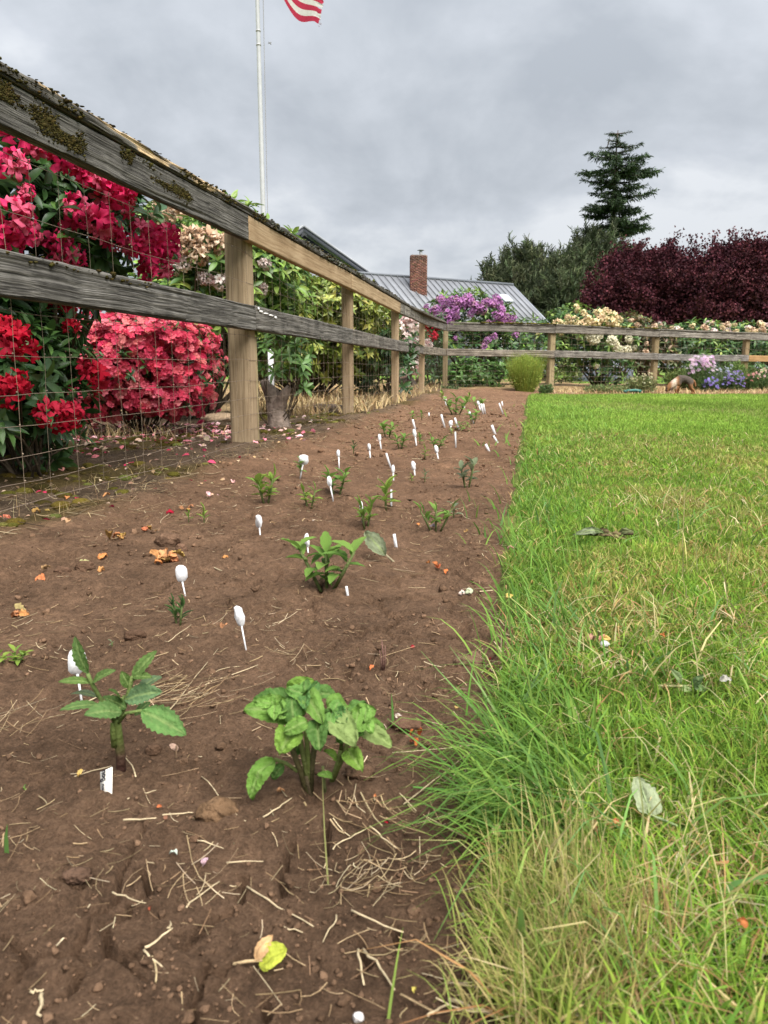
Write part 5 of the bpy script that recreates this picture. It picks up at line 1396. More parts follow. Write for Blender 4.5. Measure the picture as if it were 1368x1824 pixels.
def shrub(name, label, cat, base, blobs, n, per, L_, cols, group, trusses=(), tset=None, tr=.07, big=0, lo=45, hi=98, inner=.30, front=.35, tpl=None, young=None, stems=5, up=.35, n_branch=26, mat='leaf', stemcol=(.10, .075, .05), trunk_r=.03, rand_truss=0, tlabel=None, tz=.35, topy=0.0):
    t = thing(name, label, cat, base, group)
    base = np.asarray(base, float)
    Pn, nr, rad = blob_points(blobs, n, inner, up, front)
    ok = Pn[:, 2] > base[2] + .03
    Pn, nr, rad = Pn[ok], nr[ok], rad[ok]
    ax = unit(nr * .75 + np.array((0, 0, .65)) + RNG.normal(0, .25, nr.shape))
    Rm, PP, Sc = whorls(Pn, ax, per, L_, lo, hi)
    C = pick(cols, len(PP), .16)
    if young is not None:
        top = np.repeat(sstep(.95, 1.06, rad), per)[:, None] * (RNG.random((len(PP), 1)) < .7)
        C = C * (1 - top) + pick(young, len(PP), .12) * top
    if big:                                            # the leaves that show largest are parts of their own
        vis = PP[:, 1] + .25 * (np.repeat(1.2 - rad, per))
        order = np.argsort(vis + RNG.normal(0, .02, len(vis)))[:big]
        keep = np.ones(len(PP), bool); keep[order] = False
        mes = []
        for q in range(6):
            m = M(); V, F = LEAF_RHODO[q % 3]; m.add(V, F, np.array((cols + (young or cols))[q % len(cols + (young or cols))]) * (.85, 1.0, 1.15)[q % 3]); me = m.data('leaf'); me.materials.append(MAT[mat]); mes.append(me)
        for i in order: piece('leaf', mes[int(RNG.integers(0, 6))], t, Rm[i] * Sc[i], PP[i])
        Rm, PP, Sc, C = Rm[keep], PP[keep], Sc[keep], C[keep]
    m = M(); V, F = tpl or (LEAF_HI if base[1] < 7 else LEAF_LO)
    scatter(m, V, F, Rm, PP, C.clip(.006, .6), Sc)
    build(m, 'foliage', MAT[mat], t, True, kind='stuff')
    # stems: from the ground up into the masses
    m = M()
    for q in range(n_branch):
        e = Pn[RNG.integers(0, len(Pn))]; s = base + np.array((RNG.normal(0, trunk_r * 2), RNG.normal(0, trunk_r * 2), -.03))
        mid = s * .45 + e * .55 + np.array((RNG.normal(0, .06), RNG.normal(0, .06), -.10 * abs(e[2] - s[2])))
        tt = np.linspace(0, 1, 7)[:, None]
        Q = s * (1 - tt) ** 2 + 2 * mid * tt * (1 - tt) + e * tt ** 2
        Q[1:-1] += RNG.normal(0, .012, (5, 3))
        V, Fs = tube(Q, np.linspace(trunk_r * (.9 if q < stems else .45), .003, 7), 5, False); m.add(V, Fs, np.array(stemcol) * RNG.uniform(.7, 1.3))
    build(m, 'branches', MAT['bark'], t, True)
    for (px, py, s) in trusses:
        p, nn = ray_blobs(blobs, px, py)
        a = unit(nn + np.array((0, -.35, tz))); h = unit(np.cross(a, RNG.normal(size=3))); Rt = np.stack([h, np.cross(a, h), a], -1)
        o = piece('flower_truss', tset[int(RNG.integers(0, len(tset)))], t, Rt * tr * s * RNG.uniform(.9, 1.1), p + nn * tr * .3)
    if rand_truss:
        P2, n2, _ = blob_points(blobs, rand_truss, 0, up + .3, front + .3)
        for p, nn in zip(P2, n2):
            if topy and p[2] < topy: continue
            a = unit(nn + np.array((0, -.35, tz))); h = unit(np.cross(a, RNG.normal(size=3))); Rt = np.stack([h, np.cross(a, h), a], -1)
            piece('flower_truss', tset[int(RNG.integers(0, len(tset)))], t, Rt * tr * RNG.uniform(.75, 1.1), p + nn * tr * .3)
    return t

def blob(px, py, Y, wpx, hpx, dy=None):   # an ellipsoid mass whose outline spans wpx x hpx pixels of the photograph
    k = np.linalg.norm(At(px + 1, py, Y) - At(px, py, Y))
    return (At(px, py, Y), np.array((wpx * k / 2, dy or wpx * k / 2, hpx * k / 2)))

T_RED = truss_set('flower_truss', (.60, .020, .105), (.72, .12, .22), 4, ruff=.13, faded=.4, florets=9, fsc=1.35)
T_CRIM = truss_set('flower_truss', (.40, .005, .022), (.52, .018, .05), 4, ruff=.13, faded=.35, florets=8, fsc=1.4)
T_PEACH = truss_set('flower_truss', (.68, .52, .38), (.56, .37, .24), 3, ruff=.32, faded=.5, florets=11)
T_PINKW = truss_set('flower_truss', (.80, .66, .62), (.72, .48, .46), 3, ruff=.14, faded=.3)
T_PURP = truss_set('flower_truss', (.40, .17, .38), (.44, .24, .32), 3, ruff=.18, faded=.3, florets=10)
T_CREAM = truss_set('flower_truss', (.74, .62, .36), (.70, .52, .32), 3, ruff=.18, faded=.35, florets=11)
T_WHITE = truss_set('flower_truss', (.72, .68, .50), (.70, .64, .40), 2, ruff=.10, florets=14)

DARKL = [(.030, .075, .022), (.045, .105, .028), (.060, .130, .032), (.038, .085, .026)]
MIDL = [(.085, .170, .038), (.110, .205, .045), (.065, .135, .033)]
LIME = [(.20, .30, .055), (.17, .27, .05), (.24, .33, .07)]

RH = 'rhododendrons and azaleas beyond the fence'
# red rhododendron, upper part
bl = [blob(40, 400, 3.35, 330, 380, .55), blob(200, 420, 3.65, 200, 230, .45), blob(-120, 420, 3.4, 330, 420, .5), blob(25, 560, 3.3, 230, 260, .45), blob(120, 330, 3.5, 170, 190, .4)]
TR = [(28, 246, 1.), (10, 215, 1.), (60, 262, .9), (105, 285, 1.), (135, 300, .95), (165, 325, 1.), (190, 352, 1.1), (214, 352, .9), (150, 318, .8), (125, 378, 1.), (160, 395, 1.05), (180, 405, 1.), (103, 440, 1.), (120, 455, .8), (20, 392, 1.05), (40, 410, 1.), (10, 425, 1.), (18, 300, .9), (45, 345, .5),
      (245, 420, 1.05), (265, 425, 1.1), (285, 445, 1.05), (255, 450, 1.1), (280, 468, 1.), (290, 425, .9), (235, 440, .9), (255, 480, .7), (215, 372, .7), (85, 270, .7), (200, 425, .8), (210, 330, .8)]
bR = np.array((-1.62, 3.55, 0))
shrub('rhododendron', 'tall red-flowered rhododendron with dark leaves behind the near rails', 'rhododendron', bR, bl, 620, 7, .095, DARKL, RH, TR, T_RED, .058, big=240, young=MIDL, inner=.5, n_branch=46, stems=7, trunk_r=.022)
# crimson rhododendron low at the left edge
bl = [blob(20, 690, 3.0, 230, 260, .40), blob(-110, 680, 2.9, 260, 300, .4), blob(95, 740, 3.25, 130, 170, .3), blob(60, 610, 3.2, 160, 130, .3)]
TR = [(22, 600, 1.), (30, 622, 1.), (5, 592, .9), (12, 700, 1.), (100, 740, 1.), (118, 738, .95), (80, 735, .9), (155, 672, 1.05), (162, 690, .9), (150, 655, .8), (112, 555, .95), (98, 548, .8), (120, 585, .6), (5, 690, .9), (25, 685, .8)]
shrub('rhododendron', 'low crimson-flowered rhododendron at the left edge, below the lower rail', 'rhododendron', (-1.42, 3.05, 0), bl, 330, 8, .075, DARKL[1:], RH, TR, T_CRIM, .050, big=220, young=MIDL, inner=.45, n_branch=26, trunk_r=.014)

# pink azalea: covered in small ruffled flowers
bl = [blob(215, 650, 5.0, 190, 170, .42), blob(320, 660, 5.15, 150, 150, .38), blob(270, 610, 5.1, 200, 110, .4), blob(170, 700, 4.9, 140, 100, .32), blob(300, 710, 5.0, 130, 70, .3), blob(130, 650, 4.9, 100, 110, .3)]
az = shrub('azalea', 'rounded azalea smothered in coral pink flowers behind the lower rail', 'azalea', At(250, 760, 5.1) * (1, 1, 0), bl, 900, 7, .045, DARKL, RH, n_branch=30, trunk_r=.012, inner=.6)
LUMP[0] = .42
m = M(); P2, n2, rad = blob_points(bl, 3700, .10, .35, .6)
LUMP[0] = .12
fl = M(); rs_ = np.random.default_rng(4)          # a cluster of three small open flowers, five cupped petals each
for q in range(3):
    ax_ = unit(rs_.normal(0, .45, 3) + (0, 0, 1)); hh = unit(np.cross(ax_, (1, .3, 0))); gg = np.cross(ax_, hh); c_ = np.array((rs_.normal(0, .35), rs_.normal(0, .35), rs_.normal(0, .15)))
    for p in range(5):
        a_ = p * 1.2566 + rs_.normal(0, .1); d_ = math.cos(a_) * hh + math.sin(a_) * gg; e_ = -math.sin(a_) * hh + math.cos(a_) * gg; j_ = rs_.normal(0, .07, (4, 3))
        fl.add(np.array([c_, c_ + .55 * d_ + .36 * e_ + .22 * ax_, c_ + .92 * d_ + .12 * ax_, c_ + .55 * d_ - .36 * e_ + .22 * ax_]) + j_, np.array([(0, 1, 2), (0, 2, 3)]))
tv, tf = np.concatenate(fl.v), np.concatenate(fl.f[3])
a = unit(n2 + np.array((0, -.3, .2)) + RNG.normal(0, .25, n2.shape)); h = unit(np.cross(a, rdir(len(a)))); Rm = np.stack([h, np.cross(a, h), a], -1)
C = pick([(.60, .060, .115), (.66, .105, .155), (.52, .035, .085), (.70, .19, .21)], len(a), .10)
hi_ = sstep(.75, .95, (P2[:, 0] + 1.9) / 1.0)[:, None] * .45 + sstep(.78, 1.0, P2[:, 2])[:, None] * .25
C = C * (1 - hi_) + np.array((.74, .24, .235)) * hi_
scatter(m, tv, tf, Rm, P2, C.clip(.01, .85), .0255 * RNG.uniform(.75, 1.25, len(a)))
build(m, 'blossoms', MAT['petal'], az, True, kind='stuff')

# cream / peach rhododendron behind, fresh light leaves
bl = [blob(390, 470, 6.4, 240, 200, .7), blob(300, 430, 6.6, 130, 130, .5), blob(470, 500, 6.8, 170, 170, .6), blob(340, 540, 6.3, 240, 150, .6), blob(480, 590, 6.9, 150, 160, .5), blob(300, 620, 6.9, 200, 140, .5)]
TR = [(290, 372, 1.), (312, 380, 1.), (280, 392, .9), (345, 425, 1.05), (370, 430, 1.1), (395, 440, 1.), (330, 440, .9), (300, 400, .8), (360, 455, .9), (415, 470, .7), (320, 385, .8)]
TR2 = [(365, 495, .9), (390, 500, 1.), (405, 495, .8), (330, 470, .9), (312, 480, .8), (470, 470, .8), (325, 455, .7), (468, 515, .7)]
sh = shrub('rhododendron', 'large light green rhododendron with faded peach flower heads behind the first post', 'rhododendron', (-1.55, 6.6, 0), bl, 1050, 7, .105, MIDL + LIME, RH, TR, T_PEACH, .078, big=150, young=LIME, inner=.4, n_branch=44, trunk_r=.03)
for (px, py, s) in TR2:
    p, nn = ray_blobs(bl, px, py); a_ = unit(nn + np.array((0, -.3, .4))); h_ = unit(np.cross(a_, RNG.normal(size=3)))
    piece('flower_truss', T_PINKW[int(RNG.integers(0, 3))], sh, np.stack([h_, np.cross(a_, h_), a_], -1) * .070 * s, p)

# young rhododendron sprouting from a gnarled stump beside the first post
b = At(497, 765, 5.4) * (1, 1, 0)
bl = [blob(500, 640, 5.35, 70, 90, .16), blob(520, 660, 5.3, 60, 90, .15), blob(485, 685, 5.4, 80, 60, .16), blob(540, 620, 5.6, 50, 50, .12)]
st = shrub('rhododendron', 'small rhododendron sprouting from a gnarled grey stump beside the first post', 'rhododendron', b, bl, 30, 7, .080, MIDL, RH, big=150, young=[(.12, .23, .05), (.10, .20, .045)], inner=.2, n_branch=12, trunk_r=.008)
m = M()
for pth, r in [([At(500, 770, 5.35), At(492, 730, 5.4), At(484, 700, 5.45), At(470, 680, 5.5)], (.085, .062, .055, .03)), ([At(492, 735, 5.4), At(505, 705, 5.35), At(515, 690, 5.35)], (.06, .04, .02)), ([At(512, 772, 5.3), At(503, 752, 5.35), At(498, 735, 5.4)], (.035, .04, .04)), ([At(482, 770, 5.45), At(490, 750, 5.4), At(492, 735, 5.4)], (.03, .035, .04))]:
    n = 14; tt = np.linspace(0, 1, n); s = np.linspace(0, 1, len(pth)); Q = np.stack([np.interp(tt, s, np.array(pth)[:, q]) for q in range(3)], 1)
    V, Fs = tube(Q, np.interp(tt, s, r), 12); c = Q.mean(0)
    V = V + .012 * fbm(V[:, 2] * 9, V[:, 0] * 14, 3, 5)[:, None] * unit(V - c)
    m.add(V, Fs, (.20, .155, .125))
build(m, 'trunk', MAT['bark'], st, True)
# white stake standing behind it
t = thing('white_stake', 'white upright stake behind the small sprouting rhododendron', 'stake', At(483, 700, 5.75) * (1, 1, 0))
m = M(); c = At(482, 625, 5.75); V, F = box((c[0] - .019, c[1] - .012, 0), (c[0] + .019, c[1] + .012, c[2])); m.add(V, F, (.74, .74, .74)); build(m, 'post_shaft', MAT['white'], t, False)
m = M(); V, F = box((c[0] - .021, c[1] - .014, c[2] + .001), (c[0] + .021, c[1] + .014, c[2] + .012)); m.add(V, F, (.70, .70, .70)); build(m, 'cap', MAT['white'], t, False)

# yellow-green azalea hedge along the left run
bl = [blob(500, 550, 9.6, 170, 140, 1.0), blob(595, 553, 10.0, 190, 110, .9), blob(660, 588, 11.0, 100, 84, .6), blob(540, 620, 9.8, 240, 110, .9), blob(630, 630, 10.6, 150, 90, .7), blob(450, 600, 9.4, 150, 130, .8)]
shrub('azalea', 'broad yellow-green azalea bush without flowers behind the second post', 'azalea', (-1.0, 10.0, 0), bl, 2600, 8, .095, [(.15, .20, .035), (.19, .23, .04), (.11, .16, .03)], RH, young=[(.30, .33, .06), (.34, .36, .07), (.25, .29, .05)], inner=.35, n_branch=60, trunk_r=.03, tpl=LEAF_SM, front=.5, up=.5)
bl = [blob(690, 650, 10.4, 120, 110, .5), blob(640, 660, 10.9, 100, 90, .5)]
shrub('rhododendron', 'dark low rhododendron under the azalea, between the second and third post', 'rhododendron', At(680, 700, 10.5) * (1, 1, 0), bl, 170, 7, .11, DARKL, RH, n_branch=14, trunk_r=.02)
# pale pink rhododendron with thick trunk near the corner
bl = [blob(722, 590, 14.0, 70, 80, .6), blob(740, 620, 14.2, 60, 90, .5), blob(715, 650, 13.8, 60, 70, .5)]
pk = shrub('rhododendron', 'pale pink rhododendron on a thick grey trunk between the third and fourth post', 'rhododendron', At(727, 700, 14.1) * (1, 1, 0), bl, 120, 7, .11, DARKL + MIDL, RH, [(690, 580, 1.1), (715, 585, 1.), (735, 580, 1.2), (720, 605, 1.2), (742, 608, 1.1), (730, 625, 1.2), (745, 640, .9), (715, 662, .9), (735, 655, 1.), (700, 640, .8), (728, 570, 1.), (712, 625, .9), (758, 615, .8)], T_PINKW, .14, n_branch=16, trunk_r=.03)
m = M(); V, Fs = tube([At(735, 705, 14.1), At(727, 685, 14.1), At(718, 665, 14.1), At(715, 640, 14.1)], (.17, .15, .11, .07), 10); m.add(V, Fs, (.14, .12, .105)); build(m, 'trunk', MAT['bark'], pk, True)
bl = [blob(775, 600, 15.6, 50, 80, .6), blob(770, 650, 15.6, 50, 80, .6)]
shrub('rhododendron', 'small dark red-flowered rhododendron left of the fence corner', 'rhododendron', At(772, 695, 15.6) * (1, 1, 0), bl, 110, 7, .12, DARKL, RH, [(768, 578, 1.1), (778, 580, 1.), (772, 598, .9), (764, 592, .8)], T_CRIM, .10, n_branch=10)
# purple rhododendron
bl = [blob(835, 565, 17.2, 150, 90, 1.0), blob(880, 590, 17.6, 80, 80, .8), blob(800, 590, 17.0, 80, 70, .8), blob(845, 625, 17.0, 170, 90, .9)]
TR = []
for q in range(46):
    a_ = RNG.uniform(-1, 1); TR.append((838 + 66 * a_ + RNG.normal(0, 3), 545 + 24 * a_ * a_ + RNG.normal(0, 11), RNG.uniform(.8, 1.15)))
TR += [(795, 570, 1.), (785, 562, .9), (800, 578, 1.), (780, 572, .8), (900, 565, 1.), (912, 570, .9), (890, 572, .8), (870, 575, .8), (868, 608, .9), (880, 602, .8), (862, 618, .7), (918, 600, .8), (810, 600, .6), (838, 560, .8), (772, 555, .8), (762, 548, .7)]
shrub('rhododendron', 'mounded rhododendron covered in mauve purple flowers behind the fence corner', 'rhododendron', At(840, 690, 17.2) * (1, 1, 0), bl, 430, 7, .15, DARKL + MIDL, RH, TR, T_PURP, .105, young=LIME, n_branch=24, trunk_r=.04, up=.6)
bl = [blob(845, 668, 15.6, 110, 55, .6), blob(875, 672, 15.8, 70, 45, .5), blob(805, 672, 15.8, 60, 45, .5)]
shrub('rhododendron', 'low bright green leafy rhododendron just behind the corner of the fence', 'rhododendron', At(845, 695, 15.7) * (1, 1, 0), bl, 190, 8, .12, MIDL, RH, young=[(.11, .22, .05)], n_branch=10, trunk_r=.015)
bl = [blob(940, 610, 17.5, 120, 80, .9), blob(905, 640, 17.2, 110, 80, .8), blob(970, 640, 17.8, 100, 80, .8)]
shrub('rhododendron', 'plain green rhododendron behind the rails left of the first far post', 'rhododendron', At(935, 690, 17.5) * (1, 1, 0), bl, 300, 7, .13, DARKL + MIDL, RH, [(975, 590, .7), (958, 595, .6)], T_CREAM, .09, young=LIME[:2], n_branch=18, trunk_r=.03)
# cream rhododendron
bl = [blob(1040, 588, 18.2, 170, 70, 1.0), blob(1010, 575, 18.3, 80, 60, .7), blob(1075, 620, 18.0, 130, 90, .9), blob(1080, 660, 18.0, 90, 70, .7), blob(1025, 630, 18.1, 110, 70, .8)]
TR = [(995, 578, .9), (1008, 582, 1.), (1022, 574, 1.), (1035, 582, 1.), (1048, 572, 1.), (1060, 578, 1.1), (1072, 570, 1.1), (1085, 575, 1.1), (1095, 582, 1.), (1065, 562, 1.), (1078, 560, 1.), (1090, 566, .9), (1020, 586, .9), (1050, 585, .9), (1000, 590, .8), (1040, 562, .8), (1030, 556, .8), (1100, 572, .8), (1012, 568, .8), (1025, 550, .7), (985, 585, .7)]
sh = shrub('rhododendron', 'rhododendron crowded with cream yellow flowers above the far top rail', 'rhododendron', At(1070, 698, 18.1) * (1, 1, 0), bl, 430, 7, .14, DARKL + MIDL, RH, TR, T_CREAM, .115, young=LIME, n_branch=24, trunk_r=.03, up=.5)
for (px, py, s) in [(1052, 600, 1.1), (1060, 605, 1.1), (1068, 598, .9), (1090, 608, 1.1), (1095, 615, .9), (1120, 605, .9), (1108, 625, 1.), (1118, 624, 1.), (1100, 622, .8), (1062, 652, .6), (1030, 600, .7), (1130, 620, .6)]:
    p, nn = ray_blobs(bl, px, py); a_ = unit(nn + np.array((0, -.4, .3))); h_ = unit(np.cross(a_, RNG.normal(size=3)))
    piece('flower_truss', T_WHITE[int(RNG.integers(0, 2))], sh, np.stack([h_, np.cross(a_, h_), a_], -1) * .12 * s, p)
bl = [blob(1140, 600, 18.8, 120, 60, .9), blob(1120, 580, 19.0, 70, 40, .6), blob(1150, 640, 18.6, 110, 80, .8)]
shrub('rhododendron', 'reddish-leaved rhododendron behind the second far post', 'rhododendron', At(1145, 695, 18.8) * (1, 1, 0), bl, 300, 7, .14, [(.10, .07, .035), (.07, .10, .03), (.14, .10, .05), (.05, .09, .03)], RH, [(1150, 628, .7), (1158, 660, .8), (1152, 615, .6), (1135, 582, .8), (1165, 585, .8), (1125, 575, .7)], T_PEACH, .10, young=[(.20, .22, .06), (.24, .15, .08)], n_branch=20)
for (px, py, Y, w, lab, rt) in [(1225, 610, 19.2, 150, 'rhododendron with faded peach flower heads right of the second far post', 16), (1320, 612, 19.8, 150, 'rhododendron with tan spent flowers behind the third far post', 16), (1415, 615, 20.4, 150, 'spent-flowered rhododendron at the far right end', 10)]:
    bl = [blob(px, py, Y, w, 70, 1.0), blob(px + 20, py + 40, Y - .1, w * .9, 80, .9), blob(px - 40, py + 25, Y, w * .6, 80, .8)]
    sh = shrub('rhododendron', lab, 'rhododendron', At(px, 695, Y) * (1, 1, 0), bl, 380, 7, .14, DARKL + MIDL[:1], RH, [(px + RNG.uniform(-.48, .48) * w, py - 24 + RNG.uniform(-10, 12), RNG.uniform(.7, 1)) for q in range(rt)], (T_PEACH + T_CREAM + T_PINKW), .10, young=LIME + MIDL, n_branch=22, trunk_r=.03, up=.5)
bl = [blob(1215, 582, 19.0, 40, 26, .4)]
# yellow-green feathery clump standing in front of the far rails
b = soil_point(935, 699); t = thing('feathery_shrub', 'dense yellow-green feathery clump at the end of the bed, before the far fence', 'shrub', b)
m = M(); n = 2600
k = b[1] / FPX
a = RNG.uniform(0, 6.28, n); rr = np.sqrt(RNG.random(n))
P0 = b + np.stack([np.cos(a) * rr * 15 * k, np.sin(a) * rr * 11 * k, 0 * a], 1)
blades(m, P0, a + RNG.normal(0, .3, n), 66 * k * RNG.uniform(.5, 1.15, n), np.full(n, .0045), RNG.uniform(-.12, .12, n) * rr, .06 + .34 * rr, pick([(.30, .37, .07), (.37, .42, .09), (.24, .32, .06), (.20, .28, .055)], n, .2), 4)
build(m, 'foliage', MAT['blade'], t, True, kind='stuff')
m = M(); V, F = LEAF_SM; n2_ = 5600
tt = RNG.uniform(.06, 1.04, n2_) ** .8; a = RNG.uniform(0, 6.28, n2_); rr = np.sqrt(RNG.random(n2_))
P0 = b + np.stack([np.cos(a) * rr * (14 + 17 * np.sin(tt * 2.7)) * k, np.sin(a) * rr * (10 + 12 * np.sin(tt * 2.7)) * k, tt * (64 - 18 * rr ** 2) * k], 1)
y_ = rdir(n2_, .9); scatter(m, V, F, frames(y_, rdir(n2_)), P0, pick([(.32, .39, .08), (.38, .44, .10), (.25, .34, .06)], n2_, .18), .030 * RNG.uniform(.7, 1.3, n2_))
build(m, 'leaf_tips', MAT['leaf_soft'], t, True, kind='stuff')

# perennials by the right-hand posts
def perennial(px, py, hpx, wpx, label, fcol, nf, fsize, ftop, leafc, cat='flowering plant', nst=160, name='perennial', Y=None, fspread=1.0):
    b = G(px, py, 0) if Y is None else At(px, py, Y) * (1, 1, 0)
    b[2] = -.01
    k = b[1] / FPX
    t = thing(name, label, cat, b, 'perennials along the far fence')
    m = M(); a = RNG.uniform(0, 6.28, nst); rr = np.sqrt(RNG.random(nst))
    P0 = b + np.stack([np.cos(a) * rr * wpx * .30 * k, np.sin(a) * rr * wpx * .22 * k, 0 * a], 1)
    blades(m, P0, a, hpx * k * RNG.uniform(.5, 1.0, nst), np.full(nst, .010), RNG.uniform(0, .3, nst), .05 + .35 * rr, pick(leafc, nst, .2), 4)
    V, F = LEAF_SM; q = nst * 5
    z = RNG.uniform(.1, .85, q); a = RNG.uniform(0, 6.28, q); rr = np.sqrt(RNG.random(q))
    P1 = b + np.stack([np.cos(a) * rr * wpx * .46 * k, np.sin(a) * rr * wpx * .3 * k, z * hpx * k * (1 - .25 * rr)], 1)
    scatter(m, V, F, frames(rdir(q, .5), rdir(q)), P1, pick(leafc, q, .2), .055 * RNG.uniform(.6, 1.3, q))
    build(m, 'foliage', MAT['leaf_soft'], t, True, kind='stuff')
    if nf:
        m = M(); a = RNG.uniform(0, 6.28, nf); rr = np.sqrt(RNG.random(nf))
        z = ftop[0] + (ftop[1] - ftop[0]) * RNG.random(nf) - .18 * rr ** 2
        P1 = b + np.stack([np.cos(a) * rr * wpx * .5 * k * fspread, np.sin(a) * rr * wpx * .35 * k - .1, z * hpx * k], 1)
        # small daisies: a ring of petals
        pet = M()
        for e in range(8):
            an = e * math.pi / 4
            pet.add([(0, 0, 0), (math.cos(an - .25) * .7, math.sin(an - .25) * .7, .1), (math.cos(an), math.sin(an), .05), (math.cos(an + .25) * .7, math.sin(an + .25) * .7, .1)], [np.array([(0, 1, 2, 3)])])
        tv_, tf_ = np.concatenate(pet.v), np.concatenate(pet.f[4])
        ax = unit(np.stack([np.cos(a) * rr * .5, np.sin(a) * rr * .5 - .6, np.full(nf, .7)], 1) + RNG.normal(0, .2, (nf, 3))); h = unit(np.cross(ax, rdir(nf)))
        scatter(m, tv_, tf_, np.stack([h, np.cross(ax, h), ax], -1), P1, pick(fcol, nf, .12), fsize * RNG.uniform(.7, 1.2, nf))
        build(m, 'blossoms', MAT['petal'], t, True, kind='stuff')
GL = [(.09, .16, .05), (.12, .19, .06), (.07, .13, .045), (.15, .20, .08)]
perennial(1243, 700, 62, 52, 'tall plant topped with lilac pink daisies right behind the dog', [(.50, .34, .46), (.58, .44, .54), (.42, .24, .38)], 110, .036, (.62, 1.05), GL, Y=14.9)
perennial(1302, 701, 36, 40, 'clump of deep violet flowers right of the dog', [(.17, .12, .32), (.22, .17, .38), (.12, .08, .24)], 85, .026, (.40, 1.05), GL, Y=14.6)
perennial(1262, 701, 28, 30, 'low plant with a few blue-violet flowers between the dog and the violet clump', [(.20, .16, .42), (.15, .10, .34)], 45, .028, (.4, .95), GL, Y=14.5)
perennial(1278, 701, 48, 60, 'grey-green stemmy plant with silvery spikes behind the violet clump', [(.28, .28, .36)], 40, .025, (.7, 1.0), [(.14, .19, .10), (.17, .22, .12), (.10, .15, .07)], Y=15.2, nst=220)
perennial(1308, 702, 62, 36, 'upright bright green grassy clump at the third far post', None, 0, .03, (0, 1), [(.16, .24, .06), (.20, .27, .08), (.11, .18, .05)], Y=15.4, nst=260)
perennial(1335, 702, 38, 26, 'plant with small salmon pink flowers at the foot of the third far post', [(.52, .20, .18), (.48, .24, .22)], 16, .030, (.55, 1.0), GL, Y=14.7)
perennial(1362, 702, 42, 50, 'bushy green plant with tiny buff flowers at the right edge', [(.50, .36, .24), (.56, .42, .34)], 50, .026, (.6, 1.0), GL, Y=14.8)
perennial(1205, 702, 46, 44, 'weedy green plant behind the dog, right of the second far post', None, 0, .03, (0, 1), [(.12, .17, .05), (.16, .20, .06)], Y=15.2)
perennial(1140, 701, 34, 60, 'wispy tall weed with pale seed heads left of the second far post', [(.40, .36, .22)], 40, .02, (.6, 1.05), [(.20, .23, .09), (.26, .26, .12), (.15, .19, .07)], Y=14.2, nst=190)
perennial(1080, 702, 16, 90, 'thin low weeds on the dry strip below the white flowers', None, 0, .02, (0, 1), [(.20, .23, .09), (.14, .19, .07)], Y=14.0, nst=120)
perennial(800, 699, 14, 40, 'grey-green weeds at the foot of the corner post', None, 0, .02, (0, 1), [(.12, .17, .08), (.10, .14, .06)], Y=14.1, nst=70)
perennial(972, 700, 20, 26, 'short green weeds right of the feathery clump', None, 0, .02, (0, 1), GL, Y=13.4, nst=70)

# dry grass, moss cushions and fallen petals on the strip beyond the fence
dm = M()
def dry_patch(n, f, h, w):
    xs, ys = f(n); n = len(xs)
    P0 = np.stack([xs, ys, soil_z(xs, ys, False) - .005], 1)
    blades(dm, P0, RNG.uniform(0, 6.28, n), h * RNG.uniform(.4, 1.2, n), w * RNG.uniform(.7, 1.3, n), RNG.uniform(.1, .8, n), RNG.uniform(0, .6, n), pick([(.50, .37, .19), (.42, .30, .15), (.56, .44, .25), (.35, .24, .12)], n, .15), 2)
def sect(n):
    y = RNG.uniform(7.0, 14.3, n); x = fence_x(y) - RNG.uniform(-.02, 1.9, n) * (y - 4.5) / 5
    return x, y
dry_patch(5200, sect, .17, .010)
def sect2(n):
    y = RNG.uniform(13.5, 15.2, n); x = RNG.uniform(2.9, 7.2, n); k = y > 13.0 + .12 * x - .2 + RNG.normal(0, .15, n); return x[k], y[k]
dry_patch(2600, sect2, .10, .010)
def sect3(n):
    x = RNG.normal(-1.72, .30, n); y = RNG.normal(4.75, .16, n); return x, y
dry_patch(380, sect3, .13, .0035)
def sect4(n):
    y = RNG.uniform(1.8, 4.0, n); x = fence_x(y) - RNG.uniform(-.12, .25, n); return x, y
dry_patch(170, sect4, .075, .0014)
build(dm, 'dry_grass', MAT['dry'], None, kind='stuff', label='bleached dry grass standing along the back of the wire fence', category='dry grass')
mm = M(); n = 900
y = RNG.uniform(1.8, 7.5, n); x = fence_x(y) - RNG.uniform(-.10, 1.1, n)
k = fbm(x * 2.2, y * 2.2, 4, 77) > .0; x, y = x[k], y[k]; n = len(x)
V0, F0 = rock_mesh(9, 1, .35, .45); s = (.020 * np.exp(RNG.normal(0, .4, n))).clip(0, .034)
scatter(mm, V0, F0, np.repeat(np.eye(3)[None], n, 0), np.stack([x, y, soil_z(x, y, False) + s * .1], 1), pick([(.085, .065, .014), (.110, .085, .018), (.060, .050, .014), (.12, .12, .03)], n, .2), s)
build(mm, 'moss_cushions', MAT['moss'], None, kind='stuff', label='brown-green moss cushions on the dark strip under the wire', category='moss')
pm = M(); V0, F0 = leaf_template(3, .7, .5, .2, wave=.15)
def petals(n, fx, cols, size):
    x, y = fx(n); n = len(x)
    yv = rdir(n); yv[:, 2] *= .25
    zv = np.tile((0, 0, 1.), (n, 1)) + RNG.normal(0, .4, (n, 3))
    scatter(pm, V0, F0, frames(yv, zv), np.stack([x, y, soil_z(x, y, False) + .008], 1), pick(cols, n, .12).clip(.01, .85), size * RNG.uniform(.6, 1.3, n))
petals(520, lambda n: (RNG.normal(-1.35, .42, n), RNG.normal(5.0, .42, n)), [(.66, .20, .24), (.70, .42, .42), (.72, .30, .32), (.60, .44, .34)], .042)
petals(160, lambda n: (RNG.normal(-1.75, .35, n), RNG.normal(4.35, .4, n)), [(.62, .28, .26), (.55, .38, .26), (.45, .05, .10)], .034)
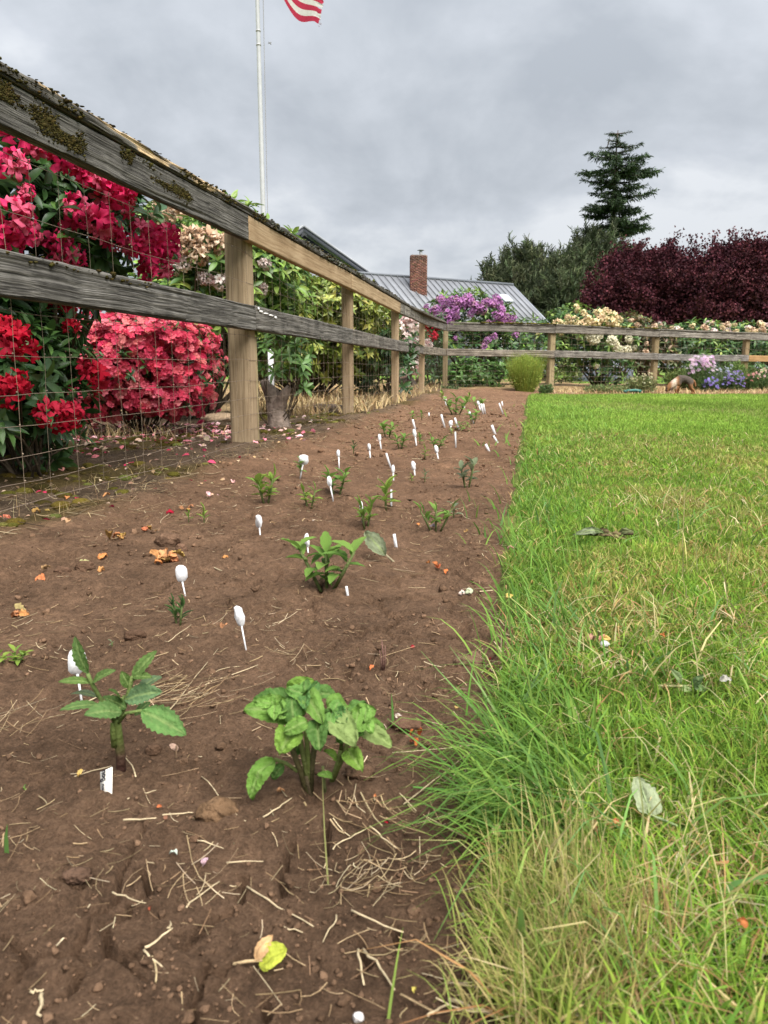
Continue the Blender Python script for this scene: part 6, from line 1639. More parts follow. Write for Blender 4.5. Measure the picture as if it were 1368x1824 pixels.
petals(300, lambda n: (lambda y: (fence_x(y) - RNG.uniform(-.25, .9, n), y))(RNG.uniform(2.0, 4.6, n)), [(.20, .13, .08), (.28, .19, .11), (.16, .11, .07), (.42, .28, .17), (.42, .03, .08), (.50, .35, .25), (.34, .21, .11)], .019)
petals(120, lambda n: (lambda y: (fence_x(y) - RNG.uniform(.1, 1.3, n), y))(RNG.uniform(5.2, 7.2, n)), [(.60, .42, .32), (.70, .55, .48), (.45, .30, .18)], .035)
build(pm, 'fallen_petals', MAT['dry'], None, kind='stuff', label='fallen pink and tan petals carpeting the ground under the azalea', category='petals')
# a flat dark stump and a pale paving stone among the dry grass
p = At(588, 722, 7.6) * (1, 1, 0)
V, F = rock_mesh(71, 3, .3, .35, (1.3, .8)); m = M(); m.add(V * .16 + p + (0, 0, .03), F, (.085, .065, .05)); o = build(m, 'tree_stump', MAT['bark'], None); o['label'] = 'dark rotten stump in the dry grass before the second post'; o['category'] = 'stump'
p = At(396, 715, 6.2) * (1, 1, 0)
V, F = rock_mesh(72, 2, .2, .35, (1.2, .8)); m = M(); m.add(V * .14 + p + (0, 0, .03), F, (.40, .29, .19)); o = build(m, 'stone', MAT['clod'], None); o['label'] = 'flat sandy stone beyond the wire left of the first post'; o['category'] = 'stone'

# ------------------------------------------------------------------ lawn, dog, hose, wall beyond
bm_ = M()
xs = np.linspace(-30, 40, 71); ys = np.linspace(0, 1, 24) ** 2 * 45
xx, yy = np.meshgrid(xs, ys, indexing='ij'); y0 = np.interp(xx, [-30, -3.4, -1.5, 0, 2.2, 5, 40], [9, 13.0, 14.8, 17.3, 19.8, 20.8, 23])
i = np.arange(70)[:, None] * 24; j = np.arange(23)[None]
Yb = y0 + yy; zb = .045 - .05 * (yy < .01) + .03 * fbm(xx * .3, Yb * .3, 2, 181)
bm_.add(np.stack([xx, Yb, zb], -1).reshape(-1, 3), np.stack([i + j, i + 24 + j, i + 25 + j, i + 1 + j], -1).reshape(-1, 4), (.14, .23, .045))
build(bm_, 'back_lawn', MAT['lawn'], None, kind='structure')
gb = M(); n = 24000
x = RNG.uniform(-9, 14, n); y = np.interp(x, [-30, -3.4, -1.5, 0, 2.2, 5, 40], [9, 13.0, 14.8, 17.3, 19.8, 20.8, 23]) + RNG.random(n) ** 1.5 * 14
blades(gb, np.stack([x, y, np.full(n, .03) + .03 * fbm(x * .3, y * .3, 2, 181)], 1), RNG.uniform(0, 6.28, n), RNG.uniform(.04, .09, n), np.full(n, .022), RNG.uniform(0, .6, n), RNG.uniform(0, .4, n), pick([(.15, .25, .05), (.19, .28, .06), (.12, .21, .045)], n, .15), 1)
build(gb, 'back_lawn_grass', MAT['blade'], None, kind='stuff', label='bright mown grass beyond the shrubs and the fence', category='grass')

# low dark grey garden wall
t = thing('garden_wall', 'low dark blue-grey garden wall beyond the far shrubs', 'wall', (6.2, 23.0, 0))
for q, (px0, px1) in enumerate([(962, 972), (1020, 1048), (1049, 1077), (1078, 1100), (1101, 1120)]):
    a, b2 = At(px0, 690, 23.0 + q * .1), At(px1, 690, 23.0 + q * .1)
    m = M(); V, F = box((a[0] + .01, 23.0, -.1), (b2[0] - .01, 23.25, .42 if q else .5)); m.add(V, F, (.105, .115, .145)); build(m, 'wall_block', MAT['wall'], t, False)
# dark hedge under the azaleas, seen through the wire
for (px, py, Y, w, h, lab) in [(560, 640, 19, 330, 80, 'dark clipped hedge far behind the second post'), (430, 610, 18, 200, 120, 'dark green shrub far behind the first post')]:
    bl = [blob(px, py, Y, w, h, 1.2)]
    shrub('hedge', lab, 'hedge', At(px, 690, Y) * (1, 1, 0), bl, 800, 6, .12, DARKL, 'hedges beyond the back lawn', tpl=LEAF_SM, n_branch=20, inner=.2)
bl = [blob(1010, 660, 21.5, 60, 50, .6), blob(960, 665, 21, 50, 44, .5)]
shrub('shrub', 'small olive green shrub beyond the rails, left of the garden wall', 'shrub', At(990, 690, 21.3) * (1, 1, 0), bl, 240, 6, .10, [(.12, .17, .04), (.16, .20, .05)], None, tpl=LEAF_SM, n_branch=12)

# green hose end on the dry strip
b = At(1127, 699, 13.6); b[2] = .01
t = thing('garden_hose', 'short dark teal garden hose piece lying by the lawn edge', 'hose', b)
m = M(); V, Fs = tube([b + np.array((-.12, 0, .018)), b + np.array((-.05, .03, .03)), b + np.array((.06, .02, .035)), b + np.array((.14, -.02, .02))], .026, 8); m.add(V, Fs, (.012, .12, .09)); build(m, 'hose_tube', MAT['hose'], t)
m = M(); V, Fs = tube([b + np.array((-.16, -.01, .018)), b + np.array((-.119, 0, .018))], (.02, .03), 8); m.add(V, Fs, (.02, .10, .08)); build(m, 'coupling', MAT['hose'], t)

# the dog, nose down at the edge of the lawn
def make_dog():
    Yd = 13.0; b = At(1216, 701, Yd); gz = .01; k = Yd / FPX
    root = thing('dog', 'small brown and grey dog with pale neck fur sniffing the lawn edge, head down', 'dog', (b[0], Yd, gz))
    def pt(px, py, dy=0.): q = At(px, py, Yd + dy); return (q[0], q[1], q[2])
    J = [  # x,y pixel, depth offset, radius (px), parent
        (1229, 678, 0, 7.0, -1),      # 0 pelvis
        (1221, 674, 0, 6.6, 0),       # 1 loin
        (1211, 675.5, 0, 7.6, 1),     # 2 belly/ribs
        (1202, 680.5, 0, 8.0, 2),     # 3 shoulders
        (1196, 686, -.01, 6.2, 3),    # 4 neck
        (1191.5, 690.5, -.02, 5.4, 4),    # 5 head
        (1188, 694.5, -.03, 3.4, 5),    # 6 muzzle
        (1186.2, 697.3, -.035, 2.2, 6),    # 7 nose
        (1207, 688, -.045, 3.6, 3), (1204, 694, -.055, 2.2, 8), (1203.5, 700.2, -.055, 1.6, 9), (1200.5, 701.2, -.065, 1.7, 10),
        (1208, 687, .045, 3.4, 3), (1208.5, 694, .055, 2.1, 12), (1207.5, 700.2, .055, 1.6, 13), (1205, 701.2, .05, 1.6, 14),
        (1230, 685, -.04, 4.6, 0), (1231, 691.5, -.05, 2.5, 16), (1236, 695, -.05, 1.7, 17), (1236, 700.5, -.05, 1.5, 18), (1233, 701.3, -.06, 1.6, 19),
        (1231, 685, .04, 4.4, 0), (1229, 691, .05, 2.4, 21), (1233, 695, .05, 1.7, 22), (1232.5, 700.5, .05, 1.5, 23), (1230, 701.3, .045, 1.6, 24),
        (1236, 678, 0, 2.2, 0), (1238.5, 684, 0, 1.6, 26), (1238.5, 690, 0, 1.0, 27),
    ]
    me = bpy.data.meshes.new('body'); vs = [pt(j[0], j[1], j[2]) for j in J]
    me.from_pydata(vs, [(j[4], q) for q, j in enumerate(J) if j[4] >= 0], [])
    o = bpy.data.objects.new('body', me); COL.objects.link(o)
    sk = o.modifiers.new('skin', 'SKIN'); sk.use_smooth_shade = True
    for q, j in enumerate(J):
        v = me.skin_vertices[0].data[q]; v.radius = (j[3] * k * 1.06, j[3] * k * 1.06); v.use_root = (q == 0)
    ss = o.modifiers.new('sub', 'SUBSURF'); ss.levels = 2; ss.render_levels = 2
    bpy.context.view_layer.update()
    dg_ = bpy.context.evaluated_depsgraph_get(); me2 = bpy.data.meshes.new_from_object(o.evaluated_get(dg_))
    bpy.data.objects.remove(o); me2.name = 'body'
    co = np.empty(len(me2.vertices) * 3, np.float32); me2.vertices.foreach_get('co', co); co = co.reshape(-1, 3).astype(float)
    c0 = At(1212, 680, Yd)
    x = (co[:, 0] - b[0]) / k; z = (co[:, 2] - c0[2]) / k                  # in photograph pixels round the body
    tan, grey, pale, dark = np.array((.24, .115, .052)), np.array((.075, .060, .050)), np.array((.56, .43, .34)), np.array((.07, .045, .03))
    C = np.tile(tan, (len(co), 1))
    sad = sstep(-10, -3, z - .18 * np.abs(x)) * sstep(-14, -8, x) * (1 - sstep(14, 19, x)); C = C * (1 - sad[:, None]) + grey * sad[:, None]
    nk = sstep(-24, -21, x) * (1 - sstep(-16, -13, x)) * sstep(-14, -10, z); C = C * (1 - nk[:, None]) + pale * nk[:, None]
    nose = 1 - sstep(-30.5, -29, x); C = C * (1 - nose[:, None]) + dark * nose[:, None]
    co = co + .0035 * fbm(co[:, 0] * 60, co[:, 2] * 60, 3, 191)[:, None]
    me2.vertices.foreach_set('co', co.astype(np.float32).ravel())
    at = me2.attributes.new('col', 'FLOAT_COLOR', 'POINT'); at.data.foreach_set('color', np.concatenate([C, np.ones((len(C), 1))], 1).astype(np.float32).ravel())
    me2.materials.clear(); me2.materials.append(MAT['fur']); me2.polygons.foreach_set('use_smooth', np.ones(len(me2.polygons), bool))
    bo = link('body', me2, root); bo.matrix_parent_inverse = root.matrix_basis.inverted()
    for dy, px in ((-.055, 1195.5), (.045, 1191.5)):
        m = M(); big_leaf(m, pt(px, 687.5, dy), pt(px + 1.5, 696.5, dy - .02), 5.5 * k, (0, -1 if dy < 0 else 1, .1), (.085, .055, .04), 8, 0, .05, .2, .1, 3, False, .8, .6)
        build(m, 'ear', MAT['fur'], root)
    for dy in (-.040, .0):
        m = M(); V, F = ICO[1]; m.add(V * .55 * k + np.array(pt(1188.6, 691.2, dy - .02)), F, (.01, .008, .007)); build(m, 'eye', MAT['ink'], root)
make_dog()

# ------------------------------------------------------------------ house
H0 = At(600, 480, 42.0); H1 = At(912, 510, 48.6)                    # ridge of the long roof
rd = unit(np.array((H1[0] - H0[0], H1[1] - H0[1], 0))); fr = np.array((rd[1], -rd[0], 0))      # along the ridge; down-slope side facing the garden
zr = .5 * (At(650, 486, 42.6)[2] + H1[2])
house = thing('house', 'single-storey house with grey standing-seam metal roof, dark gable and brick chimney', 'house', (float(H1[0]) - 4, float(H1[1]) - 3, 0))
A0 = H0 - rd * 6.0; A0[2] = zr; A1 = H1.copy(); A1[2] = zr
Lr = np.linalg.norm(A1 - A0); run, drop = 3.55, 2.62
sl = unit(fr * run + np.array((0, 0, -drop))); nrm_r = unit(np.cross(rd, sl)); nrm_r = nrm_r if nrm_r[2] > 0 else -nrm_r
slen = math.hypot(run, drop)
pw = .42; npan = int(Lr / pw); pw = Lr / npan
RC = (.200, .208, .225)
def roof_side(sl_, nrm_, n_):
    pm_ = None
    for q in range(n_):
        a = A0 + rd * (pw * q + .004); b2 = A0 + rd * (pw * (q + 1) - .004)
        m = M()
        V, F = prism([a, b2, b2 + sl_ * slen, a + sl_ * slen], nrm_ * .02)
        m.add(V, F, np.array(RC) * RNG.uniform(.94, 1.05))
        e = a
        V, F = prism([e + nrm_ * .0205, e + rd * .035 + nrm_ * .0205, e + rd * .035 + sl_ * slen + nrm_ * .0205, e + sl_ * slen + nrm_ * .0205], nrm_ * .05)
        m.add(V, F, np.array(RC) * .9)
        build(m, 'roof_panel', MAT['roof'], house, False)
roof_side(sl, nrm_r, npan)
slb = unit(-fr * run + np.array((0, 0, -drop))); nb = unit(np.cross(rd, slb)); nb = nb if nb[2] > 0 else -nb
m = M(); V, F = prism([A0, A1, A1 + slb * slen, A0 + slb * slen], nb * .02); m.add(V, F, RC); build(m, 'rear_roof', MAT['roof'], house, False)
m = M(); V, Fs = tube([A0 + (0, 0, .06), A1 + (0, 0, .06) + rd * .08], .085, 6); m.add(V, Fs, np.array((.13, .14, .16))); build(m, 'ridge_cap', MAT['roof'], house, False)
m = M(); V, F = prism([A1 + rd * .005 + (0, 0, .06), A1 + rd * .005 + sl * (slen + .05) + (0, 0, .06), A1 + rd * .005 + sl * (slen + .05) - (0, 0, .16), A1 + rd * .005 - (0, 0, .16)], rd * .06); m.add(V, F, (.30, .32, .36)); build(m, 'rake_board', MAT['roof'], house, False)
ev = zr - drop
m = M(); q0 = A0 + fr * (run - .45); q1 = A1 - rd * .45 + fr * (run - .45); q2 = A1 - rd * .45 - fr * (run - .45); q3 = A0 - fr * (run - .45)
for a, b2 in ((q0, q1), (q1, q2), (q2, q3), (q3, q0)):
    dd = unit(b2 - a); nn = np.array((dd[1], -dd[0], 0)); V, F = prism([(a[0], a[1], -.1), (b2[0], b2[1], -.1), (b2[0], b2[1], ev - .02), (a[0], a[1], ev - .02)], -nn * .18); m.add(V, F, (.085, .09, .10))
V, F = prism([(q1[0], q1[1], ev), (q2[0], q2[1], ev), (A1[0] - rd[0] * .45, A1[1] - rd[1] * .45, zr - .2)], -rd * .15); m.add(V, F, (.085, .09, .10))
build(m, 'wall', MAT['wall'], house, False)
for s in (.45, .62, .80):
    c = q0 * (1 - s) + q1 * s + fr * .02
    w = M(); V, F = prism([c - rd * .6 + (0, 0, 1.0 - c[2]), c + rd * .6 + (0, 0, 1.0 - c[2]), c + rd * .6 + (0, 0, 2.1 - c[2]), c - rd * .6 + (0, 0, 2.1 - c[2])], fr * .04); w.add(V, F, (.6, .6, .6)); wf = build(w, 'window', MAT['paint'], house, False)
    w = M(); V, F = prism([c - rd * .52 + fr * .043 + (0, 0, 1.08 - c[2]), c + rd * .52 + fr * .043 + (0, 0, 1.08 - c[2]), c + rd * .52 + fr * .043 + (0, 0, 2.02 - c[2]), c - rd * .52 + fr * .043 + (0, 0, 2.02 - c[2])], fr * .006); w.add(V, F, (.03, .035, .04)); build(w, 'pane', MAT['roof'], wf, False)
# lower porch roof in front
pa = At(520, 500, 38.8); pb = At(757, 541, 43.8); pb[2] = pa[2] = .5 * (pa[2] + pb[2]) - .1
# cross gable behind the ridge
gp = At(541, 404, 45.0); Yg = 45.0
hw, gd = 5.2, 3.55
gl = gp - np.array((hw, 0, gd)); gr_ = gp + np.array((hw, 0, -gd)); back = np.array((-.3, 7.0, 0))
m = M(); V, F = prism([gl + (.5, .35, -.02), (gl[0] + .5, gl[1] + .35, 0), (gr_[0] - .5, gr_[1] + .35, 0), gr_ + (-.5, .35, -.02), gp + (0, .35, -.40)], (0, .2, 0)); m.add(V, F, (.060, .064, .074)); gw = build(m, 'gable_wall', MAT['wall'], house, False)
for sgn, e in ((-1, gl), (1, gr_)):
    s_ = unit(e - gp); nn = unit(np.cross(s_, (0, 1, 0))); nn = nn if nn[2] > 0 else -nn
    g0 = gp + np.array((sgn * .002, 0, 0))
    m = M(); V, F = prism([g0, e + s_ * .4, e + s_ * .4 + back, g0 + back], nn * .07); m.add(V, F, (.15, .16, .18)); build(m, 'gable_roof', MAT['roof'], house, False)
    m = M(); V, F = prism([g0 - (0, .05, .02), e + s_ * .4 - (0, .05, .02), e + s_ * .4 - (0, .05, .30), g0 - (0, .05, .30)], (0, .045, 0)); m.add(V, F, (.085, .09, .105)); build(m, 'barge_board', MAT['roof'], house, False)
    m = M(); V, F = prism([g0 + nn * .10 - (0, .06, 0), e + s_ * .4 + nn * .10 - (0, .06, 0), e + s_ * .4 - (0, .06, .01), g0 - (0, .06, .01)], (0, -.06, 0)); m.add(V, F, (.25, .26, .28)); build(m, 'roof_edge', MAT['roof'], house, False)
# chimney with real courses
ct = At(746, 456, 43.2); cb = At(746, 532, 43.2)
Wc, Dc = .92, .72
chm = link('chimney', None, house) if False else None
m = M(); V, F = box((ct[0] - Wc / 2 + .012, ct[1] - .0 + .012, cb[2] - 1.6), (ct[0] + Wc / 2 - .012, ct[1] + Dc - .012, ct[2])); m.add(V, F, (.20, .15, .12)); ch = build(m, 'chimney', MAT['brick'], house, False)
m = M(); ch_h = .068; z = cb[2] - 1.2; row = 0
while z < ct[2] - .01:
    for face in range(4):
        Lf = Wc if face % 2 == 0 else Dc; o_ = (row % 2) * .11; u = -o_
        while u < Lf - .02:
            u0, u1 = max(u, 0) + .005, min(u + .215, Lf) - .005
            if u1 - u0 > .03:
                pr = RNG.uniform(.0, .006)
                if face == 0: lo, hi = (ct[0] - Wc / 2 + u0, ct[1] - pr, z), (ct[0] - Wc / 2 + u1, ct[1] + .011, z + ch_h - .012)
                elif face == 2: lo, hi = (ct[0] - Wc / 2 + u0, ct[1] + Dc - .011, z), (ct[0] - Wc / 2 + u1, ct[1] + Dc + pr, z + ch_h - .012)
                elif face == 1: lo, hi = (ct[0] + Wc / 2 - .011, ct[1] + .012 + u0, z), (ct[0] + Wc / 2 + pr, ct[1] + .012 + min(u1, Dc - .03), z + ch_h - .012)
                else: lo, hi = (ct[0] - Wc / 2 - pr, ct[1] + .012 + u0, z), (ct[0] - Wc / 2 + .011, ct[1] + .012 + min(u1, Dc - .03), z + ch_h - .012)
                V, F = box(lo, hi)
                sooty = sstep(ct[2] - .9, ct[2], z) * (.55 if face != 1 else .2) * RNG.uniform(.5, 1.1)
                m.add(V, F, pick([(.165, .078, .058), (.20, .095, .070), (.14, .064, .050)], 1, .15)[0] * (1 - sooty) + np.array((.06, .05, .045)) * sooty)
            u += .225
    z += ch_h; row += 1
build(m, 'brickwork', MAT['brick'], ch, False, kind='stuff')
m = M(); V, F = box((ct[0] - Wc / 2 + .05, ct[1] + .05, ct[2] + .002), (ct[0] + Wc / 2 - .05, ct[1] + Dc - .05, ct[2] + .08)); m.add(V, F, (.20, .18, .16)); build(m, 'chimney_crown', MAT['brick'], ch, False)
m = M(); c = ct + np.array((.12, Dc / 2, .05)); V, Fs = tube([c, c + (0, 0, .26)], .085, 10); m.add(V, Fs, (.45, .46, .48)); V, Fs = tube([c + (0, 0, .29), c + (0, 0, .33)], (.20, .09), 12); m.add(V, Fs, (.16, .16, .17)); build(m, 'flue_cap', MAT['roof'], ch, True)
# roof window
c = A1 - rd * 1.75 + sl * 1.75 + nrm_r * .075
m = M(); V, F = prism([c - rd * .32 - sl * .35, c + rd * .32 - sl * .35, c + rd * .32 + sl * .35, c - rd * .32 + sl * .35], nrm_r * .10); m.add(V, F, (.60, .63, .68)); build(m, 'roof_window', MAT['paint'], house, False)

# ------------------------------------------------------------------ flag pole and flag
pb_ = At(476, 640, 21.0); base = np.array((pb_[0], 21.0, 0))
t = thing('flagpole', 'tall white flagpole rising behind the shrubs, with a halyard beside it', 'flagpole', base)
top_z = At(462, 0, 21.0)[2] + 2.4
zs = np.linspace(-.1, top_z, 24); m = M(); V, Fs = tube(np.stack([np.full(24, base[0]), np.full(24, base[1]), zs], 1), np.interp(zs, [0, top_z], [.070, .046]), 16); m.add(V, Fs, (.44, .45, .46)); build(m, 'pole_shaft', MAT['paint'], t, True)
m = M(); V, F = ICO[2]; m.add(V * .10 + np.array((base[0], base[1], top_z + .08)), F, (.55, .45, .15)); build(m, 'finial', MAT['paint'], t, True)
for zq in (At(462, 55, 21.0)[2], At(462, 80, 21.0)[2]):
    m = M(); V, Fs = tube([(base[0], base[1], zq - .02), (base[0], base[1], zq + .02)], .062, 14); m.add(V, Fs, (.36, .36, .37)); build(m, 'pole_band', MAT['paint'], t, False)
m = M(); hx = base[0] + .20; zz_ = np.linspace(1.0, top_z - .1, 30); V, Fs = tube(np.stack([base[0] + np.interp(zz_, [1, top_z], [.10, .165]), np.full(30, base[1] - .05), zz_], 1), .0085, 4); m.add(V, Fs, (.28, .28, .29)); build(m, 'halyard', MAT['wire'], t, True)
kc = At(480, 77, 20.95); m = M()
for a_, b_ in (((-.02, 0, .03), (.04, 0, -.03)), ((-.03, 0, -.005), (.05, 0, .025)), ((-.02, 0, .0), (.03, 0, .0))):
    V, Fs = tube([kc + np.array(a_), kc + np.array(b_)], .010, 5); m.add(V, Fs, (.18, .18, .18))
build(m, 'halyard_clip', MAT['wire'], t, True)
def make_flag():
    t = thing('flag', 'frayed red and white striped flag hanging at the top of the flagpole', 'flag', base + np.array((.07, 0, top_z - .4)))
    # lower fly corner hangs into view: cloth drops from the hoist (out of frame) down to the right
    nu, nv = 26, 13
    hoist_top = np.array((base[0] + .10, 20.9, top_z - .05)); hoist_bot = np.array((base[0] + .10, 20.9, top_z - 1.25))
    fly_bot = At(568, 47, 20.6); fly_top = At(586, -70, 20.6)
    for v in range(13):
        m = M(); V = []
        sub = 4
        for a in range(nu + 1):
            u = a / nu
            for e in range(sub + 1):
                s = (v + e / sub) / 13
                h = hoist_top * (1 - s) + hoist_bot * s
                f = fly_top * (1 - s) + fly_bot * s
                mid = np.array(At(505, -150, 20.8)) * (1 - s) + np.array(At(512, 30, 20.8)) * s
                p = h * (1 - u) ** 2 + 2 * mid * u * (1 - u) + f * u * u
                p = p + np.array((.03 * math.sin(6 * u + 3 * s), .13 * math.sin(9 * u + 2.2 * s), -.10 * math.sin(math.pi * u) * s + .05 * math.sin(11 * u - 2 * s) * s))
                if u > .93: p = p + np.array((RNG.normal(0, .012), 0, RNG.normal(0, .012)))
                V.append(p)
        K = sub + 1; i = np.arange(nu)[:, None] * K; j = np.arange(sub)[None]
        F = np.stack([i + j, i + j + 1, i + K + j + 1, i + K + j], -1).reshape(-1, 4)
        V = np.array(V)
        col = np.array((.42, .035, .07)) if v % 2 == 0 else np.array((.62, .60, .57))
        C = np.tile(col, (len(V), 1))
        if v < 7: C[: int((nu + 1) * .4) * K] = (.02, .03, .12)
        m.add(V, [F], C)
        build(m, 'stripe', MAT['cloth'], t, True)
    m = M()
    for q in range(16):
        p = fly_bot + np.array((RNG.uniform(-.10, .03), 0, RNG.uniform(-.02, .25))); V, Fs = tube([p, p + np.array((RNG.uniform(.01, .06), 0, RNG.uniform(-.05, .01)))], .003, 3); m.add(V, Fs, (.45, .30, .32))
    build(m, 'frayed_threads', MAT['cloth'], t, True, kind='stuff')
make_flag()

# ------------------------------------------------------------------ trees
def spruce(px, py_top, py_base, Y, label):
    top = At(px, py_top, Y); b = np.array((top[0] - .0, Y, 0)); Hh = top[2]
    t = thing('spruce_tree', label, 'tree', b, 'trees behind the garden')
    m = M(); zs = np.linspace(-.1, Hh, 16); V, Fs = tube(np.stack([b[0] + .15 * fbm(zs * .2, zs * 0, 2, 5), np.full(16, Y), zs], 1), np.linspace(.42, .03, 16), 8); m.add(V, Fs, (.075, .058, .045)); build(m, 'trunk', MAT['bark'], t, True)
    lm_ = M(); cm_ = M()
    k = Y / FPX
    prof_y = [py_top, py_top + 14, py_top + 40, 290, 318, 335, 360, 385, 410, 432, 460, 520, 620]; prof_w = [2, 9, 22, 32, 60, 68, 48, 58, 62, 66, 72, 80, 90]
    z = Hh - .25; TV, TF = leaf_small(.34, .2, .15)
    while z > 2.0:
        pyz = 655.5 - (z - CAMH) / k
        w = np.interp(pyz, prof_y, prof_w) * k
        nb_ = 8 if z > Hh * .86 else 11
        for q in range(nb_):
            an = RNG.uniform(0, 6.28); Lb = w * RNG.uniform(.40, 1.02) * (1 + .10 * math.cos(an))
            if RNG.random() < .12 and pyz > 300: Lb *= 1.2
            dd = np.array((math.cos(an), math.sin(an), 0))
            s = np.linspace(0, 1, 9)
            dr = RNG.uniform(.05, .30) * Lb
            Q = np.array((b[0], Y, z)) + s[:, None] * Lb * dd + np.stack([0 * s, 0 * s, -dr * s + dr * .75 * s ** 3 + .10 * Lb * s], 1)
            V, Fs = tube(Q, np.linspace(.05 + .02 * (Hh - z) / Hh * 3, .012, 9), 4, False); lm_.add(V, Fs, (.065, .050, .04))
            nn = max(14, int(Lb * 42))
            ss = RNG.random(nn) ** .75 * .97 + .03; ss = ss[ss > .14]
            c = np.stack([np.interp(ss, s, Q[:, e]) for e in range(3)], 1)
            sd = np.array((-dd[1], dd[0], 0)) * np.where(RNG.random(len(ss)) < .5, -1, 1)[:, None]
            yv = unit(sd * RNG.uniform(.4, 1, (len(ss), 1)) + dd * RNG.uniform(.3, 1, (len(ss), 1)) + np.stack([0 * ss, 0 * ss, RNG.uniform(-.45, .25, len(ss))], 1))
            ln = RNG.uniform(.35, .9, len(ss)) * np.clip(Lb * .30, .35, 1.0) * (1.15 - .5 * ss)
            for rep in range(3):
                y2 = unit(yv + RNG.normal(0, .38, yv.shape)); off = yv * (ln * .35 * rep)[:, None]
                scatter(cm_, TV, TF, frames(y2, unit(rdir(len(ss)) * .6 + (0, 0, 1))), c + off, pick([(.060, .092, .046), (.080, .118, .058), (.044, .068, .040)], len(ss), .2), ln * RNG.uniform(.45, .75, len(ss)))
        z -= RNG.uniform(.30, .72) * (1 + .4 * (pyz > 430))
    for (px0, py0, px1, py1) in [(1080, 405, 1018, 428), (1075, 395, 1035, 405), (1085, 250, 1078, 262)]:
        a, e = At(px0, py0, Y), At(px1, py1, Y); s = np.linspace(0, 1, 6)[:, None]; Q = a * (1 - s) + e * s + np.array((0, 0, -.5)) * s * (1 - s) * 2
        V, Fs = tube(Q, np.linspace(.05, .01, 6), 4); lm_.add(V, Fs, (.085, .07, .06))
    build(lm_, 'limbs', MAT['bark'], t, True); build(cm_, 'crown', MAT['needle'], t, True, kind='stuff')
spruce(1101, 232, 640, 62.0, 'tall lone dark spruce with ragged tiers rising above the purple maples')

def tuft_tree(name, label, base_px, Y, blobs, n, cols, leaf_l, tpl, trunk=(.12, .09, .07), mat='needle', spiky=True, trunk_r=.22, nl=24, per=9, up=.3, inner=.35, lw=1.0, sprays=0):
    b = At(base_px, 690, Y) * (1, 1, 0)
    t = thing(name, label, 'tree', b, 'trees behind the garden')
    LUMP[0] = .12 if spiky else .34
    Pn, nr, rad = blob_points(blobs, n, inner, up, .25)
    if sprays:                                  # shoots that stick out of the crown and break its outline
        s0, sn, _ = blob_points(blobs, sprays, 0, up + .5, .1)
        ln = RNG.uniform(.3, 1.1, sprays) * (1.5 if spiky else 1.05)
        dr = unit(sn * .55 + np.array((0, 0, .75 if spiky else .6)) + RNG.normal(0, .22, sn.shape))
        st = np.linspace(0, 1, 12)
        ex = (s0[:, None] * 1.0 + dr[:, None] * (st[None] * ln[:, None] - .15)[..., None] + RNG.normal(0, .05 if spiky else .10, (sprays, 12, 3)) * (1.2 - st)[None, :, None]).reshape(-1, 3)
        Pn = np.concatenate([Pn, ex]); nr = np.concatenate([nr, np.repeat(dr, 12, 0)]); rad = np.concatenate([rad, np.ones(len(ex))])
    ok = Pn[:, 2] > .5; Pn, nr, rad = Pn[ok], nr[ok], rad[ok]
    m = M()
    for q in range(nl):
        e = Pn[RNG.integers(0, len(Pn))]; s = b + np.array((RNG.normal(0, .1), RNG.normal(0, .1), -.1)); mid = np.array((b[0] * .6 + e[0] * .4, b[1] * .6 + e[1] * .4, e[2] * .55))
        tt = np.linspace(0, 1, 8)[:, None]; Q = s * (1 - tt) ** 2 + 2 * mid * tt * (1 - tt) + e * tt ** 2; Q[1:-1] += RNG.normal(0, .05, (6, 3))
        V, Fs = tube(Q, np.linspace(trunk_r * (.35 if q else .9), .012, 8), 5, False); m.add(V, Fs, np.array(trunk) * RNG.uniform(.8, 1.2))
    build(m, 'trunk', MAT['bark'], t, True)
    m = M(); V, F = tpl
    N = len(Pn)
    ax = unit(nr * .6 + np.array((0, 0, .75 if spiky else .25)) + RNG.normal(0, .3, nr.shape))
    k_ = np.arange(per)
    if spiky:                                   # shoots: needles set along a short upturned twig
        sp = (k_ / per)[None, :, None] * ax[:, None] * leaf_l * 2.2
        yv = unit(ax[:, None] * .8 + RNG.normal(0, .55, (N, per, 3)))
        PP = (Pn[:, None] + sp).reshape(-1, 3)
    else:
        yv = unit(nr[:, None] * .5 + RNG.normal(0, .8, (N, per, 3)) + np.array((0, 0, -.15))); PP = (Pn[:, None] + RNG.normal(0, leaf_l * .9, (N, per, 3))).reshape(-1, 3)
    yv = yv.reshape(-1, 3)
    clump = pick(cols, N, .16)
    C = np.repeat(clump, per, 0) * (1 + .15 * RNG.normal(size=(N * per, 1)))
    S3 = (leaf_l * RNG.uniform(.6, 1.25, N * per))[:, None] * np.array((lw, 1, 1))
    scatter(m, V, F, frames(yv, rdir(N * per, .4)), PP, C.clip(.004, .4), S3)
    build(m, 'crown', MAT[mat], t, True, kind='stuff')
NEED = (np.array([(-.09, 0, 0), (.09, 0, 0), (.05, 1, 0), (-.05, 1, 0), (0, 0, -.09), (0, 0, .09), (0, 1, .04), (0, 1, -.04)], float), np.array([(0, 1, 2, 3), (4, 5, 6, 7)]))
PINEC = [(.085, .105, .055), (.105, .128, .062), (.066, .084, .046), (.130, .150, .076)]
bl = [blob(900, 521, 56, 80, 60, 2.2), blob(945, 486, 56, 55, 60, 1.6), blob(935, 526, 55, 110, 70, 2.4), blob(960, 561, 54, 130, 70, 2.2), blob(920, 556, 55, 80, 60, 2), blob(938, 468, 56, 26, 40, .8)]
tuft_tree('pine_tree', 'bushy grey-green pine with upturned shoots right of the house roof', 930, 56, bl, 2600, PINEC, .34, NEED, per=9, inner=.3, sprays=120)
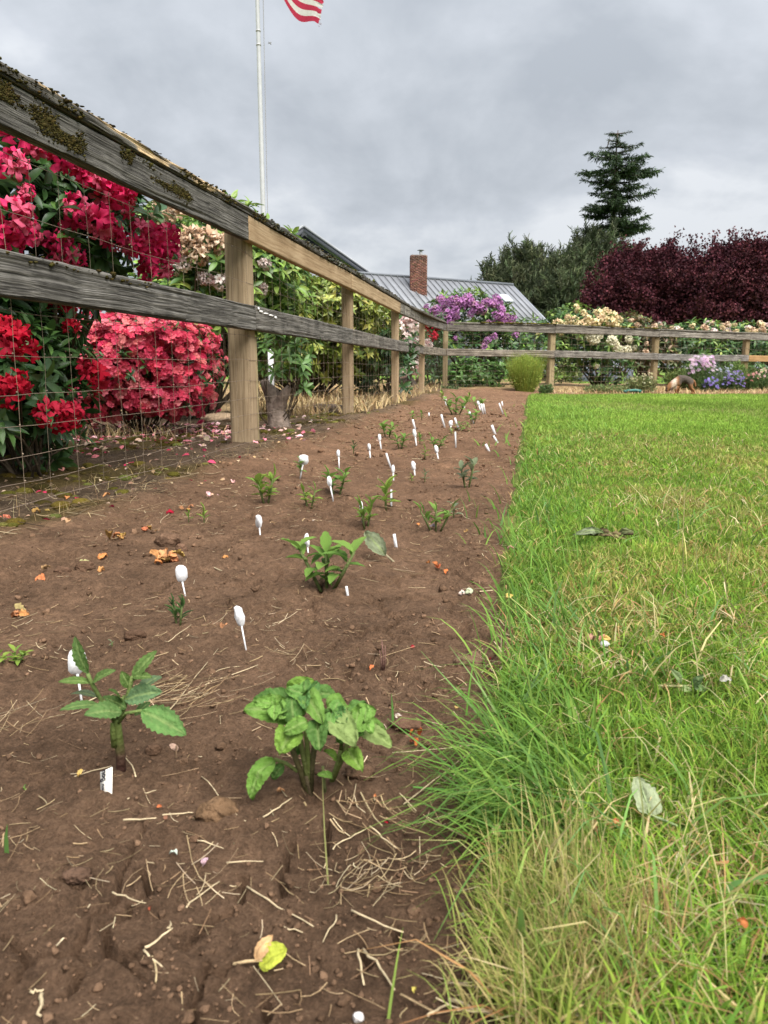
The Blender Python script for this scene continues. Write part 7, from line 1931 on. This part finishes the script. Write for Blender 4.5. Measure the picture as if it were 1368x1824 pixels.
bl = [blob(1010, 511, 54, 70, 60, 2), blob(1000, 551, 53, 120, 90, 2.4), blob(990, 496, 54, 40, 40, 1.2), blob(1030, 536, 53, 70, 90, 2), blob(1000, 591, 52, 130, 60, 2)]
tuft_tree('pine_tree', 'rounded olive pine between the ragged pine and the purple maples', 1005, 53.5, bl, 2600, [(.092, .112, .056), (.112, .134, .066), (.070, .090, .048)], .34, NEED, per=9, inner=.3, sprays=110)
bl = [blob(1045, 464, 57, 50, 40, 1.4), blob(1070, 476, 57, 70, 50, 1.8), blob(1050, 496, 57, 60, 50, 1.6)]
tuft_tree('pine_tree', 'dark pine top peeking up left of the tall spruce', 1055, 57, bl, 1100, PINEC[:3], .34, NEED, per=11, inner=.3, sprays=50)
ML = leaf_small(.85, .45, .25)
MAPC = [(.062, .016, .022), (.046, .012, .018), (.082, .022, .029), (.034, .010, .014), (.098, .028, .035)]
bl = [blob(1120, 542, 37, 130, 110, 2.0), blob(1150, 492, 37.5, 110, 70, 1.6), blob(1185, 472, 37.8, 60, 50, 1.0), blob(1100, 582, 36.5, 120, 70, 1.8), blob(1200, 532, 37, 140, 120, 2.0), blob(1180, 582, 36.5, 140, 80, 1.8), blob(1072, 552, 37, 70, 80, 1.4), blob(1235, 502, 37.8, 60, 60, 1.2), blob(1108, 474, 38, 60, 36, .9)]
tuft_tree('maple_tree', 'spreading dark purple-leaved maple below the tall spruce', 1150, 37, bl, 9000, MAPC, .125, ML, (.07, .05, .045), 'maple', False, .25, 40, 9, .2, .35, sprays=170)
bl = [blob(1300, 522, 35, 130, 130, 2.0), blob(1330, 477, 35.5, 120, 70, 1.6), blob(1290, 472, 35.7, 60, 50, 1.0), blob(1350, 552, 35, 140, 130, 2.0), blob(1270, 572, 34.5, 110, 80, 1.6), blob(1345, 459, 35.8, 50, 40, .8), blob(1420, 502, 35, 140, 140, 2)]
tuft_tree('maple_tree', 'dark purple-leaved maple filling the right edge above the far fence', 1320, 35, bl, 9000, MAPC, .12, ML, (.07, .05, .045), 'maple', False, .25, 40, 9, .2, .35, sprays=170)
